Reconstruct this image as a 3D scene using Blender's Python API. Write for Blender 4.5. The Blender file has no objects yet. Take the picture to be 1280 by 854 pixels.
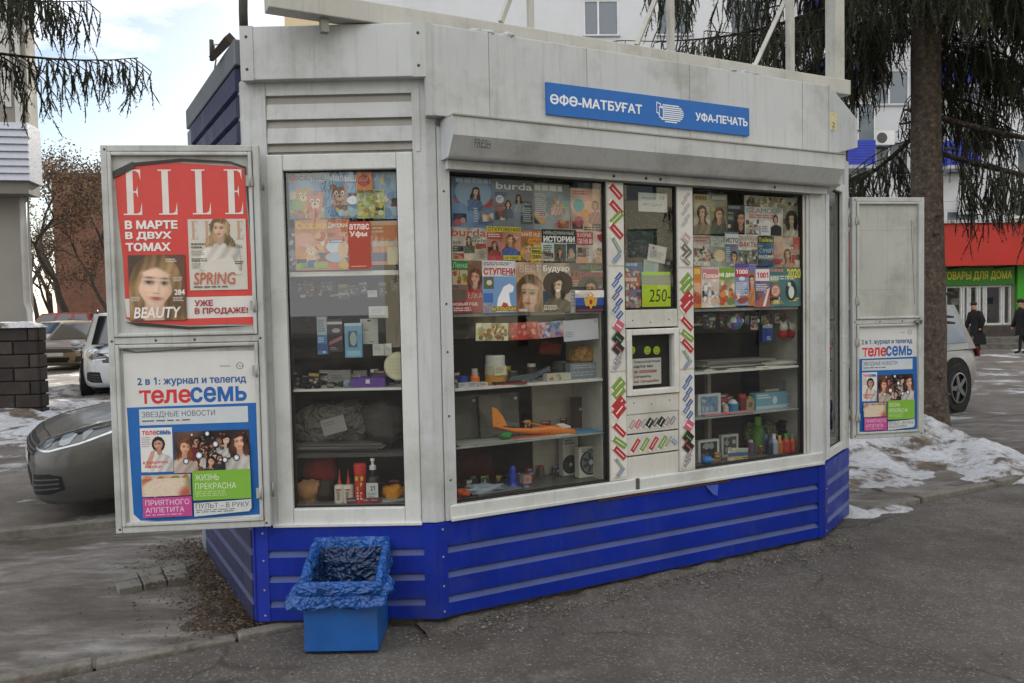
import bpy, bmesh, math, random
import numpy as np
from mathutils import Vector, Matrix, Euler, noise
random.seed(11)
S = bpy.context.scene
COL = S.collection
R_ = math.radians
# ------------------------------------------------------------ camera
FPX = 1000.0
cam = bpy.data.cameras.new('camera'); cam_o = bpy.data.objects.new('camera', cam); COL.objects.link(cam_o)
cam.sensor_width = 36; cam.lens = 36*FPX/1280; cam.clip_end = 3000; cam.clip_start = .05
CAM = Vector((0, 0, 1.6))
RM = Euler((R_(90-2.46), 0, 0)).to_matrix() @ Matrix.Rotation(R_(-1.15), 3, 'Z')
cam_o.matrix_world = Matrix.Translation(CAM) @ RM.to_4x4()
S.camera = cam_o
# ------------------------------------------------------------ world, sun, exposure
SUN_EL, SUN_AZ = 20.0, -4.0            # the sun stands behind the apartment block
w = bpy.data.worlds.new('World'); S.world = w; w.use_nodes = True
nt = w.node_tree; nt.nodes.clear(); N = nt.nodes.new; Lk = nt.links.new
out = N('ShaderNodeOutputWorld'); bg = N('ShaderNodeBackground'); Lk(bg.outputs[0], out.inputs[0])
sky = N('ShaderNodeTexSky'); sky.sky_type = 'NISHITA'; sky.sun_disc = False
sky.sun_elevation = R_(SUN_EL); sky.sun_rotation = R_(SUN_AZ); sky.air_density = 1.0; sky.dust_density = .4; sky.ozone_density = 1.1
tc = N('ShaderNodeTexCoord'); mp = N('ShaderNodeMapping'); mp.inputs['Scale'].default_value = (1.0, 1.0, 2.6)
Lk(tc.outputs['Generated'], mp.inputs[0])
ns = N('ShaderNodeTexNoise'); ns.inputs['Scale'].default_value = 2.6; ns.inputs['Detail'].default_value = 9; ns.inputs['Roughness'].default_value = .62
Lk(mp.outputs[0], ns.inputs[0])
cr = N('ShaderNodeValToRGB'); cr.color_ramp.elements[0].position = .35; cr.color_ramp.elements[1].position = .55
sep = N('ShaderNodeSeparateXYZ'); Lk(tc.outputs['Generated'], sep.inputs[0])
cov = N('ShaderNodeMath'); cov.operation = 'MULTIPLY_ADD'; cov.inputs[1].default_value = -.17; Lk(sep.outputs[1], cov.inputs[0]); Lk(ns.outputs[0], cov.inputs[2])   # denser cloud behind the camera, added as fill light for the shaded kiosk
Lk(cov.outputs[0], cr.inputs[0])
mxs = N('ShaderNodeMix'); mxs.data_type = 'RGBA'; Lk(cr.outputs[0], mxs.inputs[0]); Lk(sky.outputs[0], mxs.inputs[6])
mxs.inputs[7].default_value = (13.6, 13.6, 13.7, 1)
Lk(mxs.outputs[2], bg.inputs[0]); bg.inputs[1].default_value = .075
sl = bpy.data.lights.new('sun', 'SUN'); sl.energy = 4.5; sl.angle = R_(.6); sl.color = (1, .93, .83)
so = bpy.data.objects.new('sun', sl); COL.objects.link(so)
so.rotation_euler = Vector((math.sin(R_(SUN_AZ))*math.cos(R_(SUN_EL)), math.cos(R_(SUN_AZ))*math.cos(R_(SUN_EL)), math.sin(R_(SUN_EL)))).to_track_quat('Z', 'Y').to_euler()
S.view_settings.view_transform = 'Standard'; S.view_settings.look = 'None'; S.view_settings.exposure = .87; S.view_settings.gamma = 1
S.view_settings.use_curve_mapping = False

# ------------------------------------------------------------ pixel <-> plane helpers (authoring in the photo's 1280x854 pixels)
def ray(px, py): return RM @ Vector(((px-640)/FPX, -(py-427)/FPX, -1))
def on_z(px, py, z=0.0):
    d = ray(px, py); return CAM + d*((z-CAM.z)/d.z)
def on_y(px, py, Y):
    d = ray(px, py); return CAM + d*(Y/d.y)
def hx(s):
    s = s.lstrip('#'); v = [int(s[i:i+2], 16)/255 for i in (0, 2, 4)]
    return tuple((x/12.92 if x <= .04045 else ((x+.055)/1.055)**2.4) for x in v)
def K(c): return hx(c) if isinstance(c, str) else c

class Face:
    """vertical plane standing on the ground from P to Q (xy), u along it, w outward (towards the viewer's side)"""
    def __init__(s, P, Q, base=0.0):
        s.P = Vector((P[0], P[1], base)); d = Vector((Q[0]-P[0], Q[1]-P[1], 0)); s.len = d.length; s.d = d.normalized()
        s.n = Vector((s.d.y, -s.d.x, 0))
    def at(s, u, z, w=0.0): return Vector((s.P.x+s.d.x*u+s.n.x*w, s.P.y+s.d.y*u+s.n.y*w, z))
    def px(s, x, y, w=0.0):
        d = ray(x, y); o = s.at(0, 0, w); t = (o-CAM).dot(s.n)/d.dot(s.n); p = CAM+d*t
        return (p-o).dot(s.d), p.z
    def rect(s, x0, y0, x1, y1, w=0.0):
        ym = (y0+y1)/2; xm = (x0+x1)/2
        return s.px(x0, ym, w)[0], s.px(x1, ym, w)[0], s.px(xm, y1, w)[1], s.px(xm, y0, w)[1]

# ------------------------------------------------------------ mesh builder
class MB:
    def __init__(s, col='#cccccc'): s.v = []; s.f = []; s.c = []; s.mi = []; s.sm = []; s.col = K(col)
    def add(s, pts, faces, c=None, mi=0, sm=False):
        b = len(s.v); s.v += [Vector(p) for p in pts]; c = s.col if c is None else K(c)
        for f in faces: s.f.append([b+i for i in f]); s.c.append(c); s.mi.append(mi); s.sm.append(sm)
    def quad(s, a, b, c_, d, c=None, mi=0): s.add([a, b, c_, d], [(0, 1, 2, 3)], c, mi)
    def box8(s, p, c=None, mi=0):
        s.add(p, [(3, 2, 1, 0), (4, 5, 6, 7), (0, 1, 5, 4), (1, 2, 6, 5), (2, 3, 7, 6), (3, 0, 4, 7)], c, mi)
    def box(s, x0, x1, y0, y1, z0, z1, c=None, mi=0):
        s.box8([(x0, y0, z0), (x1, y0, z0), (x1, y1, z0), (x0, y1, z0), (x0, y0, z1), (x1, y0, z1), (x1, y1, z1), (x0, y1, z1)], c, mi)
    def fbox(s, F, u0, u1, z0, z1, w0, w1, c=None, mi=0):
        if u0 > u1: u0, u1 = u1, u0
        if z0 > z1: z0, z1 = z1, z0
        if w0 > w1: w0, w1 = w1, w0
        s.box8([F.at(u0, z0, w1), F.at(u1, z0, w1), F.at(u1, z0, w0), F.at(u0, z0, w0), F.at(u0, z1, w1), F.at(u1, z1, w1), F.at(u1, z1, w0), F.at(u0, z1, w0)], c, mi)
    def frame(s, F, u0, u1, z0, z1, t, w0, w1, c=None, tb=None):
        tb = t if tb is None else tb
        s.fbox(F, u0, u0+t, z0, z1, w0, w1, c); s.fbox(F, u1-t, u1, z0, z1, w0, w1, c)
        s.fbox(F, u0+t, u1-t, z0, z0+tb, w0, w1-.0015, c); s.fbox(F, u0+t, u1-t, z1-tb, z1, w0, w1-.0015, c)
    def prism(s, pts, off, c=None, mi=0):
        """polygon pts (3-D) swept by off"""
        n = len(pts); o = Vector(off); P = [Vector(p) for p in pts]
        s.add(P+[p+o for p in P], [tuple(range(n))[::-1], tuple(range(n, 2*n))]+[(i, (i+1) % n, n+(i+1) % n, n+i) for i in range(n)], c, mi)
    def sweep(s, F, prof, u0, u1, c=None, cols=None, cap=True):
        """profile [(z,w)..] swept along a face from u0 to u1 (closed to the wall by the caller)"""
        n = len(prof)
        for i in range(n-1):
            (z0, w0), (z1, w1) = prof[i], prof[i+1]
            s.quad(F.at(u0, z1, w1), F.at(u1, z1, w1), F.at(u1, z0, w0), F.at(u0, z0, w0), cols[i] if cols and cols[i] else c)
        if cap:
            for u in (u0, u1): s.add([F.at(u, z, w) for z, w in prof], [tuple(range(n))], c)
    def tube(s, pts, r, c=None, n=6, sm=True, mi=0, caps=True):
        P = [Vector(p) for p in pts]; rr = r if isinstance(r, (list, tuple)) else [r]*len(P)
        rings = []; up = None
        for i, p in enumerate(P):
            t = (P[min(i+1, len(P)-1)]-P[max(i-1, 0)])
            t = t.normalized() if t.length > 1e-9 else Vector((0, 0, 1))
            if up is None: up = Vector((0, 0, 1)) if abs(t.z) < .9 else Vector((1, 0, 0))
            a = up.cross(t)
            if a.length < 1e-6: a = Vector((1, 0, 0)).cross(t)
            a.normalize(); b = t.cross(a); up = b
            rings.append([p+(a*math.cos(2*math.pi*k/n)+b*math.sin(2*math.pi*k/n))*rr[i] for k in range(n)])
        vs = [v for rg in rings for v in rg]; fs = []
        for i in range(len(P)-1):
            for k in range(n): fs.append((i*n+k, i*n+(k+1) % n, (i+1)*n+(k+1) % n, (i+1)*n+k))
        if caps: fs += [tuple(range(n))[::-1], tuple(range((len(P)-1)*n, len(P)*n))]
        s.add(vs, fs, c, mi, sm)
    def lathe(s, o, prof, c=None, n=20, axis=(0, 0, 1), cols=None, sm=True, mi=0):
        """prof [(r,h)..] turned about axis through o"""
        ax = Vector(axis).normalized(); a = ax.orthogonal().normalized(); b = ax.cross(a); o = Vector(o)
        rings = [[o+ax*h+(a*math.cos(2*math.pi*k/n)+b*math.sin(2*math.pi*k/n))*r for k in range(n)] for r, h in prof]
        for i in range(len(prof)-1):
            fs = [(k, (k+1) % n, n+(k+1) % n, n+k) for k in range(n)]
            s.add(rings[i]+rings[i+1], fs, (cols[i] if cols and cols[i] else c), mi, sm)
        for i in (0, len(prof)-1):
            if prof[i][0] > 1e-5: s.add(rings[i], [tuple(range(n))], (cols[min(i, len(cols)-1)] if cols and cols[min(i, len(cols)-1)] else c), mi)
    def ellip(s, o, r, c=None, nu=14, nv=9, jit=0.0, seed=0, mi=0, rot=None):
        vs = []; o = Vector(o)
        for j in range(nv+1):
            th = math.pi*j/nv
            for i in range(nu):
                ph = 2*math.pi*i/nu; d = Vector((math.sin(th)*math.cos(ph), math.sin(th)*math.sin(ph), math.cos(th)))
                k = 1+jit*noise.noise(d*1.9+Vector((seed*3.1, seed*1.7, seed))) if jit else 1
                q = Vector((d.x*r[0], d.y*r[1], d.z*r[2]))*k
                if rot: q = rot @ q
                vs.append(o+q)
        fs = [(j*nu+i, (j+1)*nu+i, (j+1)*nu+(i+1) % nu, j*nu+(i+1) % nu) for j in range(nv) for i in range(nu)]
        s.add(vs, fs, c, mi, True)
    def build(s, name, mat, parent=None, label=None, bevel=0, seg=2, subsurf=0, local=False, origin=None, weld=False):
        me = bpy.data.meshes.new(name)
        n = len(s.v)
        mn = Vector((min(v.x for v in s.v), min(v.y for v in s.v), min(v.z for v in s.v))); mx = Vector((max(v.x for v in s.v), max(v.y for v in s.v), max(v.z for v in s.v)))
        o = Vector(((mn.x+mx.x)/2, (mn.y+mx.y)/2, mn.z)) if origin is None else Vector(origin)
        me.from_pydata([v-o for v in s.v], [], s.f)
        ca = me.color_attributes.new('Col', 'FLOAT_COLOR', 'CORNER')
        flat = []
        for f, c in zip(s.f, s.c): flat += [c[0], c[1], c[2], 1.0]*len(f)
        ca.data.foreach_set('color', flat)
        me.polygons.foreach_set('material_index', s.mi); me.polygons.foreach_set('use_smooth', s.sm)
        for m in (mat if isinstance(mat, (list, tuple)) else [mat]): me.materials.append(m)
        if weld:
            bm = bmesh.new(); bm.from_mesh(me); bmesh.ops.remove_doubles(bm, verts=bm.verts, dist=1e-5); bmesh.ops.recalc_face_normals(bm, faces=bm.faces); bm.to_mesh(me); bm.free()
        ob = bpy.data.objects.new(name, me); COL.objects.link(ob)
        if parent is not None:
            ob.parent = parent
            ob.location = o if local else o-world_loc(parent)
        else: ob.location = o
        if bevel:
            b = ob.modifiers.new('bevel', 'BEVEL'); b.width = bevel; b.segments = seg; b.limit_method = 'ANGLE'; b.angle_limit = R_(40)
        if subsurf:
            b = ob.modifiers.new('sub', 'SUBSURF'); b.levels = subsurf; b.render_levels = subsurf
        if label: ob['label'] = label
        return ob
def world_loc(o):
    p = Vector(o.location)
    while o.parent is not None: o = o.parent; p += Vector(o.location)
    return p
def tag(o, label, cat, group=None, kind=None):
    o['label'] = label; o['category'] = cat
    if group: o['group'] = group
    if kind: o['kind'] = kind
    return o
def thing(name, loc, label, cat, group=None, rz=0):
    o = bpy.data.objects.new(name, None); COL.objects.link(o); o.location = loc; o.rotation_euler.z = rz; o.empty_display_size = .1
    return tag(o, label, cat, group)
def struct(o): o['kind'] = 'structure'; return o

# ------------------------------------------------------------ materials
def mat(name, rough=.5, var=.12, vscale=9, bump=0, bscale=60, metal=0, streak=0, dirt=None, dirt_amt=0, dscale=3, spec=.5, coat=0, low_dirt=None, trans=0):
    m = bpy.data.materials.new(name); m.use_nodes = True; t = m.node_tree; B = t.nodes['Principled BSDF']
    A = t.nodes.new('ShaderNodeAttribute'); A.attribute_name = 'Col'; col = A.outputs['Color']
    g = t.nodes.new('ShaderNodeNewGeometry'); pos = g.outputs['Position']
    def nz(scale, detail=5, rough=.6, vec=None, sc=None):
        n = t.nodes.new('ShaderNodeTexNoise'); n.inputs['Scale'].default_value = scale; n.inputs['Detail'].default_value = detail; n.inputs['Roughness'].default_value = rough
        v = vec or pos
        if sc:
            mp = t.nodes.new('ShaderNodeMapping'); mp.inputs['Scale'].default_value = sc; t.links.new(v, mp.inputs[0]); v = mp.outputs[0]
        t.links.new(v, n.inputs['Vector']); return n.outputs[0]
    def ramp(x, a, b, lo=0., hi=1.):
        r = t.nodes.new('ShaderNodeMapRange'); r.inputs[1].default_value = a; r.inputs[2].default_value = b; r.inputs[3].default_value = lo; r.inputs[4].default_value = hi
        t.links.new(x, r.inputs[0]); return r.outputs[0]
    def mix(c, f, c2, mode='MIX'):
        x = t.nodes.new('ShaderNodeMix'); x.data_type = 'RGBA'; x.blend_type = mode; t.links.new(f, x.inputs[0]); t.links.new(c, x.inputs[6])
        x.inputs[7].default_value = (*c2, 1); return x.outputs[2]
    if var: col = mix(col, ramp(nz(vscale), .3, .75, 0, var*2), (.25, .24, .22), 'MULTIPLY')
    if streak: col = mix(col, ramp(nz(5, 6, .7, sc=(7, 7, .35)), .52, .74, 0, streak), hx('#6b6456'), 'MIX')
    if dirt: col = mix(col, ramp(nz(dscale, 8, .68), .50, .68, 0, dirt_amt), K(dirt))
    t.links.new(col, B.inputs['Base Color'])
    B.inputs['Roughness'].default_value = rough; B.inputs['Metallic'].default_value = metal; B.inputs['Specular IOR Level'].default_value = spec
    if coat: B.inputs['Coat Weight'].default_value = coat; B.inputs['Coat Roughness'].default_value = .06
    if rough > .12:
        t.links.new(ramp(nz(vscale*2.3), .3, .7, max(.05, rough-.1), min(1, rough+.12)), B.inputs['Roughness'])
    if bump:
        b = t.nodes.new('ShaderNodeBump'); b.inputs['Strength'].default_value = bump; b.inputs['Distance'].default_value = .01
        t.links.new(nz(bscale), b.inputs['Height']); t.links.new(b.outputs[0], B.inputs['Normal'])
    return m
def crumple_mat(name, sc=26, rough=.2, var=.3):
    m = mat(name, rough, var, 9, 0); t = m.node_tree; B = t.nodes['Principled BSDF']; g = t.nodes.new('ShaderNodeNewGeometry')
    ad = t.nodes.new('ShaderNodeTexNoise'); ad.inputs['Scale'].default_value = 9; ad.inputs['Detail'].default_value = 3
    t.links.new(g.outputs['Position'], ad.inputs['Vector']); mx = t.nodes.new('ShaderNodeVectorMath'); mx.operation = 'MULTIPLY_ADD'; mx.inputs[1].default_value = (.12, .12, .12); t.links.new(ad.outputs['Color'], mx.inputs[0]); t.links.new(g.outputs['Position'], mx.inputs[2])
    hs = []
    for k, f in ((sc, 1.0), (sc*2.3, .5)):
        v = t.nodes.new('ShaderNodeTexVoronoi'); v.feature = 'F1'; v.inputs['Scale'].default_value = k; t.links.new(mx.outputs[0], v.inputs['Vector']); hs.append(v.outputs['Distance'])
    a = t.nodes.new('ShaderNodeMath'); a.operation = 'MULTIPLY_ADD'; a.inputs[1].default_value = .4; t.links.new(hs[1], a.inputs[0]); t.links.new(hs[0], a.inputs[2])
    b = t.nodes.new('ShaderNodeBump'); b.inputs['Strength'].default_value = .9; b.inputs['Distance'].default_value = .022; t.links.new(a.outputs[0], b.inputs['Height']); t.links.new(b.outputs[0], B.inputs['Normal']); return m
def glass_mat(name, tint=(.9, .92, .9), k=2.2, grime=.03):
    m = bpy.data.materials.new(name); m.use_nodes = True; t = m.node_tree; t.nodes.clear(); N = t.nodes.new; L = t.links.new
    o = N('ShaderNodeOutputMaterial'); tr = N('ShaderNodeBsdfTransparent'); tr.inputs[0].default_value = (*tint, 1)
    gl = N('ShaderNodeBsdfGlossy'); gl.inputs['Roughness'].default_value = .004
    lw = N('ShaderNodeLayerWeight'); lw.inputs[0].default_value = .5
    p = N('ShaderNodeMath'); p.operation = 'POWER'; p.inputs[1].default_value = 5; L(lw.outputs['Facing'], p.inputs[0])
    q = N('ShaderNodeMath'); q.operation = 'MULTIPLY_ADD'; q.inputs[1].default_value = .95; q.inputs[2].default_value = .045*k; L(p.outputs[0], q.inputs[0])
    mx = N('ShaderNodeMixShader'); L(q.outputs[0], mx.inputs[0]); L(tr.outputs[0], mx.inputs[1]); L(gl.outputs[0], mx.inputs[2])
    df = N('ShaderNodeBsdfDiffuse'); df.inputs[0].default_value = (.35, .34, .32, 1)
    g = N('ShaderNodeNewGeometry'); n = N('ShaderNodeTexNoise'); n.inputs['Scale'].default_value = 3; n.inputs['Detail'].default_value = 9; L(g.outputs['Position'], n.inputs[0])
    r = N('ShaderNodeMapRange'); r.inputs[1].default_value = .42; r.inputs[2].default_value = .75; r.inputs[4].default_value = grime; L(n.outputs[0], r.inputs[0])
    m2 = N('ShaderNodeMixShader'); L(r.outputs[0], m2.inputs[0]); L(mx.outputs[0], m2.inputs[1]); L(df.outputs[0], m2.inputs[2]); L(m2.outputs[0], o.inputs[0])
    return m
M = {}
M['print'] = mat('printed paper', .42, .06, 14)
M['paper'] = mat('matt paper', .75, .06, 14, .15, 40)
M['white_metal'] = mat('dirty white painted metal', .42, .10, 2.5, .03, 30, streak=.34, dirt='#6d6658', dirt_amt=.42, dscale=2.2)
M['white_pvc'] = mat('white window profile', .32, .07, 3, 0, 30, streak=.16, dirt='#77705f', dirt_amt=.25, dscale=3)
M['blue_metal'] = mat('blue painted siding', .38, .2, 3, .06, 14, streak=.08, dirt='#39446e', dirt_amt=.35, dscale=3.4, spec=.35)
M['navy_metal'] = mat('weathered navy siding', .45, .15, 3, .05, 20, dirt='#55586a', dirt_amt=.3)
M['plastic'] = mat('coloured plastic', .3, .06, 12)
M['matte'] = mat('matt coloured surface', .8, .18, 10, .1, 60)
M['fabric'] = mat('cloth', .95, .2, 20, .5, 160)
M['crumple'] = crumple_mat('crumpled polythene')
M['concrete'] = mat('old concrete', .88, .25, 5, .5, 60, dirt='#3d3832', dirt_amt=.6, dscale=5)
M['wall'] = mat('painted plaster wall', .85, .1, .7, .12, 20, streak=.12, dirt='#7e786e', dirt_amt=.2, dscale=.5)
M['brick'] = mat('brick', .9, .3, 3, .3, 30)
M['steel'] = mat('bare steel', .35, .15, 10, metal=.9)
M['rust'] = mat('rusty iron', .8, .3, 12, .3, 50)
M['bark'] = mat('spruce bark', .95, .5, 16, 1.0, 42, dirt='#877b6c', dirt_amt=.55, dscale=22)
M['leaf'] = mat('needles', .8, .3, 3)
M['car_paint'] = mat('car paint', .36, .08, 3, coat=.25, dirt='#6b655b', dirt_amt=.5, dscale=2.2)
M['rubber'] = mat('rubber', .85, .2, 12, .1, 60)
M['lamp_lens'] = mat('lamp lens', .06, 0, spec=.8, coat=1)
M['dark_glass'] = mat('dark car glass', .04, 0, spec=.7, coat=1)
M['skin'] = mat('skin', .6, .08, 10)
M['glass'] = glass_mat('kiosk glass')
M['clear'] = glass_mat('clear film', (.93, .93, .93), 1.0, .1)

# ------------------------------------------------------------ lettering and flat printed artwork (real polygons, one mesh per item)
_tx = {}
from mathutils.geometry import delaunay_2d_cdt
def fill_outlines(me, bold):
    """non-zero winding fill of the letter outlines (letters of the font have overlapping strokes)"""
    co = [Vector((v.co.x, v.co.y)) for v in me.vertices]; E = [tuple(e.vertices) for e in me.edges]
    adj = {}
    for a, b in E: adj.setdefault(a, []).append(b); adj.setdefault(b, []).append(a)
    seen = set(); loops = []
    for st in range(len(co)):
        if st in seen or st not in adj: continue
        loop = [st]; seen.add(st); cur = st
        while True:
            nb = [k for k in sorted(adj[cur], key=lambda k: abs(k-cur-1)) if k not in seen]
            if not nb: break
            cur = nb[0]; seen.add(cur); loop.append(cur)
        loops.append(loop)
    if bold:
        area = lambda l: sum(co[l[i-1]].x*co[l[i]].y-co[l[i]].x*co[l[i-1]].y for i in range(len(l)))
        bb = [(min(co[k].x for k in l), max(co[k].x for k in l), min(co[k].y for k in l), max(co[k].y for k in l)) for l in loops]
        new = list(co); sgs = []
        for l, q in zip(loops, bb):
            hole = any(o is not q and o[0] < q[0] and o[1] > q[1] and o[2] < q[2] and o[3] > q[3] for o in bb)
            sgs.append(hole)
        ms = 1 if area(max(loops, key=lambda l: abs(area(l)))) > 0 else -1
        sgs = [ms if h else (1 if area(l) > 0 else -1) for h, l in zip(sgs, loops)]
        for l, sg, q in zip(loops, sgs, bb):
            for i, k in enumerate(l):
                a, b = co[k]-co[l[i-1]], co[l[(i+1) % len(l)]]-co[k]
                if a.length < 1e-6 or b.length < 1e-6: continue
                a.normalize(); b.normalize(); na, nb = Vector((a.y, -a.x))*sg, Vector((b.y, -b.x))*sg; m = na+nb
                if m.length < .3: continue
                m.normalize(); new[k] = co[k]+m*(bold/max(.5, m.dot(na)))
        co = new
    segs = [(co[l[i]], co[l[(i+1) % len(l)]]) for l in loops for i in range(len(l))]
    ov, oe, of, *_ = delaunay_2d_cdt(co, E, [], 0, 1e-6)
    keep = []
    for f in of:
        c = sum((ov[i] for i in f), Vector((0, 0)))/len(f); wn = 0
        for a, b in segs:
            if a.y <= c.y < b.y:
                if (b.x-a.x)*(c.y-a.y)-(c.x-a.x)*(b.y-a.y) > 0: wn += 1
            elif b.y <= c.y < a.y:
                if (b.x-a.x)*(c.y-a.y)-(c.x-a.x)*(b.y-a.y) < 0: wn -= 1
        if wn: keep.append(tuple(f))
    return [Vector((v.x, v.y, 0)) for v in ov], keep
def text_tris(body, bold=.0, shear=0.0):
    body = body.replace('1', '\U0001d7e3')      # a figure one with its flag
    k = (body, bold, shear)
    if k not in _tx:
        c = bpy.data.curves.new('lettering', 'FONT'); c.body = body; c.resolution_u = 3; c.shear = shear; c.align_x = 'LEFT'; c.fill_mode = 'NONE'
        o = bpy.data.objects.new('lettering', c); COL.objects.link(o)
        me = bpy.data.meshes.new_from_object(o)
        vs, fs = fill_outlines(me, bold)
        bpy.data.objects.remove(o); bpy.data.curves.remove(c); bpy.data.meshes.remove(me)
        x0 = min(v.x for v in vs); x1 = max(v.x for v in vs); y0 = min(v.y for v in vs); y1 = max(v.y for v in vs)
        _tx[k] = ([((v.x-x0)/(x1-x0), (v.y-y0)/(y1-y0)) for v in vs], fs, (x1-x0)/(y1-y0))
    return _tx[k]
class Art:
    """paints flat polygons on a sheet; x right 0..1, y DOWN 0..1; each layer lies dl metres above the one below"""
    def __init__(s, mb, pos, asp, dl=.00009): s.mb = mb; s.pos = pos; s.asp = asp; s.l = 0; s.dl = dl
    def P(s, x, y): return s.pos(x, y, s.l*s.dl)
    def poly(s, pts, c, fan=False):
        s.l += 1; s.mb.add([s.P(x, y) for x, y in pts], [tuple(range(len(pts)))[::-1]], c)
    def rect(s, x0, y0, x1, y1, c): s.poly([(x0, y0), (x1, y0), (x1, y1), (x0, y1)], c)
    def ell(s, cx, cy, rx, ry, c, n=16, rot=0):
        """rx, ry both in units of sheet HEIGHT"""
        ca, sa = math.cos(rot), math.sin(rot); pts = []
        for k in range(n):
            a = 2*math.pi*k/n; x = rx*math.cos(a); y = ry*math.sin(a)
            pts.append((cx+(x*ca-y*sa)/s.asp, cy+x*sa+y*ca))
        s.poly(pts, c)
    def line(s, x0, y0, x1, y1, t, c):
        dx, dy = (x1-x0)*s.asp, y1-y0; l = math.hypot(dx, dy) or 1; nx, ny = -dy/l*t/2, dx/l*t/2
        s.poly([(x0+nx/s.asp, y0+ny), (x1+nx/s.asp, y1+ny), (x1-nx/s.asp, y1-ny), (x0-nx/s.asp, y0-ny)], c)
    def text(s, body, x0, y0, x1, y1, c, bold=.025, shear=0.0):
        vs, fs, _ = text_tris(body, bold, shear); s.l += 1
        s.mb.add([s.P(x0+(x1-x0)*vx, y1+(y0-y1)*vy) for vx, vy in vs], fs, c)
    def bars(s, x0, y0, x1, y1, n, c, seed=0, fill=.55):
        """lines of illegibly small print"""
        r = random.Random(seed); h = (y1-y0)/n
        for i in range(n):
            x = x0; e = x1-(x1-x0)*r.random()*.3
            s.l += 1
            while x < e:
                wd = min((x1-x0)*(.06+.16*r.random()), e-x); b = y0+i*h
                s.mb.add([s.P(x, b), s.P(x+wd, b), s.P(x+wd, b+h*fill), s.P(x, b+h*fill)], [(3, 2, 1, 0)], c); x += wd+(x1-x0)*.035
    def raster(s, x0, y0, x1, y1, fn, cell=.0034):
        """a printed photograph: fn(X, Y) -> rgb array and mask, laid out as small coloured cells"""
        H = (s.pos(0, 1, 0)-s.pos(0, 0, 0)).length; nx = max(3, int((x1-x0)*H*s.asp/cell)); ny = max(3, int((y1-y0)*H/cell))
        gx = x0+(x1-x0)*np.arange(nx+1)/nx; gy = y0+(y1-y0)*np.arange(ny+1)/ny
        X, Y = np.meshgrid((gx[1:]+gx[:-1])/2, (gy[1:]+gy[:-1])/2); rgb, mk = fn(X, Y); s.l += 1
        rgb = np.clip(rgb, 0, 1); m = s.mb; b = len(m.v); o = s.P(0, 0); ex = s.P(1, 0)-o; ey = s.P(0, 1)-o
        m.v += [o+ex*float(x)+ey*float(y) for y in gy for x in gx]
        for j in range(ny):
            for i in range(nx):
                if mk[j, i] > .5:
                    q = b+j*(nx+1)+i; m.f.append([q+nx+1, q+nx+2, q+1, q]); m.c.append(tuple(float(v) for v in rgb[j, i])); m.mi.append(0); m.sm.append(False)
    def person(s, cx, cy, h, hair, skin, top, long=True, tilt=0.0, clip=1.0, seed=0, cell=.0034, box=None):
        """a printed head and shoulders; h is the head height in sheet heights, cy the chin"""
        a = s.asp; hair, skin, top = (np.array(K(c)) for c in (hair, skin, top)); rs = np.random.RandomState(int(abs(seed*37+cx*911+cy*577)) % 9999); side = rs.choice([-1, 1]); turn = rs.uniform(.02, .10)*rs.choice([-1, 1]); tilt += rs.uniform(-.13, .13) if abs(tilt) < .02 else 0; ph = rs.rand(6)*6.28; hv = rs.uniform(.88, 1.3); cv = rs.uniform(.03, .16); fp_ = rs.uniform(-.16, .16); fk = rs.uniform(.3, .65)
        ct, st = math.cos(tilt), math.sin(tilt)
        def sm(d, w=.05): return np.clip(.5-d/w, 0, 1)
        def fn(X, Y):
            x_, y_ = (X-cx)*a/h, (Y-cy)/h; x = x_*ct+y_*st; y = -x_*st+y_*ct
            strand = .62+.3*np.sin(x*26+2*np.sin(y*5+ph[0])+ph[1])*np.sin(x*11+ph[2]+y*1.5)+.35*np.cos(y*4+x*3*side+ph[3])
            strand = np.clip(strand, .3, 1.35)[..., None]
            C = np.zeros(X.shape+(3,)); A_ = np.zeros(X.shape)
            def lay(al, col):
                nonlocal C, A_
                C = C*(1-al[..., None])+col*al[..., None]; A_ = np.maximum(A_, al)
            hw = hv*(.48+cv*np.sin(y*(4+8*cv)+ph[4])+(.14*np.clip(y+.3, 0, 1)))
            hb = np.maximum(sm(np.hypot(x/.54, (y+.48)/.64)-1, .1), (sm(np.abs(x)-hw, .08)*(y > -.5)*sm(y-.62-.2*np.sin(x*5+ph[5]), .1)) if long else 0)
            lay(hb, hair*strand*.85)
            sh = sm(.30+.34*np.abs(x)**1.6*1.15-y, .06)*sm(np.abs(x)-1.0-.06*y, .06)
            lay(sh, top*(.72+.3*np.clip(.5-x*side*.6, 0, 1)+.14*np.sin(x*9+y*6+ph[1]))[..., None])
            lay(sm(np.abs(x)-.19-.18*np.clip(y-.12, 0, 1), .05)*(y > -.3)*sm(y-.46+.9*np.abs(x), .08), skin*(.62+.2*np.clip(.5-x*side, 0, 1))[..., None])
            jw = .36*(1-.38*np.clip((y+.42)/.42, 0, 1.2)**1.7); r = np.hypot(x/jw, (y+.47)/.50)
            lit = .88+.34*np.clip(.55-x*side*1.25, 0, 1)-.45*np.clip(r-.5, 0, 1)
            al = sm(r-1, .08); fc = skin*lit[..., None]
            def dab(px, py, rx, ry, col, k):
                nonlocal fc
                px = px*(1-.6*abs(turn))+turn; rx = rx*(1-1.6*max(0, (px if turn > 0 else -px)))
                g = np.exp(-(((x-px)/rx)**2+((y-py)/ry)**2))*k; fc = fc*(1-g[..., None])+np.array(col)*g[..., None]
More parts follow.
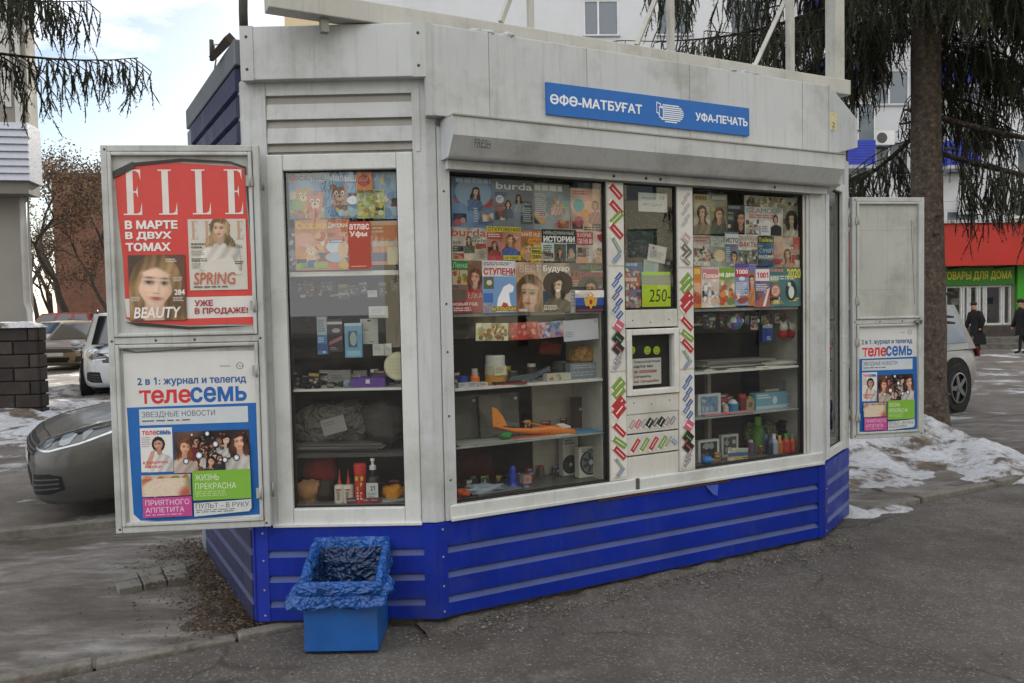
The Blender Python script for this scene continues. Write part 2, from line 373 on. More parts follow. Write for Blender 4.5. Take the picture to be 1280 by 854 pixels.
            for sx in (-1, 1):
                dab(sx*.22, -.27, .11, .09, skin*np.array([1.02, .72, .66]), .4)
                dab(sx*.15, -.51, .12, .075, skin*.45, .55); dab(sx*.155, -.50, .085, .036, (.02, .015, .014), 1.0); dab(sx*.155, -.525, .10, .022, (.02, .015, .014), .8); dab(sx*.155+.03, -.497, .013, .011, (.6, .6, .58), .8); dab(sx*.16, -.605, .13, .024, hair*.3+.01, .9)
            dab(.05*side, -.36, .035, .13, skin*.66, .5); dab(-.02*side, -.40, .02, .12, np.minimum(skin*1.25, 1), .5); dab(0, -.285, .075, .022, skin*.38, .7)
            dab(0, -.185, .135, .034, (.30, .04, .04), 1.0); dab(0, -.155, .10, .028, (.50, .11, .09), .95); dab(0, -.10, .1, .02, skin*.6, .4)
            lay(al, fc)
            fr = -.82+fk*np.abs(x+fp_)**1.2; hl = sm(y-fr, .06)*sm(np.hypot(x/.50, (y+.50)/.60)-1, .08)
            if long: hl = np.maximum(hl, sm(.30+.04*np.sin(y*7+ph[0])-np.abs(x), .05)*sm(np.abs(x)-hw, .06)*sm(-.72-y, .2)*sm(y-.5, .2))
            lay(hl, hair*strand)
            C = C*(1+.05*rs.randn(*X.shape))[..., None]
            return C, np.where(Y < clip, A_, 0)
        e = 1.1*h/a; y0, y1 = max(0.005, cy-1.2*h), min(clip, cy+1.9*h); x0, x1 = max(.01, cx-e), min(.99, cx+e)
        if box: x0, y0, x1, y1 = max(x0, box[0]), max(y0, box[1]), min(x1, box[2]), min(y1, box[3])
        if y1 > y0 and x1 > x0: s.raster(x0, y0, x1, y1, fn, cell)
    def wash(s, x0, y0, x1, y1, cols, seed=0, sc=4, cell=.0042):
        """soft patches of colour, as in the background of a printed photograph"""
        cs = np.array([K(c) for c in cols]); rs = np.random.RandomState(seed); P = rs.rand(9*len(cs), 2); w = rs.randint(0, len(cs), 9*len(cs))
        def fn(X, Y):
            d = np.stack([np.exp(-((X-p[0]*1.2+.1)**2*s.asp**2+(Y-p[1]*1.2+.1)**2)*sc*sc*(1+3*q)) for p, q in zip(P, rs.rand(len(P)))]); d = d**2+1e-9
            c = sum(d[i][..., None]*cs[w[i]] for i in range(len(P)))/d.sum(0)[..., None]
            return c*(1+.07*rs.randn(*X.shape))[..., None], np.ones(X.shape)
        s.raster(x0, y0, x1, y1, fn, cell)
    def blobs(s, x0, y0, x1, y1, n, cols, rmin, rmax, seed=0):
        r = random.Random(seed)
        for i in range(n):
            rx = r.uniform(rmin, rmax); ry = r.uniform(rmin, rmax)
            s.ell(min(max(r.uniform(x0, x1), x0+rx/s.asp), x1-rx/s.asp), min(max(r.uniform(y0, y1), y0+ry), y1-ry), rx, ry, r.choice(cols), 9, r.random()*3)
def fpos(F, u0, u1, z0, z1, w, tilt=0.0, lean=0.0):
    """sheet coordinates on a face"""
    uc, zc = (u0+u1)/2, (z0+z1)/2; ct, st = math.cos(tilt), math.sin(tilt)
    def f(x, y, l):
        du, dz = u0+(u1-u0)*x-uc, z1+(z0-z1)*y-zc
        return F.at(uc+du*ct-dz*st, zc+du*st+dz*ct, w+l-lean*(1-y))
    return f
# ============================================================ GROUND
def ground_mat(name, c0, c1, scale, snow=None, s0=.55, s1=.62, sscale=1.6, speck=.0, bump=.5, rough=.85, wet=0, grain=0, stretch=None):
    m = bpy.data.materials.new(name); m.use_nodes = True; t = m.node_tree; B = t.nodes['Principled BSDF']; Lk = t.links.new
    g = t.nodes.new('ShaderNodeNewGeometry')
    def nz(sc, d=8, r=.65):
        n = t.nodes.new('ShaderNodeTexNoise'); n.inputs['Scale'].default_value = sc; n.inputs['Detail'].default_value = d; n.inputs['Roughness'].default_value = r
        v_ = g.outputs['Position']
        if stretch and sc < 20:
            mp = t.nodes.new('ShaderNodeMapping'); mp.inputs['Rotation'].default_value = (0, 0, R_(-24)); mp.inputs['Scale'].default_value = stretch; Lk(v_, mp.inputs[0]); v_ = mp.outputs[0]
        Lk(v_, n.inputs['Vector']); return n.outputs[0]
    def ramp(x, a, b, lo=0, hi=1):
        r = t.nodes.new('ShaderNodeMapRange'); r.inputs[1].default_value = a; r.inputs[2].default_value = b; r.inputs[3].default_value = lo; r.inputs[4].default_value = hi; Lk(x, r.inputs[0]); return r.outputs[0]
    def mix(f, a, b, mode='MIX'):
        x = t.nodes.new('ShaderNodeMix'); x.data_type = 'RGBA'; x.blend_type = mode; Lk(f, x.inputs[0])
        for i, v in ((6, a), (7, b)):
            if isinstance(v, tuple): x.inputs[i].default_value = (*v, 1)
            else: Lk(v, x.inputs[i])
        return x.outputs[2]
    c = mix(ramp(nz(scale), .36, .64), K(c0), K(c1))
    c = mix(ramp(nz(scale*6, 6), .35, .7, 0, .55), c, tuple(v*.45 for v in K(c0)))
    c = mix(ramp(nz(90, 4, .8), .3, .75, 0, .8), c, (.5, .49, .48), 'MULTIPLY')
    if grain:      # coarse stones of the wearing course, pale and dark
        v2 = t.nodes.new('ShaderNodeTexVoronoi'); v2.inputs['Scale'].default_value = 95; Lk(g.outputs['Position'], v2.inputs['Vector'])
        s2 = t.nodes.new('ShaderNodeSeparateColor'); Lk(v2.outputs['Color'], s2.inputs[0])
        c = mix(ramp(s2.outputs[0], .0, 1, 0, .6), c, (.55, .52, .49), 'MULTIPLY'); c = mix(ramp(s2.outputs[1], .86, .95, 0, .45), c, (.26, .25, .235))
        c = mix(ramp(nz(.45, 6, .7), .5, .62, 0, .5), c, (.055, .047, .041)); c = mix(ramp(nz(2.3, 9, .75), .56, .66, 0, .35), c, (.20, .19, .175))
        dn = t.nodes.new('ShaderNodeTexNoise'); dn.inputs['Scale'].default_value = 2.5; dn.inputs['Detail'].default_value = 6; Lk(g.outputs['Position'], dn.inputs['Vector'])
        dv = t.nodes.new('ShaderNodeVectorMath'); dv.operation = 'MULTIPLY_ADD'; dv.inputs[1].default_value = (.5, .5, 0); Lk(dn.outputs['Color'], dv.inputs[0]); Lk(g.outputs['Position'], dv.inputs[2])
        v3 = t.nodes.new('ShaderNodeTexVoronoi'); v3.feature = 'DISTANCE_TO_EDGE'; v3.inputs['Scale'].default_value = .42; Lk(dv.outputs[0], v3.inputs['Vector'])
        ck = t.nodes.new('ShaderNodeMath'); ck.operation = 'MULTIPLY'; Lk(ramp(v3.outputs['Distance'], .0, .006, 1, 0), ck.inputs[0]); Lk(ramp(nz(.7, 3), .48, .56, 0, .8), ck.inputs[1]); c = mix(ck.outputs[0], c, (.03, .027, .025))
    if speck:
        v = t.nodes.new('ShaderNodeTexVoronoi'); v.inputs['Scale'].default_value = 42; Lk(g.outputs['Position'], v.inputs['Vector'])
        k = t.nodes.new('ShaderNodeMath'); k.operation = 'MULTIPLY'; Lk(ramp(v.outputs['Distance'], .1, .19, 1, 0), k.inputs[0])
        sp = t.nodes.new('ShaderNodeSeparateColor'); Lk(v.outputs['Color'], sp.inputs[0]); Lk(ramp(sp.outputs[0], .72, .8, 0, speck), k.inputs[1])
        c = mix(k.outputs[0], c, (.34, .33, .31))
    rg = ramp(nz(scale*2), .35, .7, rough-.2, min(1, rough+.1))
    if snow is not None:
        f = ramp(nz(sscale, 10, .7), s0, s1); c = mix(f, c, mix(ramp(nz(7), .4, .62), K(snow), tuple(v*.42 for v in K(snow))))
    Lk(c, B.inputs['Base Color'])
    if wet: rg = ramp(nz(1.3), .5, .6, rough, .18)
    Lk(rg, B.inputs['Roughness'])
    b = t.nodes.new('ShaderNodeBump'); b.inputs['Strength'].default_value = bump; b.inputs['Distance'].default_value = .012
    h = t.nodes.new('ShaderNodeMath'); h.operation = 'MULTIPLY_ADD'; h.inputs[1].default_value = .55; Lk(nz(150, 3), h.inputs[0]); Lk(nz(13, 8, .7), h.inputs[2]); Lk(h.outputs[0], b.inputs['Height'])
    Lk(b.outputs[0], B.inputs['Normal']); return m
M['asphalt'] = ground_mat('worn asphalt', '#75706a', '#5a5550', .9, speck=.9, bump=.9, rough=.88, grain=1)
M['yard'] = ground_mat('icy yard surface', '#645d55', '#8b857e', .8, snow='#d6d8dc', s0=.53, s1=.60, sscale=.55, bump=.8, rough=.7)
M['dirt'] = ground_mat('frozen mud', '#564a40', '#8f8a84', 1.5, snow='#a19e9a', s0=.48, s1=.66, sscale=2.0, bump=1.0, rough=.7, grain=0, speck=.5, stretch=(.55, 1.7, 1))
M['soil'] = ground_mat('thawed soil', '#4a3c31', '#6a5a4c', 4, speck=.4, bump=1.0, rough=.95, grain=1)
M['snow'] = ground_mat('dirty snow', '#dde0e6', '#c3c6cc', 3, snow='#6a5c4e', s0=.48, s1=.57, sscale=2.6, bump=.9, rough=.75)
M['kerb'] = ground_mat('kerb stone', '#77726b', '#8d8982', 4, snow='#5a5045', s0=.54, s1=.66, sscale=5, bump=.6, rough=.9)

KA = on_z(40, 850); KB = on_z(1280, 600); kd = Vector((KB.x-KA.x, KB.y-KA.y, 0)).normalized(); kn = Vector((-kd.y, kd.x, 0))
def kp(s, t, z=0): return Vector((KA.x, KA.y, 0))+kd*s+kn*t+Vector((0, 0, z))
def grid(name, fn, nu, nv, m, kind='structure'):
    b = MB(); vs = [fn(i/nu, j/nv) for j in range(nv+1) for i in range(nu+1)]
    b.add(vs, [(j*(nu+1)+i, j*(nu+1)+i+1, (j+1)*(nu+1)+i+1, (j+1)*(nu+1)+i) for j in range(nv) for i in range(nu)], sm=True)
    o = b.build(name, m); o['kind'] = kind; return o
grid('ground', lambda a, b: Vector((-400+800*a, -250+750*b, -.06)), 40, 40, M['yard'])
def fz(p, sc, amp): return noise.fractal(p*sc, 1.0, 2.0, 5)*amp
def pav(a, b):
    p = kp(-14+34*a, -.05-11*b)
    p.z = -.006+fz(p, .8, .007)+.006*math.exp(-b*60); return p
grid('pavement', pav, 170, 60, M['asphalt'])
grid('pavement_far', lambda a, b: kp(-40+90*a, -11-30*b, -.012), 10, 6, M['asphalt'])
# muddy verge between the two kerbs, on both sides of the kiosk
K2A = on_z(-40, 676); K2B = on_z(145, 655); k2 = Vector((K2B.x-K2A.x, K2B.y-K2A.y, 0)).normalized()
def verge(a, b):
    s = -6+26*a; p = kp(s, .06); 
    q = kp(s, 2.6+.0*a) if s > 6 else Vector((K2A.x, K2A.y, 0))+k2*(s+1.2)*1.02
    r = p.lerp(q, b); e = min(1, b*8, (1-b)*8)
    r.z = -.03+e*(.022+fz(r, 1.3, .03)+fz(r+Vector((5, 3, 0)), 5, .010)); return r
grid('verge', verge, 260, 40, M['dirt'])
def kerb_run(name, P, d, lens, wdt, h, seed):
    r = random.Random(seed); s = 0; b = MB(); n = Vector((-d.y, d.x, 0))
    for L in lens:
        o = P+d*s+n*r.uniform(-.012, .012); dz = r.uniform(-.012, .01); e = d*(L-.012); t = n*wdt; th = Vector((0, 0, r.uniform(-.012, .012)))
        b.box8([o+Vector((0, 0, -.15)), o+e+Vector((0, 0, -.15)), o+e+t+Vector((0, 0, -.15)), o+t+Vector((0, 0, -.15)), o+Vector((0, 0, h+dz)), o+e+th+Vector((0, 0, h+dz)), o+e+t+th+Vector((0, 0, h+dz)), o+t+Vector((0, 0, h+dz))]); s += L
    ob = b.build(name, M['kerb'], bevel=.012, seg=3); ob['kind'] = 'structure'
kerb_run('kerb', kp(-7.5, -.02), kd, [1.0]*5+[1.0, .85, .9, .62, .9], .075, .028, 1)
kerb_run('kerb', kp(4.05, -.02), kd, [1.0]*16, .09, .035, 3)
kerb_run('kerb', Vector((K2A.x, K2A.y, 0))-k2*6, k2, [1.0]*11, .10, .05, 2)
# ploughed snow heap by the spruce, and low snow along the right kerb
def heap(cx0, cx1, cy0, cy1, bumps, nu, nv, name, sd):
    def f(a, b):
        x, y = cx0+(cx1-cx0)*a, cy0+(cy1-cy0)*b; h = 0
        for (bx, by, r, hh) in bumps: h += hh*math.exp(-((x-bx)**2+(y-by)**2)/(r*r))
        p = Vector((x, y, sd)); n1 = noise.fractal(p*1.6, 1, 2, 6)*.55+noise.fractal(p*6, .9, 2, 4)*.16
        h = h*(1+.55*n1)+.05*n1*min(1, h*6)
        return Vector((x, y, -.075+h*1.0))
    grid(name, f, nu, nv, M['snow'])
hb = [(2.9, 8.3, .6, .18), (3.6, 8.6, .6, .25), (4.2, 8.6, .5, .26), (4.6, 8.1, .45, .2), (4.62, 7.5, .42, .16), (4.5, 7.0, .35, .11), (3.4, 7.5, .9, .10), (2.6, 7.2, .5, .08), (6.2, 8.0, .5, .05), (7.4, 7.9, .6, .06)]
heap(1.6, 9, 5.6, 11, hb, 130, 100, 'snow_bank', 2)
heap(-16, -5.2, 8.5, 22, [(-7.6, 12, .9, .16), (-8, 13.5, 1.2, .2), (-6.6, 11.2, .8, .10), (-9.4, 17, 1.3, .17), (-7.2, 15.5, .8, .1)], 90, 90, 'snow_bank', 5)
heap(2.2, 3.6, 5.5, 6.6, [(2.55, 5.85, .16, .09), (2.75, 6.02, .2, .07), (3.0, 6.12, .2, .06), (2.5, 5.98, .15, .10)], 60, 50, 'snow_patch', 8)
# bare soil beside the kiosk's side wall, and the crumbled asphalt edge along its foot
def soil(a, b):
    u = 1.75*a-.05; wd = .22+.22*noise.noise(Vector((u*2.2, 1, 4)))+.16*noise.noise(Vector((u*9, 1, 4)))+.12*max(0, 1-abs(u-.6)/.7); p = Vector((LpS.x, LpS.y, 0))+sd_*u+so_*(wd*b-.03); e = min(1, (1-b)*4, a*6, (1-a)*6)
    p.z = -.05+e*(.04+.03*(1-b)+fz(p, 6, .02)); return p
def crumb(a, b):
    F_ = Face_A; u = -.1+(F_.len+.25)*a; wd = .16+.12*noise.noise(Vector((u*1.6, 0, 9))); p = F_.at(u, 0, wd*b-.03); e = min(1, (1-b)*3); p.z = -.02+e*(.028+fz(p, 7, .022)+.012*(1-b)); return p
# little concrete pavers sunk in the mud
pv = [on_z(140, 725), on_z(230, 708), on_z(239, 724), on_z(148, 743)]
pb = MB('#7d7a73')
for i in range(3):
    for j in range(2):
        def q(a, b): return pv[0].lerp(pv[1], a).lerp(pv[3].lerp(pv[2], a), b)
        a0, a1, b0, b1 = i/3+.012, (i+1)/3-.012, j/2+.02, (j+1)/2-.02
        c = [q(a0, b1), q(a1, b1), q(a1, b0), q(a0, b0)]; zt = .018+.006*random.random()
        vz = lambda p: -.008+fz(p, 1.3, .03)+fz(p+Vector((5, 3, 0)), 5, .010)
        pb.box8([p+Vector((0, 0, -.06)) for p in c]+[Vector((p.x, p.y, .35*vz(p)+.65*vz((pv[0]+pv[2])/2)+.030+.003*random.random())) for p in c])
o = pb.build('paving_slabs', M['concrete'], bevel=.004); tag(o, 'small patch of square grey concrete paving slabs sunk in frozen mud left of the kiosk', 'paving slabs')

# ============================================================ KIOSK SHELL
def gp(x, y): p = on_z(x, y); return (p.x, p.y)
A = gp(547, 781); Bc = gp(1027, 677); Lp = gp(327, 784.5)
dF = Vector((Bc[0]-A[0], Bc[1]-A[1])).normalized(); ang = math.atan2(dF.y, dF.x)
Rp = (Bc[0]+.70*math.cos(ang+R_(27)), Bc[1]+.70*math.sin(ang+R_(27)))
bk = (math.cos(ang+R_(92.5)), math.sin(ang+R_(92.5)))
Sp = (Lp[0]+1.60*bk[0], Lp[1]+1.60*bk[1]); Rq = (Rp[0]+1.1*bk[0], Rp[1]+1.1*bk[1])
FF = Face(A, Bc); FL = Face(Lp, A); FR = Face(Bc, Rp); FS = Face(Sp, Lp); FB = Face(Rq, Sp); FQ = Face(Rp, Rq)
plan = [Lp, A, Bc, Rp, Rq, Sp]
def offset(poly, d):
    n = len(poly); r = []
    for i in range(n):
        p0, p1, p2 = Vector(poly[i-1]), Vector(poly[i]), Vector(poly[(i+1) % n])
        a = (p1-p0).normalized(); b = (p2-p1).normalized(); na = Vector((a.y, -a.x)); nb = Vector((b.y, -b.x))
        m = (na+nb).normalized(); r.append(p1+m*(d/max(.2, m.dot(na))))
    return r
LpS = Vector((Lp[0], Lp[1], 0)); sd_ = Vector((bk[0], bk[1], 0)); so_ = Vector((-bk[1], bk[0], 0)); Face_A = FF
grid('soil', soil, 70, 26, M['soil']); grid('crumbled_edge', crumb, 160, 14, ground_mat('crumbled asphalt', '#77736d', '#57514b', 3, speck=1, bump=1, rough=.95, grain=1))
KIOSK = thing('newspaper_kiosk', ((A[0]+Rq[0])/2, (A[1]+Rq[1])/2, 0), 'white and blue metal newspaper kiosk with wide display windows beside the pavement', 'kiosk')
print('front len', FF.len, 'left', FL.len, 'ang', math.degrees(ang))
ZB, ZW, ZT = .523, .605, 2.285
# foundation
fo = offset(plan, -.02); fb = MB('#56514b'); n = len(fo)
fb.prism([(p.x, p.y, -.12) for p in fo], (0, 0, .16)); fb.build('foundation', M['concrete'], KIOSK)
# blue ribbed plinth
def ribs(F, u0, u1, z0, z1, pitch, m, name, c, band, wo=.022, first=None, kind=None):
    prof = [(z1, .004), (z1-.006, wo)]; cols = [None]; z = first if first else z1-pitch
    while z > z0+.03:
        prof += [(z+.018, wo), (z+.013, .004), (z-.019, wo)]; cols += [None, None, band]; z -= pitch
    prof += [(z0, wo), (z0, .0)]; cols += [None, None, None]
    b = MB(c); b.sweep(F, prof, u0, u1, c, cols); return b.build(name, m, KIOSK)
BL, BAND = '#0a2a9a', '#3a4c8c'  # paler band on upward rib slopes: sky light painted in, plus settled dust
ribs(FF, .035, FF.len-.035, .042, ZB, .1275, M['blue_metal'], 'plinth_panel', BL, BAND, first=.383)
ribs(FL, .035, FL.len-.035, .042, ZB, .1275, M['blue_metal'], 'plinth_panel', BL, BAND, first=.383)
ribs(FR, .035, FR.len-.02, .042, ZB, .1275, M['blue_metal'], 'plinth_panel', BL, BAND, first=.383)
ribs(FS, .16, FS.len-.035, .02, 2.81, .1275, M['navy_metal'], 'side_wall', '#2b3154', '#454b70', first=2.68, wo=.032)  # lighter band colour paints in the light and shade between the slats
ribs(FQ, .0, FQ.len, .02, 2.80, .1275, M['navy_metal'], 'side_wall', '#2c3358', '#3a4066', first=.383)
b = MB('#9aa0a4'); b.fbox(FB, 0, FB.len, .02, 2.8, -.02, .0); b.build('back_wall', M['white_metal'], KIOSK)
for F, G in ((FL, FF), (FF, FR), (FS, FL)):            # corner strips
    b = MB(BL if F is not FS else '#2237a8'); t = .055
    b.fbox(F, F.len-t, F.len+.006, .040, ZB-.002, -.01, .026); b.fbox(G, -.006, t, .040, ZB-.002, -.01, .0255)
    for zz in (.07, .2, .35, .49): 
        b.lathe(G.at(.03, zz, .0255), [(.006, 0), (.005, .003), (.0, .004)], '#9a9a98', 8, G.n)
    b.build('corner_strip', M['blue_metal'], KIOSK)
b = MB('#7f8a94'); b.fbox(FS, 0, .16, .0, 2.8, -.01, .03); b.build('corner_strip', M['navy_metal'], KIOSK, 'grey weathered corner strip')
b = MB('#6a7078'); b.fbox(FS, .0, FS.len-.01, 2.82, 2.945, -.02, .035); b.build('fascia', M['navy_metal'], KIOSK, 'grey metal cap board along the side wall', bevel=.006)
# sill
ws = MB('#c9cccb'); ws.fbox(FF, .075, FF.len-.012, ZB+.004, ZW, -.1, .03); ws.build('sill', M['white_pvc'], KIOSK, bevel=.006)
ws = MB('#c9cccb'); ws.fbox(FF, .075, FF.len-.012, ZB+.002, ZB+.022, .03, .042); ws.build('sill_lip', M['white_pvc'], KIOSK, bevel=.004)
b = MB('#5d4336'); b.fbox(FF, FF.px(744, 622)[0], FF.px(908, 594)[0], ZB-.016, ZB+.001, -.01, .028); b.build('rusty_strip', M['rust'], KIOSK, 'rusty bare strip under the sill')
b = MB('#8f928f'); uu = FF.px(793, 602)[0]; b.fbox(FF, uu-.012, uu+.012, ZB+.012, ZW+.004, .028, .034); b.build('sill_clip', M['steel'], KIOSK)
uu = FF.px(886, 590)[0]; b = MB('#2a4aa8'); b.prism([FF.at(uu-.05, ZB-.02, .024), FF.at(uu+.05, ZB-.022, .026), FF.at(uu+.02, ZB-.085, .05), FF.at(uu-.01, ZB-.07, .045)], FF.n*.002); b.build('bent_flap', M['blue_metal'], KIOSK)
# walls above the windows, posts
W = '#c3c7c9'
b = MB(W)
uA = lambda x, y=430: FF.px(x, y)[0]; uL = lambda x, y=430: FL.px(x, y)[0]
b.fbox(FF, .0, FF.len, ZT, 2.9, -.06, -.004); b.build('upper_wall', M['white_metal'], KIOSK)
b = MB(W); b.fbox(FL, uL(522), FL.len+.004, ZB+.002, 2.74, -.07, .012); b.fbox(FF, -.003, uA(550), ZB+.001, 2.54, -.07, .0115); b.build('corner_post', M['white_metal'], KIOSK, bevel=.004)
b = MB(W); b.fbox(FF, uA(550)+.003, uA(565), ZB+.003, 2.50, -.06, .018)
for y in (240, 380, 440, 520, 600, 632): b.lathe(FF.at(uA(557.5), FF.px(557.5, y)[1], .018), [(.006, 0), (.005, .003), (0, .0035)], '#3a3834', 8, FF.n)
b.build('window_post', M['white_metal'], KIOSK, bevel=.004)
b = MB(W); b.fbox(FF, uA(1011), FF.len+.004, ZB+.003, 2.54, -.07, .014); b.fbox(FR, -.003, .07, ZB+.003, 2.54, -.07, .013); b.build('corner_post', M['white_metal'], KIOSK, bevel=.004)
b = MB(W); b.fbox(FL, -.004, uL(334, 160), ZB+.002, 2.74, -.07, .014); b.fbox(FS, FS.len-.07, FS.len+.004, ZB+.002, 2.74, -.07, .013); b.build('corner_post', M['white_metal'], KIOSK, bevel=.004)
# louvred panel over the left window
zt = FL.px(430, 192)[1]
b = MB(W); u0, u1 = uL(331, 150), uL(525, 150)
b.fbox(FL, u0, u1, zt, 2.76, -.06, -.012)
b.build('louvre_back', M['white_metal'], KIOSK)
prof = [(2.735, .012)]; z = 2.735
for k in range(3):
    h = (2.735-zt-.01)/3; prof += [(z-h*.62, .012), (z-h*.64, -.006), (z-h*.98, .006)]; z -= h
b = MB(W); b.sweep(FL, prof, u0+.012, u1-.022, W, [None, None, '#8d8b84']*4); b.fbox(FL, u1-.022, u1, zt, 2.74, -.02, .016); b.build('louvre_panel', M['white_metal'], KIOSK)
# fascia boards
of = offset(plan, .07); q_ = FL.at(.018, 0, .07); of[0] = Vector((q_.x, q_.y)); fi = offset(plan, -.02)
FZ0, FZ1, LZ0 = 2.54, 2.98, 2.725
def fascia(i, j, z0, z1, lab=None):
    b = MB(W); q = [fi[i], of[i], of[j], fi[j]]
    b.prism([(p.x, p.y, z0) for p in q], (0, 0, z1-z0)); return b.build('fascia', M['white_metal'], KIOSK, lab, bevel=.004)
fascia(0, 1, LZ0, FZ1); fascia(1, 2, FZ0, FZ1-.001)
G = Face(of[2], of[3]); b = MB(W)
zz = [(0, FZ1-.002), (G.len, 2.90), (G.len, 2.70), (0, FZ0+.002)]
b.prism([G.at(u, z) for u, z in zz], -G.n*.1); b.build('fascia', M['white_metal'], KIOSK, 'short folded end board of the fascia', bevel=.003)
GF = Face(of[1], of[2]); GL = Face(of[0], of[1])
def trim(*a):
    b = MB('#bcc0c0'); b.fbox(*a); return b
b = trim(GL, GL.len-.065, GL.len+.003, LZ0-.003, FZ1+.004, -.02, .004); b.build('fascia_trim', M['white_metal'], KIOSK)
for a_ in ((GF, -.003, .03, FZ0-.002, FZ1+.004, -.02, .0035), (GL, -.003, .06, LZ0-.003, FZ1+.002, -.02, .004), (GF, GF.len-.022, GF.len+.003, FZ0-.002, FZ1+.003, -.02, .004)): trim(*a_).build('fascia_trim', M['white_metal'], KIOSK)
for (F_, u) in ((GL, GL.len-.035), (GL, .028)):
    for z in (LZ0+.05, FZ1-.05): b = MB(); b.lathe(F_.at(u, z, .004), [(.008, 0), (.006, .003), (0, .0035)], '#35332f', 8, F_.n); b.build('screw', M['plastic'], KIOSK)
b = MB('#4b4a47'); rp = offset(plan, .0); b.prism([(p.x, p.y, 2.9) for p in rp], (0, 0, .03)); b.build('roof', M['matte'], KIOSK)
b = MB('#8c8b86'); q = [fi[0], of[0], of[1], fi[1]]
# snow crumbs on the fascia edge
sn = MB('#e4e8ee'); r = random.Random(4)
for k in range(46):
    u = GF.px(595+r.random()*46, 40)[0] if k < 26 else GF.px(905+r.random()*45, 80)[0]
    sn.ellip(GF.at(u, FZ1+.003, -.03+r.uniform(-.012, .015)), (.03*r.uniform(.5, 1.3), .02, .012*r.uniform(.5, 1.6)), None, 8, 5, .4, k)
o = sn.build('snow_crust', M['snow'], KIOSK); o['kind'] = 'stuff'
# shutter box (hood)
hz = [(2.523, .02), (2.523, .175), (2.432, .175), (2.426, .171), (2.345, .118), (2.336, .108), (2.335, .02)]
b = MB(W); ua, ub = uA(549, 180), FF.len+.02
b.sweep(FF, hz, ua, ub); b.quad(FF.at(ua, 2.523, .02), FF.at(ua, 2.335, .02), FF.at(ub, 2.335, .02), FF.at(ub, 2.523, .02)); b.build('shutter_box', M['white_metal'], KIOSK, bevel=.003)
b = MB('#9c9a93'); b.fbox(FF, ua, ub, 2.5235, 2.531, .0, .182); b.build('shutter_box_edge', M['white_metal'], KIOSK)
b = MB(W); b.fbox(FF, ua+.02, ub-.02, ZT+.004, 2.334, -.05, .055)
for x in (760, 800, 818, 960): b.lathe(FF.at(uA(x, 225), 2.31, .055), [(.009, 0), (.008, .004), (0, .005)], '#2b2926', 8, FF.n)
b.build('shutter_rail', M['white_metal'], KIOSK, bevel=.004)
# scribbled tag on the shutter box
sb = MB('#33322f'); u0, u1, z0, z1 = FF.rect(593, 174, 615, 187, .176)
ar = Art(sb, fpos(FF, u0, u1, z0, z1, .1762, -.04), 1.6)
r = random.Random(5); px_, py_ = 0, .4
ar.text('FRESH', 0, .05, .95, .8, '#3c3b38', -.006, .25)
for k in range(4): ar.line(.1+.2*k, .95-.1*r.random(), .3+.2*k, .8, .05, '#3c3b38')
sb.build('graffiti_tag', M['print'], KIOSK)
# corner wing under the fascia at the right
b = MB(W); b.prism([FR.at(0, 2.52, .012), FR.at(.0, 2.52, .13), FR.at(.0, 2.36, .10), FR.at(0, 2.3, .012)], FR.d*.12); b.build('shutter_end', M['white_metal'], KIOSK, bevel=.003)
for x in (612, 734, 862, 1003):
    b = MB('#8b8f90'); uu = GF.px(x, 120)[0]; b.fbox(GF, uu-.0012, uu+.0012, FZ0+.002, FZ1-.002, 0, .0012); b.build('panel_joint', M['matte'], KIOSK)
# number plate 2
u0, u1, z0, z1 = GF.rect(1036.5, 141, 1045, 163)
b = MB('#c9bf93'); b.fbox(GF, u0, u1, z0, z1, .0, .006); ar = Art(b, fpos(GF, u0, u1, z0, z1, .0061), .4); ar.text('2', .25, .55, .75, .85, '#2f2d28', .0)
for y in (.1, .92): ar.ell(.5, y, .03, .03, '#4a4636')
b.build('number_plate', M['print'], KIOSK, 'small cream plate with the number 2')
# blue name sign
u0, u1 = GF.px(684, 124, .02)[0], GF.px(937.5, 148, .02)[0]; z1 = GF.px(684, 103.5, .02)[1]; z0 = GF.px(684, 145, .02)[1]
z1b = GF.px(937.5, 134, .02)[1]; z0b = GF.px(937.5, 167.5, .02)[1]; z1 = (z1+z1b)/2; z0 = (z0+z0b)/2
b = MB('#1767b8'); b.fbox(GF, u0, u1, z0, z1, .0, .014); asp = (u1-u0)/(z1-z0)
ar = Art(b, fpos(GF, u0, u1, z0, z1, .0142), asp); WT = '#e6ebf0'
ar.text('ӨФӨ-МАТБУҒАТ', .015, .335, .435, .68, WT, .03); ar.text('УФА-ПЕЧАТЬ', .705, .37, .99, .68, WT, .03)
for k in range(9):
    y = .26+.07*k; t = (y-.52)/.34; hw = .36*math.sqrt(max(0, 1-t*t))/asp*1.55
    if hw > 0: ar.rect(.578-hw, y-.02, .578+hw, y+.02, WT)
for (x, y) in ((.505, .18), (.518, .32)):
    ar.poly([(x, y), (x+.022, y+.05), (x+.022, y+.43), (x, y+.38)], WT); ar.poly([(x+.003, y+.04), (x+.019, y+.08), (x+.019, y+.39), (x+.003, y+.34)], '#1767b8')
b.build('name_sign', M['print'], KIOSK, 'long blue name sign with white lettering and globe emblem')
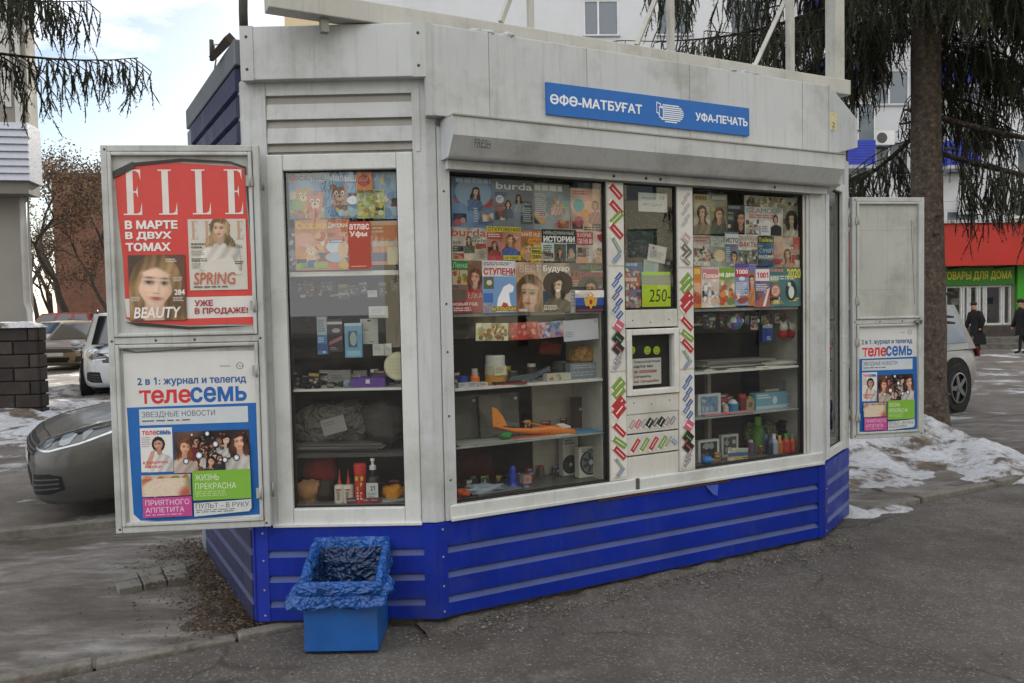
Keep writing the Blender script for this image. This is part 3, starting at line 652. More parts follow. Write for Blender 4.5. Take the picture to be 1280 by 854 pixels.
# dead billboard frame on the roof
bf = MB('#bdbdb6'); wb = -.10
ub0 = FF.px(333, 12, wb)[0]; ub1 = FF.px(1056, 92, wb)[0]
bf.fbox(FF, ub0, ub1, 2.985, 3.085, wb-.05, wb+.05); bf.build('roof_beam', M['white_metal'], KIOSK, bevel=.005)
def post(x, y, wd, z0=3.08, z1=4.35):
    u = FF.px(x, y, wb)[0]; b = MB('#bdbdb6'); b.fbox(FF, u-wd/2, u+wd/2, z0, z1, wb-wd/2, wb+wd/2); b.build('roof_post', M['white_metal'], KIOSK)
for x, y, wd in ((663, 15, .03), (838, 30, .035), (987.5, 40, .04), (1043.5, 50, .085)): post(x, y, wd)
def diag(x0, y0, x1, y1):
    a = FF.px(x0, y0, wb-.04); c = FF.px(x1, y1, wb-.04); b = MB('#bdbdb6'); p = FF.at(*a, wb-.05); q = FF.at(*c, wb-.05); b.tube([p, p+(q-p)*2.2], .018, n=4, sm=False); b.build('roof_brace', M['white_metal'], KIOSK)
diag(627, 27, 640, -8); diag(797, 56, 822, -5); diag(945, 82, 985, -5)
for x in (405, 500):
    b = MB('#8f8f89'); u = FF.px(x, 30, wb)[0]; b.fbox(FF, u-.018, u+.018, 2.92, 2.985, wb-.02, wb+.02); b.build('roof_post', M['white_metal'], KIOSK)
b = MB('#bdbdb6'); b.fbox(FF, ub0, ub1, 4.35, 4.42, wb-.04, wb+.04); b.build('roof_beam', M['white_metal'], KIOSK)
# rusty bracket with a wire at the left end of the roof
b = MB('#4a3f36'); c0 = FS.px(300, 66, -.05)
p = FS.at(FS.len-.12, 2.98, .03); q = FS.at(FS.len-.55, 3.02, .10)
pb_ = on_y(264, 66, p.y+.25); 
b.tube([on_y(266, 72, p.y+.2), p], [.022, .03], n=4, sm=False); b.tube([on_y(264, 50, p.y+.2), on_y(264.5, 76, p.y+.2)], .012, n=5); b.build('bracket', M['rust'], KIOSK)
b = MB('#b9b9b4'); pts = [on_y(267+dx, y, p.y+.25+.25*k) for k, (dx, y) in enumerate([(0, 55), (3, 75), (0, 95), (-7, 118), (-20, 140), (-30, 157)])]
b.tube(pts, .005, n=5); b.tube([on_y(266, 56, p.y+.2), on_y(285, 55, p.y+.1), on_y(301, 52, p.y), ], .004, n=5); b.build('wire', M['plastic'], KIOSK)
b = MB('#3d3a37'); b.tube([on_y(304, -30, p.y), on_y(304, 15, p.y), on_y(305, 44, p.y)], .022, n=6); b.build('roof_pipe', M['rust'], KIOSK)

# ------------------------------------------------------------ windows
def window(F, x0, y0, x1, y1, t, c='#d6d6d1', w0=-.05, w1=.02, name='window', side_t=None):
    """frame whose OUTER edge is given in photo pixels; returns the opening in u,z"""
    u0, u1, z0, z1 = F.rect(x0, y0, x1, y1, w1) if not isinstance(y0, str) else None
    return u0, u1, z0, z1
def make_window(F, u0, u1, z0, z1, t, w0=-.05, w1=.02, tb=None, bv=.006, pane_w=-.01, screws=True):
    b = MB('#cccfce'); b.frame(F, u0, u1, z0, z1, t, w0, w1, None, tb)
    b2 = MB('#3b3a37'); 
    fr = b.build('window', M['white_pvc'], KIOSK, bevel=bv, seg=2)
    tb_ = t if tb is None else tb
    g = MB('#252523'); g.frame(F, u0+t, u1-t, z0+tb_, z1-tb_, .006, w0, pane_w+.006); g.build('gasket', M['rubber'], fr)
    p = MB(); p.quad(F.at(u0+t, z0+tb_, pane_w), F.at(u1-t, z0+tb_, pane_w), F.at(u1-t, z1-tb_, pane_w), F.at(u0+t, z1-tb_, pane_w)); p.build('pane', M['glass'], fr)
    return fr
# left window
uw0, uw1 = uL(341, 420), uL(521.5, 420); zb, ztp = FL.px(430, 653)[1], FL.px(430, 192.5)[1]
tl = uL(362.5, 420)-uw0; WL = make_window(FL, uw0, uw1, ZB+.006, ztp, tl*.93, pane_w=-.012)
b = MB('#cccfce'); b.fbox(FL, uw0-.02, uw1+.004, ZB-.004, ZB+.012, .0, .035); b.build('sill_lip', M['white_pvc'], KIOSK, bevel=.003)
b = MB('#15130f'); b.fbox(FL, uw1+.0005, uL(523.5), 1.0, ztp, -.03, .002); b.build('gap', M['rubber'], KIOSK)
# middle window: frameless pane on the sill
um0, um1, ur0, ur1 = uA(565), uA(758.5), uA(866), uA(1011)
def pane_win(u0, u1, z0, z1):
    fr = MB('#22211f'); fr.frame(FF, u0, u1, z0, z1, .008, -.04, .004); f = fr.build('window', M['rubber'], KIOSK)
    p = MB(); p.quad(FF.at(u0+.008, z0+.008, -.008), FF.at(u1-.008, z0+.008, -.008), FF.at(u1-.008, z1-.008, -.008), FF.at(u0+.008, z1-.008, -.008)); p.build('pane', M['glass'], f); return f
pane_win(um0, um1, ZW, ZT)
urp = uA(1003.5); pane_win(ur0, urp, ZW, ZT)
b = MB('#c4c4be'); b.fbox(FF, urp+.002, urp+.022, ZW, ZT, -.04, .002); b.fbox(FF, urp+.03, ur1-.002, ZW, ZT, -.05, .008); b.build('sliding_rail', M['white_pvc'], KIOSK, bevel=.003)
# right chamfer window
make_window(FR, .075, FR.len-.10, ZB+.01, 2.42, .075, tb=.06)
b = MB(W); b.fbox(FR, FR.len-.098, FR.len+.01, ZB+.002, 2.6, -.06, .016); b.build('window_post', M['white_metal'], KIOSK, bevel=.003)
b = MB(W); b.fbox(FR, .0, FR.len, 2.42, 2.75, -.06, .0); b.build('upper_wall', M['white_metal'], KIOSK)
# ------------------------------------------------------------ interior
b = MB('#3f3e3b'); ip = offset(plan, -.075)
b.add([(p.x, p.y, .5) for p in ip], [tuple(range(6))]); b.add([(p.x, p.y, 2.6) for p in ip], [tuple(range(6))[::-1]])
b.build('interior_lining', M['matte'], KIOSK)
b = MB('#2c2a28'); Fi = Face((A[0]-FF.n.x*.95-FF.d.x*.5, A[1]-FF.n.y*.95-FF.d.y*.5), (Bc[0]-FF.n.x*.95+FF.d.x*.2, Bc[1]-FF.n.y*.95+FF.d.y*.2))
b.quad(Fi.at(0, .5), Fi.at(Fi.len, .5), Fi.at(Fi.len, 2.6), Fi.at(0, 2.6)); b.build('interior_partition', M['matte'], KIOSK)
def shelf(F, u0, u1, z, dep=.26, th=.016, w=-.03, c='#d5d3cc', clear=False):
    b = MB(c); b.fbox(F, u0, u1, z-th, z, w-dep, w); b.build('shelf', M['white_pvc'] if not clear else M['print'], KIOSK, bevel=.002); return z
def zpx(F, x, y, w=-.03): return F.px(x, y, w)[1]
SL = {}
SL['L1'] = shelf(FL, uw0+.04, uw1-.04, zpx(FL, 430, 339), .05, .024); SL['L2'] = shelf(FL, uw0+.04, uw1-.04, zpx(FL, 430, 486), .27, .012)
SL['L0'] = ZW+.012; shelf(FL, uw0+.04, uw1-.04, SL['L0'], .5, .03, c='#6d6b68'); 
SL['M1'] = shelf(FF, um0, um1-.01, zpx(FF, 660, 390), .05, .018, c='#a9aaa8'); SL['M2'] = shelf(FF, um0, um1-.01, zpx(FF, 660, 479.5), .3, .015)
SL['M3'] = shelf(FF, um0, um1-.01, zpx(FF, 660, 550.5), .3, .008, c='#98a09e'); SL['M0'] = ZW+.004; shelf(FF, um0, um1, SL['M0'], .5, .03, c='#5d5b58')
SL['R1'] = shelf(FF, ur0, urp, zpx(FF, 935, 384.5), .05, .018, c='#b9bab8'); SL['R1b'] = shelf(FF, ur0, ur0+.24, zpx(FF, 885, 404, -.2), .12, .012, w=-.15)
SL['R2'] = shelf(FF, ur0, urp, zpx(FF, 935, 461), .28, .015); SL['R3'] = shelf(FF, ur0, urp, zpx(FF, 935, 517), .28, .008, c='#98a09e'); SL['R0'] = ZW+.004
shelf(FF, ur0, urp, SL['R0'], .4, .03, c='#5d5b58')
b = MB('#b5b2a8'); b.fbox(FF, uA(757, 500), uA(757, 500)+.012, ZW, ZT, -.42, -.045); b.fbox(FF, ur0-.012, ur0-.002, ZW, ZT, -.42, -.045); b.fbox(FF, urp+.035, urp+.045, ZW, ZT, -.42, -.055)
b.fbox(FF, uA(705, 550)-.0, uA(757, 500)-.002, SL['M0'], SL['M2']-.02, -.36, -.35); b.fbox(FF, uA(927, 500), uA(927, 500)+.03, SL['R0'], SL['R2']-.02, -.34, -.31)
b.build('shelf_side', M['matte'], KIOSK)
# ------------------------------------------------------------ serving hatch between the two display windows
us0, us1, ut0, ut1 = uA(759.5), uA(780.5), uA(846.5), uA(866)
b = MB('#cac9c3'); b.fbox(FF, us0, us1, ZW+.002, ZT, -.05, .012); b.build('hatch_post', M['white_pvc'], KIOSK, bevel=.003)
b = MB('#cac9c3'); b.fbox(FF, ut0, ut1, ZW+.002, ZT, -.05, .012); b.build('hatch_post', M['white_pvc'], KIOSK, bevel=.003)
HATCH = MB('#cac9c3'); zf = lambda y, x=812: FF.px(x, y, .0)[1]
HATCH.fbox(FF, us1+.002, ut0-.002, zf(516), zf(494), -.05, .010)
for x, y in ((790, 502), (812, 505), (835, 502)): HATCH.lathe(FF.at(uA(x), zf(y), .010), [(.005, 0), (0, .003)], '#3a3834', 6, FF.n)
HATCH = HATCH.build('serving_hatch', M['white_pvc'], KIOSK, bevel=.003)
b = MB('#cac9c3'); b.fbox(FF, us1+.002, ut0-.002, zf(409), zf(387), -.05, .010)
for x, y in ((790, 400), (812, 403), (835, 400)): b.lathe(FF.at(uA(x), zf(y), .010), [(.005, 0), (0, .003)], '#3a3834', 6, FF.n)
b.build('hatch_rail', M['white_pvc'], HATCH, bevel=.003)
for y0, y1 in ((516.5, 541), (541.5, 568), (568.5, 598)): b = MB('#cac9c3'); b.fbox(FF, us1+.003, ut0-.003, zf(y1)+.006, zf(y0), -.05, .006); b.build('hatch_slat', M['white_pvc'], HATCH, bevel=.003)
b = MB('#17150f'); b.fbox(FF, us1+.003, ut0-.003, ZW, zf(409)+.01, -.054, -.052); b.build('hatch_back', M['rubber'], HATCH)
b = MB('#dad9d4'); b.frame(FF, us1+.004, ut0-.004, zf(493), zf(411), .034, -.03, .024); hw = b.build('hatch_window', M['white_pvc'], HATCH, bevel=.005)
b = MB(); b.quad(FF.at(us1+.03, zf(487), -.005), FF.at(ut0-.03, zf(487), -.005), FF.at(ut0-.03, zf(417), -.005), FF.at(us1+.03, zf(417), -.005)); b.build('pane', M['glass'], HATCH)
b = MB('#22211f'); b.frame(FF, us1+.002, ut0-.002, zf(386), ZT, .008, -.04, .004); b.build('gasket', M['rubber'], HATCH)
b = MB(); b.quad(FF.at(us1+.008, zf(385), -.008), FF.at(ut0-.008, zf(385), -.008), FF.at(ut0-.008, ZT-.008, -.008), FF.at(us1+.008, ZT-.008, -.008)); b.build('pane', M['glass'], HATCH)
# candy shaped stickers down the posts and across the slats
RED, GRN, BLU, BLK, PNK = '#b3333a', '#7c9a45', '#3a5b96', '#2a2a2c', '#c2607c'
def stickers(F, u0, u1, z0, z1, w, kind, name, parent, horiz=False):
    H = z1-z0; Wd = u1-u0; b = MB(); asp = Wd/H; ar = Art(b, fpos(F, u0, u1, z0, z1, w), asp, .0002)
    def bar(cx, cy, L, T, c, a, stripe='#e9e3da'):
        ca, sa = math.cos(a), math.sin(a)
        def q(x, y): return (cx+(x*ca-y*sa)/asp, cy+x*sa+y*ca)
        ar.poly([q(-L, -T), q(L, -T), q(L, T), q(-L, T)], c); ar.poly([q(-L*.5, -T*.12), q(L*.8, -T*.12), q(L*.8, T*.14), q(-L*.5, T*.14)], stripe)
        ar.poly([q(-L*1.0, -T*.9), q(-L*.8, -T*.9), q(-L*.8, T*.9), q(-L*1.0, T*.9)], stripe)
    U = Wd if not horiz else H
    if horiz:
        u = 1.0
        seq = [(GRN if k % 2 else RED) for k in range(4)] if kind == 'bars' else [('#a39c92'), PNK, '#9a9a98', BLK, '#6a6a6a', BLK, '#9d8d8d', '#8b8790']
        for k, c in enumerate(seq):
            x = (.14+.18*k) if kind == 'bars' else .08+.115*k
            if kind == 'bars': bar(x, .52, .42, .13, c, -.9); 
            else: bar(x, .5, .3, .2 if c == BLK else .13, c, -.9)
        if kind == 'bars': bar(.80, .5, .36, .07, '#8aa090', -.9); bar(.92, .5, .22, .1, '#7a92b0', .7)
    else:
        s = Wd/H
        if kind == 'bars':
            seq = [(.08, RED), (.28, RED), (.42, GRN), (.57, RED)]
            for y, c in seq: bar(.5, y, s*.55, s*.2, c, .75 if c == RED else -.7)
            bar(.5, .74, s*.55, s*.1, '#7d9683', 1.0); bar(.5, .91, s*.35, s*.14, '#7a94b5', -.8, '#d8b27a')
        if kind == 'big':
            for y, c in ((.12, GRN), (.19, GRN), (.30, RED), (.36, RED)): bar(.5, y, s*.48, s*.3, c, -.75)
            for y, c in ((.54, RED), (.66, GRN), (.76, RED)): bar(.5, y, s*.55, s*.17, c, .75 if c == RED else .6)
            bar(.5, .87, s*.5, s*.08, '#7d9683', .9); bar(.5, .96, s*.3, s*.12, '#7a94b5', -.8, '#d8b27a')
        if kind == 'chain':
            for k in range(7):
                y = .09+.062*k; bar(.5+.12*(-1)**k, y, s*.3, s*.14, [BLU, '#5c7aa8', '#3f68a0', '#6b6f93'][k % 4], -.8)
            bar(.55, .56, s*.33, s*.3, PNK, .6); bar(.5, .68, s*.36, s*.3, BLK, .7, '#6d9a5a'); bar(.5, .78, s*.36, s*.3, BLK, .7, '#b35a52')
            for k in range(3): bar(.5-.06*k, .86+.045*k, s*.36, s*.09, '#8b8790', -.8)
        if kind == 'faded':
            for k in range(6): bar(.5+.1*(-1)**k, .08+.07*k, s*.28, s*.1, '#a9a8ac', -.8)
            bar(.5, .62, s*.3, s*.25, '#b5a19c', .6); bar(.5, .76, s*.4, s*.18, '#6d6860', .7); bar(.5, .84, s*.4, s*.18, '#6d6860', -.7); bar(.5, .92, s*.3, s*.12, '#8d8a80', .7)
    b.build(name, M['print'], parent)
zc = lambda x, y: FF.px(x, y, .012)[1]
for x, ua_, ub_, parts in ((770, us0, us1, ((231, 332, 'bars'), (335, 464, 'chain'), (467, 597, 'big'))), (856.5, ut0, ut1, ((238, 334, 'faded'), (337, 461, 'big'), (464, 585, 'chain')))):
    for y0, y1, kd_ in parts:
        z0, z1 = zc(x, y1), zc(x, y0)
        b = MB('#d9d8d3'); b.fbox(FF, ua_+.004, ub_-.004, z0, z1, .012, .0145); s_ = b.build('sticker_strip', M['white_pvc'], KIOSK)
        stickers(FF, ua_+.008, ub_-.008, z0, z1, .0148, kd_, 'candy_stickers', s_)
stickers(FF, us1+.01, ut0-.01, zf(540), zf(518), .0065, 'mix', 'candy_stickers', HATCH, True)
stickers(FF, us1+.01, ut0-.01, zf(567), zf(543), .0065, 'bars', 'candy_stickers', HATCH, True)
# ============================================================ OPEN DOOR LEAVES WITH POSTERS
def leaf(P, Q, z0, z1, zs, lab, hinge_right):
    F = Face(P, Q); U = F.len; t = .03; pw = .017
    b = MB('#bfc2c1'); b.frame(F, 0, U, z0, z1, t, -.02, .02); b.fbox(F, t, U-t, zs-.016, zs+.016, -.02, .0185)
    d = b.build('door_leaf', M['white_metal'], KIOSK, lab, bevel=.004)
    res = []
    for a, c in ((z0+t, zs-.016), (zs+.016, z1-t)):
        g = .003; b = MB('#c3c6c5'); b.frame(F, t+g, U-t-g, a+g, c-g, pw, -.012, .028); b.build('poster_frame', M['white_metal'], d, bevel=.004)
        b = MB('#babdbb'); b.fbox(F, t, U-t, a, c, -.018, .004); b.build('back_panel', M['white_metal'], d)
        uh = U-t-.012 if hinge_right else t+.012
        for zz in (a+(c-a)*.16, a+(c-a)*.84):
            h = MB('#aeb0ae'); h.tube([F.at(uh, zz-.03, .03), F.at(uh, zz+.03, .03)], .006, n=8); h.fbox(F, uh-.02, uh+.012, zz-.025, zz+.025, .026, .031)
            h.build('hinge', M['white_metal'], d)
        res.append((F, t+g+pw, U-t-g-pw, a+g+pw, c-g-pw, d))
    for zz in (z0+.18, z1-.18):
        uu = U+.012 if hinge_right else -.012; h = MB('#8f8d86')
        h.tube([F.at(uu, zz-.035, .0), F.at(uu, zz+.035, .0)], .007, n=8); h.build('hinge', M['white_metal'], d)
    for (u, zz) in ((.018, zs), (.22, zs), (.4, zs), (U-.02, zs), (.02, z0+.02), (U-.02, z0+.02), (.02, z1-.02)): b = MB('#55504a'); b.lathe(F.at(u, zz, .0205), [(.006, 0), (.004, .003), (0, .004)], None, 8, F.n); b.build('screw', M['steel'], d)
    return res, d
hL0 = FL.at(.028, 0, .085); hL = on_y(332, 430, hL0.y); zt_, zb_ = 2.405, .545
pl = on_y(137, 430, hL.y-.075)
low, up = leaf((pl.x, pl.y), (hL.x, hL.y), zb_, zt_, 1.475, 'open door leaf with red and blue magazine posters, left end of the kiosk', True)[0]
def serif(ar, ch, x0, y0, x1, y1, c):
    def R(a, b, cc, d): ar.rect(x0+(x1-x0)*a, y0+(y1-y0)*b, x0+(x1-x0)*cc, y0+(y1-y0)*d, c)
    R(.20, 0, .55, 1); R(0, 0, .3, .03); R(0, .97, .3, 1); R(.3, .97, .92, 1)
    ar.poly([(x0+(x1-x0)*a, y0+(y1-y0)*b) for a, b in [(1, .72), (1, 1), (.66, 1), (.9, .93)]], c)
    if ch == 'E':
        R(.3, 0, .92, .03); R(.5, .475, .78, .51)
        ar.poly([(x0+(x1-x0)*a, y0+(y1-y0)*b) for a, b in [(.64, 0), (.97, 0), (.97, .24), (.88, .08)]], c)
        ar.poly([(x0+(x1-x0)*a, y0+(y1-y0)*b) for a, b in [(.70, .49), (.80, .36), (.80, .62)]], c)
    else: R(.3, 0, .72, .03)
def leafpx(F, x0, y0, x1, y1, w=.006): return F.rect(x0, y0, x1, y1, w)
# ---- red fashion magazine poster
F, a0, a1, c0, c1, d = up
u0, u1, z0, z1 = leafpx(F, 147, 206, 316.5, 406)
b = MB(); asp = (u1-u0)/(z1-z0)
fp = fpos(F, u0, u1, z0, z1, .0062); ar = Art(b, fp, asp)
edge = [(.0, .055), (.06, .02), (.2, .0), (.45, -.012), (.7, .0), (.87, .01), (.955, .03), (.96, .25), (.975, .5), (1.0, .78), (1.01, .97), (1.01, 1.01), (.8, 1.0), (.5, 1.005), (.2, .985), (.08, .975), (.04, .95), (.035, .6), (.01, .3)]
ar.poly(edge, '#d2453f')
ar.poly([(.035, .83), (1.01, .825), (1.02, .958), (.5, .962), (.25, .96), (.045, .945)], '#dcd9d5')
for x, ch in ((.054, 'E'), (.3125, 'L'), (.56, 'L'), (.80, 'E')): serif(ar, ch, x, .03, x+.135, .31, '#e3dcd8')
for s_, y, x1_ in (('В МАРТЕ', .345, .445), ('В ДВУХ', .415, .40), ('ТОМАХ', .483, .39)): ar.text(s_, .06, y, x1_, y+.053, '#ece8e4', .045)
ar.text('УЖЕ', .548, .847, .684, .884, '#a3353e', .03); ar.text('В ПРОДАЖЕ!', .548, .896, .945, .94, '#a3353e', .03)
# cover on the right of the poster
ar.rect(.52, .34, .95, .785, '#cfcac1')
for x, ch in ((.54, 'E'), (.64, 'L'), (.877, 'E')): serif(ar, ch, x, .352, x+.052, .467, '#bd9a84')
ar.person(.755, .455, .115, '#b3966c', '#cfae96', '#d9d4cc', True, seed=2, clip=.66, cell=.0026, box=(.52, .34, .95, .66))
ar.poly([(.66, .60), (.84, .58), (.91, .69), (.62, .69)], '#d5d0c8')
ar.bars(.54, .49, .645, .53, 2, '#6d6660', 1); ar.bars(.54, .535, .655, .57, 3, '#aaa39a', 2); ar.bars(.54, .585, .665, .61, 2, '#4d4844', 3); ar.bars(.54, .615, .615, .65, 3, '#aaa39a', 4); ar.bars(.86, .605, .94, .63, 2, '#5d5650', 5)
ar.text('70р.', .857, .50, .925, .53, '#5d534c', .0); ar.bars(.55, .76, .88, .775, 1, '#6d5f52', 6)
ar.text('SPRING', .55, .673, .863, .75, '#c0694e', .01, .15)
# cover at the lower left
ar.wash(.074, .56, .49, .97, ['#4f4036', '#6a4a3a', '#8a4034', '#3a322c'], 5, 4)
ar.person(.255, .885, .30, '#a8875c', '#e8c6ae', '#3d332d', True, .08, .968, 5, .0026, (.074, .56, .49, .968))
ar.text('BEAUTY', .10, .885, .45, .955, '#ece8e4', .02, .2); ar.text('284', .405, .777, .482, .812, '#e8e4de', .03); ar.bars(.35, .585, .43, .61, 2, '#d5cfc8', 9); ar.bars(.40, .70, .48, .73, 3, '#cfc8bf', 10); ar.bars(.085, .82, .16, .85, 3, '#cfc8bf', 11); ar.bars(.395, .825, .48, .855, 3, '#cfc8bf', 12)
b.build('poster', M['print'], d, 'red fashion magazine poster with large serif title, curling at its edges')
# torn black tape over the poster's top edge and a crack along the bottom
b = MB('#2c2a28'); a = Art(b, fpos(F, u0, u1, z0, z1, .0115), asp); a.poly([(-.02, .045), (.14, -.02), (.15, .02), (-.01, .085)], '#3a3835'); a.poly([(.14, -.012), (.5, -.038), (.85, -.02), (.97, .015), (.97, .03), (.85, -.008), (.5, -.022), (.14, .008)], '#2b2926')
a.poly([(.955, .03), (.968, .03), (1.025, .9), (1.02, 1.02)], '#3b3330'); a.poly([(.03, .975), (.2, .985), (.5, 1.012), (1.01, 1.015), (.5, 1.03), (.12, 1.0)], '#322d29'); a.poly([(.36, 1.075), (.7, 1.05), (1.04, 1.06), (.7, 1.058)], '#46423d')
b.build('tape', M['print'], d)
# ---- blue TV guide poster, used on both doors
def tv_poster(F, u0, u1, z0, z1, d, lab, small=False):
    asp = (u1-u0)/(z1-z0); b = MB(); fp0 = fpos(F, u0, u1, z0, z1, .0062)
    ar = Art(b, fp0, asp); ar.rect(0, 0, 1, 1, '#d6d7d6'); ar.poly([(.012, .318), (.99, .312), (1.0, .95), (.985, .985), (.25, 1.0), (.08, .99), (.03, .95)], '#1b66b4')
    ar = Art(b, lambda x, y, l: fp0((x-.12)*.98+.102, .33+(y-.385)*1.066 if y > .36 else .144+(y-.175)*.92, l+.0006), asp*1.03)
    WH, BL_, RD = '#dcdcda', '#1b66b4', '#d0313b'
    
    ar.text('2 в 1: журнал и телегид', .115, .175, .95, .235, '#2d5c9c', .03)
    ar.text('теле', .125, .255, .52, .345, RD, .028); ar.text('семь', .515, .245, .95, .345, '#1f62b0', .028)
    ar.rect(.148, .27, .163, .345, WH)
    ar.ell(.905, .115, .022, .022, '#55585c'); ar.ell(.905, .115, .018, .018, WH); ar.text('16+', .885, .105, .928, .125, '#55585c', .0); ar.bars(.75, .11, .85, .125, 1, '#a5a8aa', 5)
    ar.rect(.12, .385, .955, .475, '#c9d0d6'); ar.text('ЗВЕЗДНЫЕ НОВОСТИ', .14, .40, .70, .437, '#3a4048', .0); ar.bars(.14, .448, .62, .462, 1, '#4a5058', 6, .5)
    ar.rect(.12, .49, .365, .735, '#dfe0df'); ar.text('теле', .135, .505, .245, .53, RD, .028); ar.text('семь', .245, .505, .355, .53, '#2a5fa5', .05)
    ar.person(.26, .59, .072, '#33262a', '#c99a84', '#dcd8d5', False, seed=3, clip=.72, box=(.12, .49, .365, .72)); ar.poly([(.15, .70), (.2, .62), (.235, .61), (.205, .68), (.19, .72)], '#c99a84')
    ar.bars(.13, .54, .2, .6, 5, '#b0a8aa', 7); ar.text('В РАЗБОРКАХ', .135, .675, .33, .69, RD, .02); ar.text('И МЕЖДУ', .15, .70, .28, .715, RD, .02)
    PB = (.375, .485, .96, .73); ar.wash(.375, .485, .96, .73, ['#2a2426', '#4a3a38', '#1f1c20', '#6a4f48'], 3, 6); r = random.Random(7)
    for k in range(40):
        x, y = r.uniform(.41, .93), r.uniform(.56, .70); sk = r.choice(['#d3a48a', '#c08e76', '#e0bda6', '#a97c66'])
        ar.person(x, y, r.uniform(.036, .058), r.choice(['#2a1d1a', '#4a2d20', '#7a4a2c', '#1f1a1c']), sk, r.choice(['#2b2b30', '#7a2a2e', '#c9c5c2', '#3a3438']), r.random() < .5, r.uniform(-.3, .3), .728, k, box=PB)
        x, y = r.uniform(.40, .935), r.uniform(.52, .70); ar.ell(x, y, .013, .010, '#1c1c20', 9); ar.ell(x, y, .007, .007, r.choice(['#5d6068', '#cfd6dc', '#8a4a40']), 9)
    ar.person(.46, .615, .08, '#8a4a2c', '#d8a98e', '#c2b2a6', True, .1, .728, 41, box=PB); ar.person(.885, .60, .092, '#5a3626', '#dcae94', '#c9c5c2', True, -.1, .728, 42, box=PB); 
    for (x, y, q) in ((.57, .65, .024), (.70, .59, .02), (.86, .67, .02), (.47, .68, .018), (.77, .68, .018), (.64, .53, .016)): ar.ell(x, y, q, q, '#25262b'); ar.ell(x, y, q*.72, q*.72, '#c4ccd6'); ar.ell(x, y, q*.4, q*.4, '#f2f4f4')
    ar.rect(.125, .75, .50, .865, '#c9b7a2'); ar.blobs(.13, .755, .495, .86, 40, ['#b5523f', '#d9c9b4', '#e4dccb', '#7d8d45', '#a8764e', '#c98d62', '#d8a07a'], .012, .032, 4)
    ar.rect(.515, .735, .965, .90, '#7db33f'); ar.text('ЖИЗНЬ', .535, .755, .72, .79, '#dbe6cc', .0); ar.text('ПРЕКРАСНА', .535, .805, .85, .84, '#dbe6cc', .0); ar.bars(.535, .85, .78, .885, 3, '#b9d596', 8, .4)
    ar.wash(.13, .755, .495, .86, ['#b5523f', '#d9c9b4', '#e4dccb', '#8d8d55', '#c98d62', '#d8a07a', '#7a3a2c'], 8, 15)
    ar.rect(.13, .875, .505, .985, '#c04a92'); ar.text('ПРИЯТНОГО', .15, .888, .485, .918, '#e8d3e0', .0); ar.text('АППЕТИТА', .15, .93, .445, .958, '#e8d3e0', .0); ar.bars(.15, .968, .47, .978, 1, '#dcaecb', 9)
    ar.poly([(.52, .915), (.965, .905), (.965, .955), (.945, .972), (.52, .99)], '#ccd0d2'); ar.text('ПУЛЬТ – В РУКУ', .535, .918, .945, .945, '#33383d', .0); ar.bars(.535, .953, .90, .975, 2, '#60656a', 10, .4)
    b.build('poster', M['print'], d, lab)
F, a0, a1, c0, c1, d = low
u0, u1, z0, z1 = leafpx(F, 158, 440, 324, 650)
tv_poster(F, u0, u1, z0, z1, d, 'blue and white TV guide poster with collage of photographs')
b = MB('#5a5750'); a = Art(b, fpos(F, u0, u1, z0, z1, .0065), .8); a.poly([(0, -.03), (.1, -.01), (.9, -.035), (.9, -.028), (.1, .0), (.0, -.015)], '#6b675f'); b.build('crack', M['print'], d)
# right hand door
hR = FR.at(FR.len+.01, 0, .03); pr = on_y(1153, 400, hR.y+.10)
zt2 = (CAM+ray(1058, 247)*(hR.y/ray(1058, 247).y)).z; zb2 = (CAM+ray(1060, 549)*(hR.y/ray(1060, 549).y)).z
FRD = Face((hR.x, hR.y), (pr.x, pr.y)); zs2 = FRD.px(1105, 402, .02)[1]
low2, up2 = leaf((hR.x, hR.y), (pr.x, pr.y), zb2, zt2, zs2, 'open door leaf with bare upper panel above a blue poster, right end of the kiosk', False)[0]
F, a0, a1, c0, c1, d = low2
u0, u1, z0, z1 = leafpx(F, 1069.5, 404, 1146.5, 541)
tv_poster(F, u0, u1, z0, z1, d, 'blue and white TV guide poster, smaller and faded', True)
F, a0, a1, c0, c1, d = up2
b = MB('#bdbfba'); a = Art(b, fpos(F, a0, a1, c0, c1, .0045), (a1-a0)/(c1-c0))
a.rect(0, 0, 1, 1, '#b8bbb6')
for y in (.23, .76): a.line(.02, y, .97, y, .003, '#9fa29c')
a.text('Л', .88, .16, .95, .26, '#60615c', -.03, .4); a.line(.9, .14, .96, .9, .006, '#6d6e68'); a.line(.96, .2, .93, .6, .004, '#7d7e78')
b.build('bare_panel', M['white_metal'], d)
b = MB('#8d8a82'); b.tube([F.at(F.len-.03, zs2-.02, .03), F.at(F.len-.06, zs2+.01, .045), F.at(F.len-.10, zs2-.005, .04), F.at(F.len-.06, zs2-.03, .04)], .006, n=6); b.build('latch', M['steel'], d)

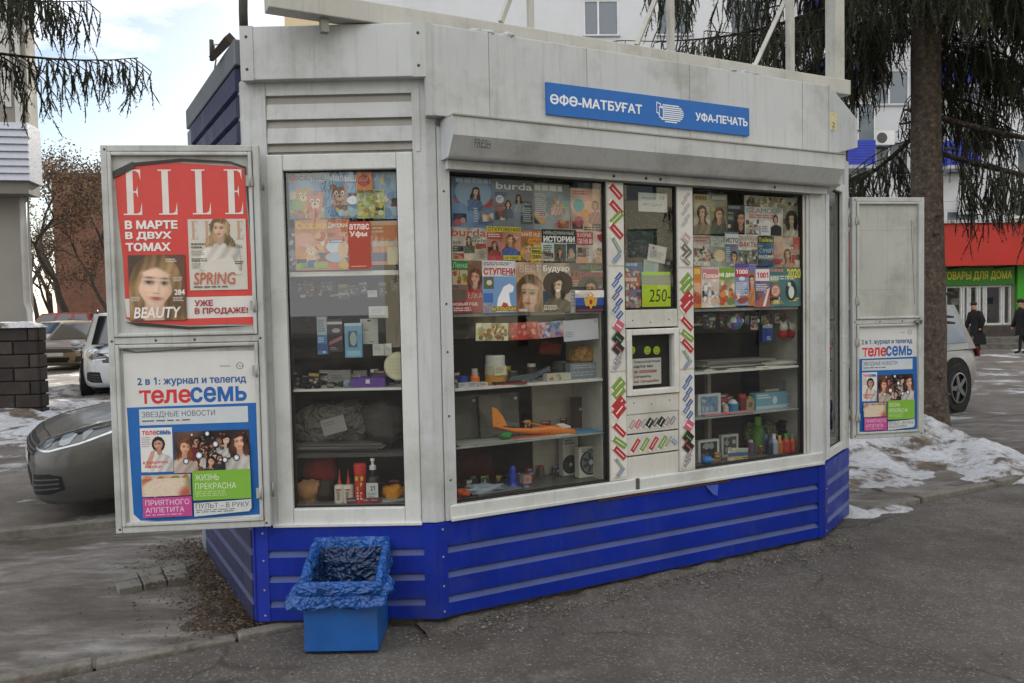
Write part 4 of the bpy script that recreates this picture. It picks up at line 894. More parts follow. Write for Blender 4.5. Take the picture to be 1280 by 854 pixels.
# ============================================================ LITTER BIN
c = on_z(427, 817); ppm_ = 1000/c.y
bx = thing('litter_bin', (c.x, c.y+.14, 0), 'blue metal litter bin lined with a crumpled blue plastic bag, standing against the kiosk', 'litter bin')
bw = .5*94/ppm_; yF = c.y; yB = FL.P.y-.03
if yB-yF < .3: yB = yF+.3
cx = c.x
def zat(y, Y): return (CAM+ray(427, y)*(Y/ray(427, y).y)).z
zf_, zback = zat(730, yF), zat(674, yB)
b = MB('#1659a6'); th = .006
P = [(cx-bw, yF), (cx+bw, yF), (cx+bw*1.0, yB), (cx-bw*1.0, yB)]
zz = [zf_, zf_, zback, zback]
for i in range(4):
    j = (i+1) % 4; (x0, y0), (x1, y1) = P[i], P[j]
    dn = Vector((y1-y0, -(x1-x0), 0)).normalized()*-th
    b.box8([(x0, y0, .005), (x1, y1, .005), Vector((x1, y1, .005))+dn, Vector((x0, y0, .005))+dn, (x0, y0, zz[i]), (x1, y1, zz[j]), Vector((x1, y1, zz[j]))+dn, Vector((x0, y0, zz[i]))+dn])
b.box(cx-bw, cx+bw, yF, yB, .005, .015)
b.build('bin_body', mat('blue bin paint', .45, .2, 5, .05, 30, dirt='#3c4652', dirt_amt=.35, dscale=4), bx, bevel=.003)
# the bag: turned over the rim, ragged skirt outside, hanging inside
def rim(s, off):
    """point on the rim loop, s 0..4, pushed outward by off"""
    i = int(s) % 4; f = s-int(s); j = (i+1) % 4
    p = Vector((*P[i], zz[i])).lerp(Vector((*P[j], zz[j])), f); cc = Vector((cx, (yF+yB)/2, 0)); dd = Vector((p.x-cc.x, p.y-cc.y, 0)); dd.x *= 1
    q = Vector(((1 if p.x > cx else -1)*min(1, abs(dd.x)/bw)**6, (1 if dd.y > 0 else -1)*min(1, abs(dd.y)/((yB-yF)/2))**6, 0))
    return p+q*off
b = MB('#1f57a6'); rows = [(.012, -.02, .0)]; NS = 110; ring = []
levels = [(-.06, -.30, .3), (-.05, -.20, .3), (-.032, -.10, .3), (-.02, -.03, .2), (-.008, .008, .1), (.008, .015, .1), (.020, .002, .2), (.026, -.022, .3), (.024, -.044, .4), (.012, -.052, .3), (.018, -.060, .6), (.022, -.085, .9), (.024, -.112, 1.2)]
vs = []
for li, (off, dz, am) in enumerate(levels):
    for k in range(NS):
        s = 4*k/NS; q = rim(s, off); front = max(0, (yF+.1-q.y)/.1) if q.y < yF+.1 else 0
        dzz = dz*1.0
        if li > 9: dzz = dz*(1.0+.3*noise.noise(Vector((s*2.3, 1.7, 0))))
        nn = noise.noise(Vector((s*5.5, li*.55, 3.1))); n2 = noise.noise(Vector((s*14, li*.9, 7.7)))
        o2 = (abs(nn)*.030+n2*.012)*am
        q = rim(s, off+o2*1.0)+Vector((0, 0, dzz+.012*n2*min(1, am+.2)))
        if li > 9:   # wings sticking out left and right
            wx = math.exp(-((s-3.75)**2)/.05)+math.exp(-((s-.05)**2)/.02)+math.exp(-((s-3.98)**2)/.03); q.x -= .026*wx*(li-9)/2.0; q.z += .02*wx
            wr = math.exp(-((s-1.25)**2)/.05); q.x += .03*wr*(li-9)/3; q.z += .02*wr
        if li < 4: q += Vector((.02*nn, .02*n2, 0))
        vs.append(q)
n_l = len(levels)
b.add(vs, [(l*NS+k, l*NS+(k+1) % NS, (l+1)*NS+(k+1) % NS, (l+1)*NS+k) for l in range(n_l-1) for k in range(NS)], None, 0, True)
b.add([vs[k] for k in range(NS)], [tuple(range(NS))], '#0a1626')
for i_, f_ in enumerate(b.f):
    if i_ < 3*NS: b.c[i_] = K('#15335f')  # inner faces and bottom coloured darker to paint the shade inside the bag
o = b.build('bin_bag', M['crumple'], bx, subsurf=1)
sm = o.modifiers.new('thick', 'SOLIDIFY'); sm.thickness = .002
# ============================================================ GOODS IN THE WINDOWS
class D:
    """drawing list -> artwork"""
    pass
def draw(ar, ops):
    for o in ops:
        k = o[0]
        if k == 't': ar.text(o[1], *o[2:6], o[6], *(o[7:] or (.02,)))
        elif k == 'r': ar.rect(*o[1:])
        elif k == 'e': ar.ell(*o[1:])
        elif k == 'b': ar.bars(*o[1:])
        elif k == 'p': ar.person(*o[1:4], o[4], o[5], o[6], *(o[7:8] or (True,)), seed=int(o[2]*977), clip=.995)
        elif k == 'o': ar.blobs(*o[1:])
        elif k == 'y': ar.poly(*o[1:])
        elif k == 'l': ar.line(*o[1:])
        elif k == 'c':      # cartoon creature: cx, cy, r, colour, belly
            _, cx, cy, r, c, c2 = o; a = ar.asp
            for sx in (-1, 1): ar.ell(cx+sx*r*.7/a, cy-r*.85, r*.36, r*.42, c, 10)
            ar.ell(cx, cy+r*1.25, r*.9, r*.8, c, 12); ar.ell(cx, cy, r, r*.9, c, 14); ar.ell(cx, cy+r*.3, r*.5, r*.38, c2, 12)
            for sx in (-1, 1): ar.ell(cx+sx*r*.36/a, cy-r*.2, r*.2, r*.26, '#f0efe8', 9); ar.ell(cx+sx*r*.34/a, cy-r*.16, r*.1, r*.14, '#1c1a1a', 8)
            ar.ell(cx, cy+r*.18, r*.14, r*.1, '#3a2320', 8)
_mk = [0]
def sheet(F, w, px, label, bg, ops, name='magazine', cat='magazine', group=None, tilt=0.0, th=.004, edge='#cfcac0', lean=0.0):
    u0, u1, z0, z1 = F.rect(*px, w); b = MB(edge); fp = fpos(F, u0, u1, z0, z1, w, tilt, lean)
    fr = [fp(0, 1, 0), fp(1, 1, 0), fp(1, 0, 0), fp(0, 0, 0)]; b.prism(fr, -F.n*th)
    ar = Art(b, fpos(F, u0, u1, z0, z1, w+.0003, tilt, lean), (u1-u0)/(z1-z0), .00008); ar.rect(0, 0, 1, 1, bg)
    if name in ('magazine', 'book', 'postcard') and cat != 'notice':
        q = np.array(K(bg)); ar.wash(0, 0, 1, 1, [tuple(q), tuple(q*.5), tuple(np.minimum(1, q*1.45)), tuple(q*np.array([1.1, .9, .8])), tuple(q*np.array([.8, .95, 1.1]))], int(u0*9999) % 999, 3.5)
        rs = random.Random(int(abs(u0)*7777+z0*999)); ink = ['#e6e2da', '#e0c83a', '#2a2826', '#c23a3a', '#d8d2c8', '#3a4a78']
        if name == 'magazine':
            for _ in range(rs.randint(4, 7)):
                x = rs.choice((.04, .58, .62)); y = rs.uniform(.25, .88); ar.bars(x, y, x+rs.uniform(.25, .38), y+rs.uniform(.05, .1), rs.randint(2, 3), rs.choice(ink), rs.randint(0, 999), .6)
            for _ in range(rs.randint(1, 3)):
                x, y = rs.choice((.03, .66)), rs.uniform(.4, .8); cs = [rs.choice(['#8a4a36', '#c9a070', '#4a5a3a', '#d8c8b0', '#35404e', '#a83a3a', '#2a2422']) for _ in range(4)]; ar.wash(x, y, x+.3, y+.17, cs, rs.randint(0, 999), 9)
    draw(ar, ops)
    o = b.build(name, M['print']); tag(o, label, cat, group); return o
def thing_mesh(mb, name, m, label, cat, group=None, **k): return tag(mb.build(name, m, **k), label, cat, group)
SK, SK2 = '#d8ab92', '#c4957a'
GM, GL_, GR = 'magazines in the wide middle window', 'children\'s books in the left window', 'magazines in the right window'
mm = lambda px, label, bg, ops, wi=0, **k: sheet(FF, -.036+.004*wi, px, label, bg, ops, group=k.pop('group', GM), **k)
# ---------------- middle window, top row
mm((564.5, 222, 618, 285), 'dusky blue magazine with a woman in blue, top row beside the left post', '#6d86a8', [('e', .5, .3, .4, .3, '#8da3bd'), ('p', .55, .36, .16, '#3f3430', SK, '#5a749c'), ('b', .1, .03, .95, .12, 1, '#b9c4d0', 1, .9), ('e', .12, .9, .08, .07, '#b0555e'), ('e', .25, .86, .06, .06, '#b98a8a'), ('b', .5, .6, .62, .9, 6, '#c3cbd6', 2)])
mm((617, 225, 667, 287), 'grey fashion magazine with two standing figures and pale title, top row', '#7b838c', [('p', .35, .55, .12, '#4a4038', SK, '#5e6873'), ('p', .62, .42, .12, '#3a2f2a', SK2, '#8f98a4'), ('e', .15, .4, .09, .08, '#d9dcdf'), ('b', .08, .36, .22, .44, 3, '#7b838c', 4), ('t', 'burda', .06, .06, .97, .2, '#dfe3e6', .02), ('b', .72, .55, .95, .85, 7, '#a8b0b6', 3)], 1)
mm((666, 230, 712.5, 288), 'grey magazine with a blonde woman in a pale pink coat, top row', '#8f9496', [('b', .05, .04, .95, .16, 1, '#e0e2e2', 5, .95), ('p', .62, .42, .13, '#d9c39a', SK, '#d8b3a8'), ('e', .9, .4, .05, .05, '#6fb0b4'), ('b', .06, .22, .4, .75, 12, '#c9cccb', 6)], 0)
mm((713.5, 236, 757.5, 292), 'peach knitting magazine with teal and crimson circles, top right of middle window', '#d9b59c', [('p', .68, .45, .17, '#c9924a', SK, '#c58f86', False), ('e', .22, .38, .14, .14, '#4aa0a4'), ('e', .4, .56, .1, .1, '#e09048'), ('e', .22, .74, .12, .12, '#a03a4c'), ('b', .05, .06, .5, .16, 2, '#c05a4a', 7), ('b', .35, .85, .95, .95, 2, '#5a4048', 8)], 1)
# second row
mm((564.5, 284.5, 609, 326), 'cream sewing magazine with red title and woman in green dress', '#cfc9b8', [('p', .48, .45, .17, '#5a4030', SK, '#5c6350'), ('t', 'burda', .0, .03, .97, .27, '#c2584a', .015), ('t', 'style', .55, .33, .96, .47, '#4a4a48', .0, .1), ('b', .74, .72, .97, .95, 5, '#8f8a7c', 9), ('b', .05, .4, .2, .9, 8, '#a9a494', 10)], 3)
mm((608.5, 283.5, 651, 326), 'true stories magazine with yellow headline and couple photographs', '#c98a7a', [('r', 0, 0, 1, .16, '#d9c440'), ('r', .02, .2, .45, .36, '#b5383a'), ('p', .22, .62, .18, '#6a4030', SK, '#a04038'), ('p', .68, .5, .26, '#b07838', SK, '#4f6cae'), ('b', .04, .22, .42, .34, 2, '#e5d8d2', 11), ('t', 'ОТКРОВЕНИЯ', .03, .02, .98, .14, '#4a4a28', .02), ('r', .02, .86, .45, .98, '#c2404a'), ('r', .47, .84, .98, .98, '#d9c440'), ('t', '«У НАС', .5, .87, .92, .96, '#33301a', .02)], 4)
mm((648, 288, 679, 329), 'celebrity magazine with golden haired woman and yellow captions', '#c27a4a', [('p', .35, .78, .4, '#d9a94a', SK, '#7a3a30'), ('t', 'ЗВЁЗД', .05, .05, .97, .2, '#e8dcd0', .02), ('r', .4, .26, .99, .4, '#e09a30'), ('t', '«ЗАДУ', .44, .28, .96, .38, '#7a3418', .02), ('r', .5, .5, .99, .62, '#d8cc3a'), ('r', .5, .66, .99, .78, '#d8cc3a'), ('r', .5, .82, .99, .92, '#d8cc3a'), ('b', .54, .52, .95, .9, 5, '#3a361a', 12)], 3)
mm((677, 287, 720, 326.5), 'black headed stories magazine with bold white title', '#d5d6d4', [('r', 0, 0, 1, .42, '#232628'), ('t', 'НЕВЫДУМАННЫЕ', .06, .06, .94, .18, '#cfd2cf', .01), ('t', 'ИСТОРИИ', .05, .21, .96, .4, '#f0f0ee', .05), ('r', .35, .46, .7, .98, '#4d5448'), ('p', .52, .8, .2, '#2a2422', SK2, '#3a3d40'), ('r', .72, .44, 1, .98, '#2e3234'), ('p', .85, .82, .2, '#c9b08a', SK, '#5a5f66'), ('b', .04, .5, .32, .95, 7, '#3c4244', 13)], 4)
mm((719.5, 289.5, 757.5, 330), 'health newspaper with red headline box and smiling woman', '#d3cbc4', [('r', .02, .03, .56, .42, '#b8343c'), ('t', 'В НОРМЕ', .06, .06, .52, .18, '#efe5e0', .02), ('t', '120 НА 80', .05, .22, .54, .38, '#f0e8e4', .02), ('y', [(.7, .1), (.85, .06), (.97, .12), (.94, .24), (.84, .34), (.72, .22)], '#b8343c'), ('p', .75, .88, .34, '#d9c9ae', SK, '#c9b0a4'), ('r', .04, .82, .4, .95, '#d98a5a'), ('b', .06, .5, .45, .78, 5, '#7a706c', 14), ('r', .06, .5, .2, .66, '#4a4a3a')], 3)
# third row
mm((564.5, 326, 604, 391), 'magazine with a smiling woman in red and festive red corner', '#8f6a58', [('r', 0, 0, .52, .16, '#3f7a4a'), ('t', 'Лена', .03, .03, .5, .14, '#8fd09a', .02), ('r', .02, .18, .24, .46, '#cbb08a'), ('r', .26, .18, .5, .46, '#c9b795'), ('o', .03, .2, .5, .45, 10, ['#a8483a', '#7d8a4a', '#d0a060'], .02, .05, 2), ('p', .74, .44, .26, '#8a4028', SK, '#b0262e'), ('r', 0, .56, .45, .76, '#6c5a50'), ('r', 0, .76, 1, 1, '#9a2430'), ('t', 'НОВЫЙ ГОД', .02, .79, .8, .87, '#f0e6e2', .02), ('t', 'ЕЛКА', .5, .62, .95, .72, '#d9b0a8', .0), ('b', .04, .9, .8, .98, 2, '#e0cfc8', 15)], 6)
mm((603, 326, 645, 391), 'journal with red title and a white horse under a blue sky', '#cfd3d6', [('r', .0, .3, 1, 1, '#6f93bd'), ('t', 'СТУПЕНИ', .04, .14, .98, .27, '#a83a3c', .035), ('b', .05, .03, .95, .1, 2, '#7d8288', 16), ('r', .03, .31, .33, .54, '#58604a'), ('e', .2, .42, .06, .05, '#c9c0a8'), ('y', [(.38, .98), (.45, .72), (.62, .5), (.8, .44), (.93, .5), (.9, .6), (.78, .62), (.8, .78), (.9, .98)], '#e4e6ea'), ('y', [(.5, .95), (.6, .8), (.72, .82), (.82, .98)], '#b04a4a'), ('r', .3, .88, 1, .97, '#7a5a20'), ('t', 'ПОЛЬСКАЯ', .36, .895, .97, .96, '#e0c83a', .02), ('r', .02, .62, .3, .8, '#3d68a8'), ('o', .02, .82, .35, .98, 8, ['#b5743a', '#d0a04a'], .02, .04, 5)], 7)
mm((644.5, 328, 677.5, 390.5), 'beige beauty magazine filled by a close up of a face', '#c9a48c', [('p', .5, .93, .62, '#a5744e', '#d9b49c', '#c9a48c'), ('t', 'ВЕСТ', .15, .06, .95, .2, '#e0d5cc', .0, .15), ('r', .1, .93, .42, .98, '#d9d2c8')], 6)
mm((677.5, 329, 713.5, 390), 'sepia magazine with a laughing curly haired woman', '#a39a86', [('e', .55, .42, .36, .27, '#4a4238'), ('p', .54, .6, .3, '#4a4238', '#c9b49a', '#6f6756'), ('t', 'Будуар', .05, .05, .95, .2, '#e6e1d4', .02), ('b', .05, .86, .6, .97, 4, '#d6d0c0', 17), ('e', .54, .56, .05, .022, '#efe8dc')], 7)
mm((712.5, 329, 757.5, 362), 'dark brown magazine with red title above a half seen face', '#4f4640', [('t', 'ЗВЁЗДЫ', .25, .05, .85, .25, '#7d9a62', .01), ('t', 'Пресса', .1, .3, .92, .55, '#b05458', .02), ('p', .55, 1.25, .6, '#1d1816', SK2, '#2a2422'), ('b', .04, .65, .25, .9, 3, '#b8afa6', 18)], 6)
mm((711, 361, 722, 391), 'narrow pale booklet wedged behind the flag book', '#b9b8b4', [('b', .1, .1, .8, .8, 5, '#8d8c88', 19)], 5, name='booklet', cat='booklet')
EAG = '#c9a038'
mm((719, 363, 757.5, 389.5), 'tricolour flag book with a golden two headed eagle', '#dcdcdc', [('r', 0, .34, 1, .7, '#2a4f9a'), ('r', 0, .7, 1, 1, '#222a48'), ('r', .04, .9, .9, .96, '#8a2f38'), ('y', [(.5, .25), (.62, .4), (.72, .3), (.7, .55), (.66, .75), (.56, .72), (.5, .9), (.44, .72), (.34, .75), (.3, .55), (.28, .3), (.38, .4)], EAG), ('e', .44, .24, .07, .08, EAG), ('e', .56, .24, .07, .08, EAG), ('e', .5, .13, .05, .06, EAG), ('e', .5, .55, .09, .12, '#a03030')], 7, name='book', cat='book')
# cards hanging under the magazines
GC = 'cards under the magazines of the middle window'
sheet(FF, -.05, (595, 404, 635.5, 426), 'yellow postcard with a bouquet of flowers', '#d8d2ac', [('o', .05, .05, .95, .95, 34, ['#c9a83a', '#7d8a48', '#b5623c', '#e6dfb8', '#8d6a3a'], .06, .16, 3)], 'postcard', 'postcard', GC, -.03)
sheet(FF, -.048, (637, 403, 672.5, 424.5), 'red and orange postcard with swirls', '#c25048', [('o', .05, .05, .95, .95, 30, ['#d9664a', '#b8343c', '#e09078', '#e0b0a0'], .05, .15, 4)], 'postcard', 'postcard', GC, .02)
sheet(FF, -.05, (671, 402, 707, 422), 'postcard with blue and purple paisley swirls', '#b8a8b8', [('o', .05, .05, .95, .95, 30, ['#5a8ab5', '#8a5aa0', '#d06a4a', '#dcd2d6', '#c9485a'], .06, .17, 6)], 'postcard', 'postcard', GC, .05)
sheet(FF, -.046, (704.5, 399.5, 748, 425.5), 'plain white envelope leaning beside the postcards', '#cfd0da', [('b', .04, .55, .32, .85, 3, '#9a9ca8', 20), ('r', .88, .05, .96, .2, '#b5b6c2')], 'envelope', 'envelope', GC, .04)
# ---------------- left window
kl = lambda px, label, bg, ops, wi=0, **k: sheet(FL, -.040+.004*wi, px, label, bg, ops, group=k.pop('group', GL_), **k)
kl((361, 214, 409, 274), 'children\'s magazine with two cartoon animals, top left corner of left window', '#7f9fb8', [('r', 0, .0, 1, .22, '#b8bfae'), ('t', 'Веселые', .02, .06, .95, .2, '#4f6f98', .03), ('e', .12, .13, .07, .09, '#b04038'), ('c', .38, .52, .16, '#c9a06a', '#e0cfa8'), ('c', .68, .66, .18, '#d08a6a', '#e6cdb8'), ('e', .2, .7, .13, .13, '#8fb06a'), ('o', .02, .8, .98, .98, 14, ['#8fae60', '#c9b860', '#6a8fb5', '#c2785a'], .03, .07, 1)], 0)
kl((408.5, 214, 448, 273), 'blue children\'s magazine with a brown bear', '#6f9cc0', [('t', 'Малыш', .05, .05, .95, .22, '#c9d6e0', .03), ('c', .4, .5, .19, '#8a6248', '#c9a585'), ('e', .82, .62, .12, .09, '#dfe3e6'), ('o', .02, .78, .98, .98, 10, ['#5a86ae', '#a8bfd0', '#c9b87a'], .04, .09, 2)], 1)
kl((444.5, 212, 465.5, 238), 'small orange booklet with a red circle', '#d88a4a', [('e', .5, .55, .3, .28, '#b5483a'), ('b', .1, .06, .9, .18, 1, '#e6c8a8', 3)], 3, name='booklet', cat='booklet')
kl((446, 237, 481, 273), 'pale green and yellow drawing book', '#b5ba86', [('o', .05, .2, .95, .95, 22, ['#c9c060', '#8fa060', '#d8d4a0', '#a8905a'], .05, .12, 7), ('b', .05, .04, .95, .14, 1, '#6a704a', 4)], 2)
kl((466, 213, 501, 274), 'pale blue picture book at the right edge of the left window', '#93a9c2', [('o', .05, .1, .95, .95, 14, ['#a8bccf', '#c9c2a0', '#7d98b8'], .05, .14, 8)], 1)
kl((361, 285, 370.5, 338), 'narrow black and white booklet at the left edge of the window', '#4a4c50', [('o', .05, .1, .95, .95, 14, ['#8d9094', '#2a2c30', '#b5b8ba'], .03, .09, 9)], 3, name='booklet', cat='booklet')
kl((369, 274.5, 411, 338), 'fairy tale book with yellow title and a boy in blue', '#c98a5a', [('t', 'Сказки', .04, .04, .98, .19, '#e0b83a', .04), ('e', .3, .4, .2, .14, '#d8a088'), ('c', .48, .62, .12, '#d8b090', '#e6cdb0'), ('y', [(.25, .95), (.4, .8), (.6, .8), (.75, .95)], '#2f5f9a'), ('o', .6, .25, .98, .6, 12, ['#b5543a', '#d8a860', '#e0d0b0'], .04, .1, 10), ('o', .02, .84, .98, .98, 8, ['#6f9a3a', '#8fb04a'], .04, .08, 11)], 5)
kl((409, 273.5, 437, 337.5), 'orange children\'s book with clouds and a curved title', '#c9703a', [('t', 'Детские', .06, .07, .98, .19, '#efe2d2', .03), ('e', .45, .55, .22, .13, '#c9d2da'), ('e', .4, .75, .22, .1, '#a8b8c9'), ('e', .7, .6, .1, .16, '#d8b080'), ('b', .1, .4, .9, .5, 2, '#6f7f98', 12), ('o', .5, .75, .98, .98, 8, ['#5a4a6a', '#c9a030'], .04, .08, 13)], 6)
kl((435.5, 277, 463.5, 336.5), 'plain red city atlas with white title', '#a8402e', [('t', 'атлас', .06, .05, .95, .17, '#e6ddd6', .02), ('t', 'Уфы', .06, .2, .85, .34, '#e6ddd6', .03), ('b', .1, .93, .8, .97, 1, '#d0a898', 14)], 7, name='atlas', cat='atlas')
kl((462.5, 276, 501, 331), 'orange striped notebook beside the red atlas', '#c27a52', [('r', 0, .0, 1, .1, '#c9a890'), ('b', .05, .14, .6, .3, 2, '#e0b89c', 15), ('r', .0, .46, 1, .58, '#b5a89a'), ('r', .0, .72, .55, .92, '#4a4f6a'), ('r', .55, .6, 1, 1, '#b8b090')], 5, name='notebook', cat='notebook')
# ---------------- right window
rr = lambda px, label, bg, ops, wi=0, **k: sheet(FF, -.036+.004*wi, px, label, bg, ops, group=k.pop('group', GR), **k)
rr((867, 243, 888, 293), 'cream magazine at the top left of the right window', '#b5ab90', [('b', .1, .05, .9, .15, 1, '#8a6a4a', 30, .9), ('p', .5, .6, .3, '#5a4a3a', SK, '#9a8a70')], 0)
rr((888, 243, 909, 293), 'grey green magazine in the top row of the right window', '#8a9080', [('b', .1, .05, .9, .15, 1, '#d0d2c8', 31, .9), ('p', .5, .65, .3, '#7a6a50', SK, '#5a6458')], 1)
rr((909, 256, 932, 291.5), 'dark magazine with the profile of a woman, top row of right window', '#2e3234', [('p', .72, .72, .48, '#1d1a1a', SK2, '#4a2a26'), ('b', .06, .05, .7, .16, 1, '#8f9698', 32, .9), ('b', .05, .3, .4, .6, 4, '#6f7678', 33)], 2)
rr((930.5, 246, 1000, 262), 'strip of pale magazine tops behind the glossy magazine', '#bdb9a4', [('o', .02, .05, .98, .95, 26, ['#3a3a34', '#d8d2b0', '#8d8a76'], .1, .3, 12)], 0)
rr((931, 259, 978.5, 295), 'glossy white magazine with man in dark suit and pink lettering', '#cdcbc6', [('t', 'GLAMOUR', .04, .04, .98, .22, '#8f9296', .02), ('b', .1, .27, .95, .42, 2, '#c06a74', 34), ('o', .02, .45, .45, .95, 14, ['#e0e2e0', '#a8aaa8', '#5a5c5c'], .04, .1, 13), ('r', .4, .55, .66, .97, '#e0e0de'), ('b', .43, .66, .62, .9, 4, '#5a6a7a', 35), ('p', .8, .52, .24, '#2a2422', SK, '#26282c', False)], 3)
rr((977.5, 257, 1001, 296), 'sepia magazine with a dark haired woman in the top right corner', '#8d8a76', [('e', .5, .45, .28, .3, '#2a2622'), ('p', .5, .62, .36, '#2a2622', '#b5a58c', '#c9c2ae')], 2)
rr((866.5, 294, 889, 333), 'pale magazine with a crowd photograph under a reddish title', '#bdb2a6', [('b', .05, .05, .95, .25, 2, '#b06a60', 36), ('o', .02, .35, .98, .85, 22, ['#4a4640', '#d8cfc0', '#8a7a68', '#2e2a28'], .03, .08, 14), ('t', 'оли', .02, .84, .75, .98, '#e0e2e4', .03)], 4)
rr((888, 295, 907, 333), 'grey story magazine with white capital title', '#8f948e', [('t', 'ИСТОРИИ', .06, .18, .96, .36, '#d8dcd8', .02), ('t', 'ВАШИ', .06, .05, .8, .16, '#d8dcd8', .0), ('e', .6, .65, .25, .2, '#d8c8a0')], 5)
rr((906.5, 290, 923, 332.5), 'blue and black story magazine with black on white title', '#6a7f98', [('r', 0, .06, 1, .36, '#d2d4d2'), ('t', 'ИСТО', .05, .17, .97, .32, '#22262a', .03), ('p', .65, .85, .26, '#1d1a1a', SK2, '#d8dcd8', False), ('b', .05, .45, .4, .9, 8, '#c9d2da', 37)], 6)
rr((922, 293.5, 948, 331), 'newspaper with red facts headline above a lower photograph', '#c9c6c0', [('t', 'ЗНАКИ', .05, .05, .9, .2, '#8d9088', .01), ('t', 'ФАКТЫ', .06, .23, .96, .42, '#a8423e', .02), ('r', .02, .52, .98, .98, '#6a6c62'), ('o', .04, .54, .96, .96, 16, ['#2e302c', '#c9c6bc', '#9aa08a'], .04, .08, 15)], 5)
rr((947, 296, 967, 333), 'magazine with yellow banner over a blue cover', '#3f6284', [('r', 0, 0, 1, .2, '#2e3a30'), ('t', 'Тайны', .05, .03, .95, .18, '#d8c83a', .02), ('t', 'С990П', .1, .4, .95, .55, '#9fc0d8', .02), ('t', 'видео', .05, .62, .98, .76, '#d2d8dc', .02)], 6)
rr((966, 296, 1001, 334.5), 'beige and pink magazine with a bare shouldered woman', '#bda08c', [('p', .52, .72, .3, '#7a4f3a', '#d0a68c', '#c9947a'), ('t', 'маски', .05, .05, .6, .18, '#dcd2c8', .0), ('r', .72, .02, .99, .4, '#b5564e')], 5)
rr((866.5, 333.5, 878, 385), 'narrow orange cookery magazine', '#c9803a', [('b', .1, .05, .9, .2, 1, '#e0c860', 38, .9), ('e', .5, .5, .14, .12, '#d8a888'), ('e', .5, .8, .14, .1, '#a8483a')], 7)
rr((877, 333.5, 899, 384.5), 'pinkish white home magazine with a red title panel', '#c9c2ba', [('r', .05, .06, .95, .3, '#c0787a'), ('t', 'Полезн', .1, .16, .95, .28, '#efe8e4', .02), ('o', .05, .4, .95, .95, 18, ['#8a9aa0', '#c9a890', '#5a6468', '#d8d4cc'], .04, .1, 16)], 8)
rr((898, 333, 920, 384), 'garden magazine with bright green title', '#9aa080', [('r', .02, .05, .98, .3, '#6f9a34'), ('t', 'на даче', .05, .16, .97, .28, '#efeede', .03), ('o', .05, .36, .95, .95, 18, ['#6a7f4a', '#c98a4a', '#d0c8a8', '#b5503a'], .04, .1, 17)], 7)
rr((918.5, 329.5, 936, 382), 'puzzle magazine with number 1000 on a purple red panel', '#7f8fb5', [('r', 0, .0, 1, .1, '#54468a'), ('r', .03, .12, .97, .32, '#a83a4c'), ('t', '1000', .08, .14, .92, .25, '#efe6e8', .03), ('e', .5, .36, .1, .05, '#cfd6e2'), ('b', .08, .45, .9, .78, 7, '#cfd6e2', 39), ('e', .5, .88, .14, .07, '#9a4038')], 8)
rr((934.5, 331, 945.5, 382.5), 'slim orange magazine with a long haired woman', '#b5743a', [('r', 0, 0, 1, .2, '#6a6aa0'), ('p', .5, .5, .24, '#8a4a24', SK, '#c98040')], 7)
rr((943.5, 334.5, 962, 384), 'puzzle magazine with number 1001 in red on white', '#6a6488', [('r', .04, .04, .98, .34, '#d8d4d2'), ('t', '1001', .12, .12, .9, .27, '#b53a3e', .04), ('b', .08, .42, .9, .6, 4, '#cfd0da', 40), ('y', [(.0, .9), (.5, .7), (1, .55), (1, 1), (0, 1)], '#a05a52'), ('y', [(.5, .98), (.85, .55), (1, .5), (.7, .98)], '#d8d4d6')], 8)
rr((961, 334, 1001.5, 383), 'teal almanac with yellow year number and a black and white animal', '#4a7270', [('b', .05, .05, .5, .14, 1, '#b5807a', 41, .8), ('t', '2020', .55, .04, .98, .28, '#d2c838', .03), ('b', .05, .22, .8, .34, 2, '#b8c9c4', 42), ('e', .2, .6, .17, .17, '#b05a4e'), ('e', .2, .6, .13, .13, '#c9b0a0'), ('b', .12, .54, .28, .68, 3, '#a8483e', 43), ('e', .68, .6, .2, .26, '#26302e'), ('e', .68, .64, .1, .16, '#c9cfc9'), ('e', .62, .44, .06, .06, '#c9cfc9'), ('b', .05, .86, .45, .95, 2, '#b5a83a', 44)], 7)
# ---------------- serving hatch
hh = lambda px, label, bg, ops, w=-.03, **k: sheet(FF, w, px, label, bg, ops, **k)
hh((798, 241.5, 834, 265), 'handwritten white notice at the top of the hatch window', '#c6cac9', [('t', 'Внимание', .12, .18, .6, .34, '#4a5058', -.01, .2), ('t', '19', .72, .15, .9, .34, '#4a5058', .0), ('t', 'нет сдачи', .15, .55, .8, .72, '#4a5058', -.01, .2)], -.02, name='paper_notice', cat='notice', th=.001)
hh((810, 307, 832.5, 328), 'white printed card tilted above the price card', '#cfccc6', [('e', .25, .2, .08, .08, '#a85a58'), ('b', .1, .35, .9, .85, 6, '#8d8a88', 50)], -.04, name='card', cat='card', tilt=-.16, th=.001)
hh((804.5, 325, 823, 343), 'pale teal card behind the price card', '#9fb8b4', [('b', .1, .2, .8, .8, 5, '#7f9a96', 51)], -.045, name='card', cat='card', tilt=-.08, th=.001)
hh((822.5, 326, 838.5, 343), 'dark grey card behind the price card', '#4a4c4a', [('r', .7, .1, .92, .3, '#b5b8b4')], -.05, name='card', cat='card', th=.001)
hh((802.5, 340, 838, 383.5), 'neon yellow price card with handwritten number', '#c3dc1e', [('r', .0, .08, 1, .38, '#98a08a'), ('r', 0, .0, 1, .09, '#a8dc20'), ('t', '250-', .24, .5, 1.0, .86, '#2c3220', .0, .12)], -.018, name='price_card', cat='price card', th=.001)
GH = 'colourful magazines in the hatch window'
hh((780.5, 328, 803, 353), 'blue and red comic magazine in the hatch window', '#3f6498', [('o', .02, .3, .98, .95, 18, ['#a83a34', '#c9c2ba', '#d0a060', '#2a3a68'], .05, .14, 20), ('b', .05, .05, .95, .2, 1, '#9fc0d8', 52, .9)], -.04, group=GH)
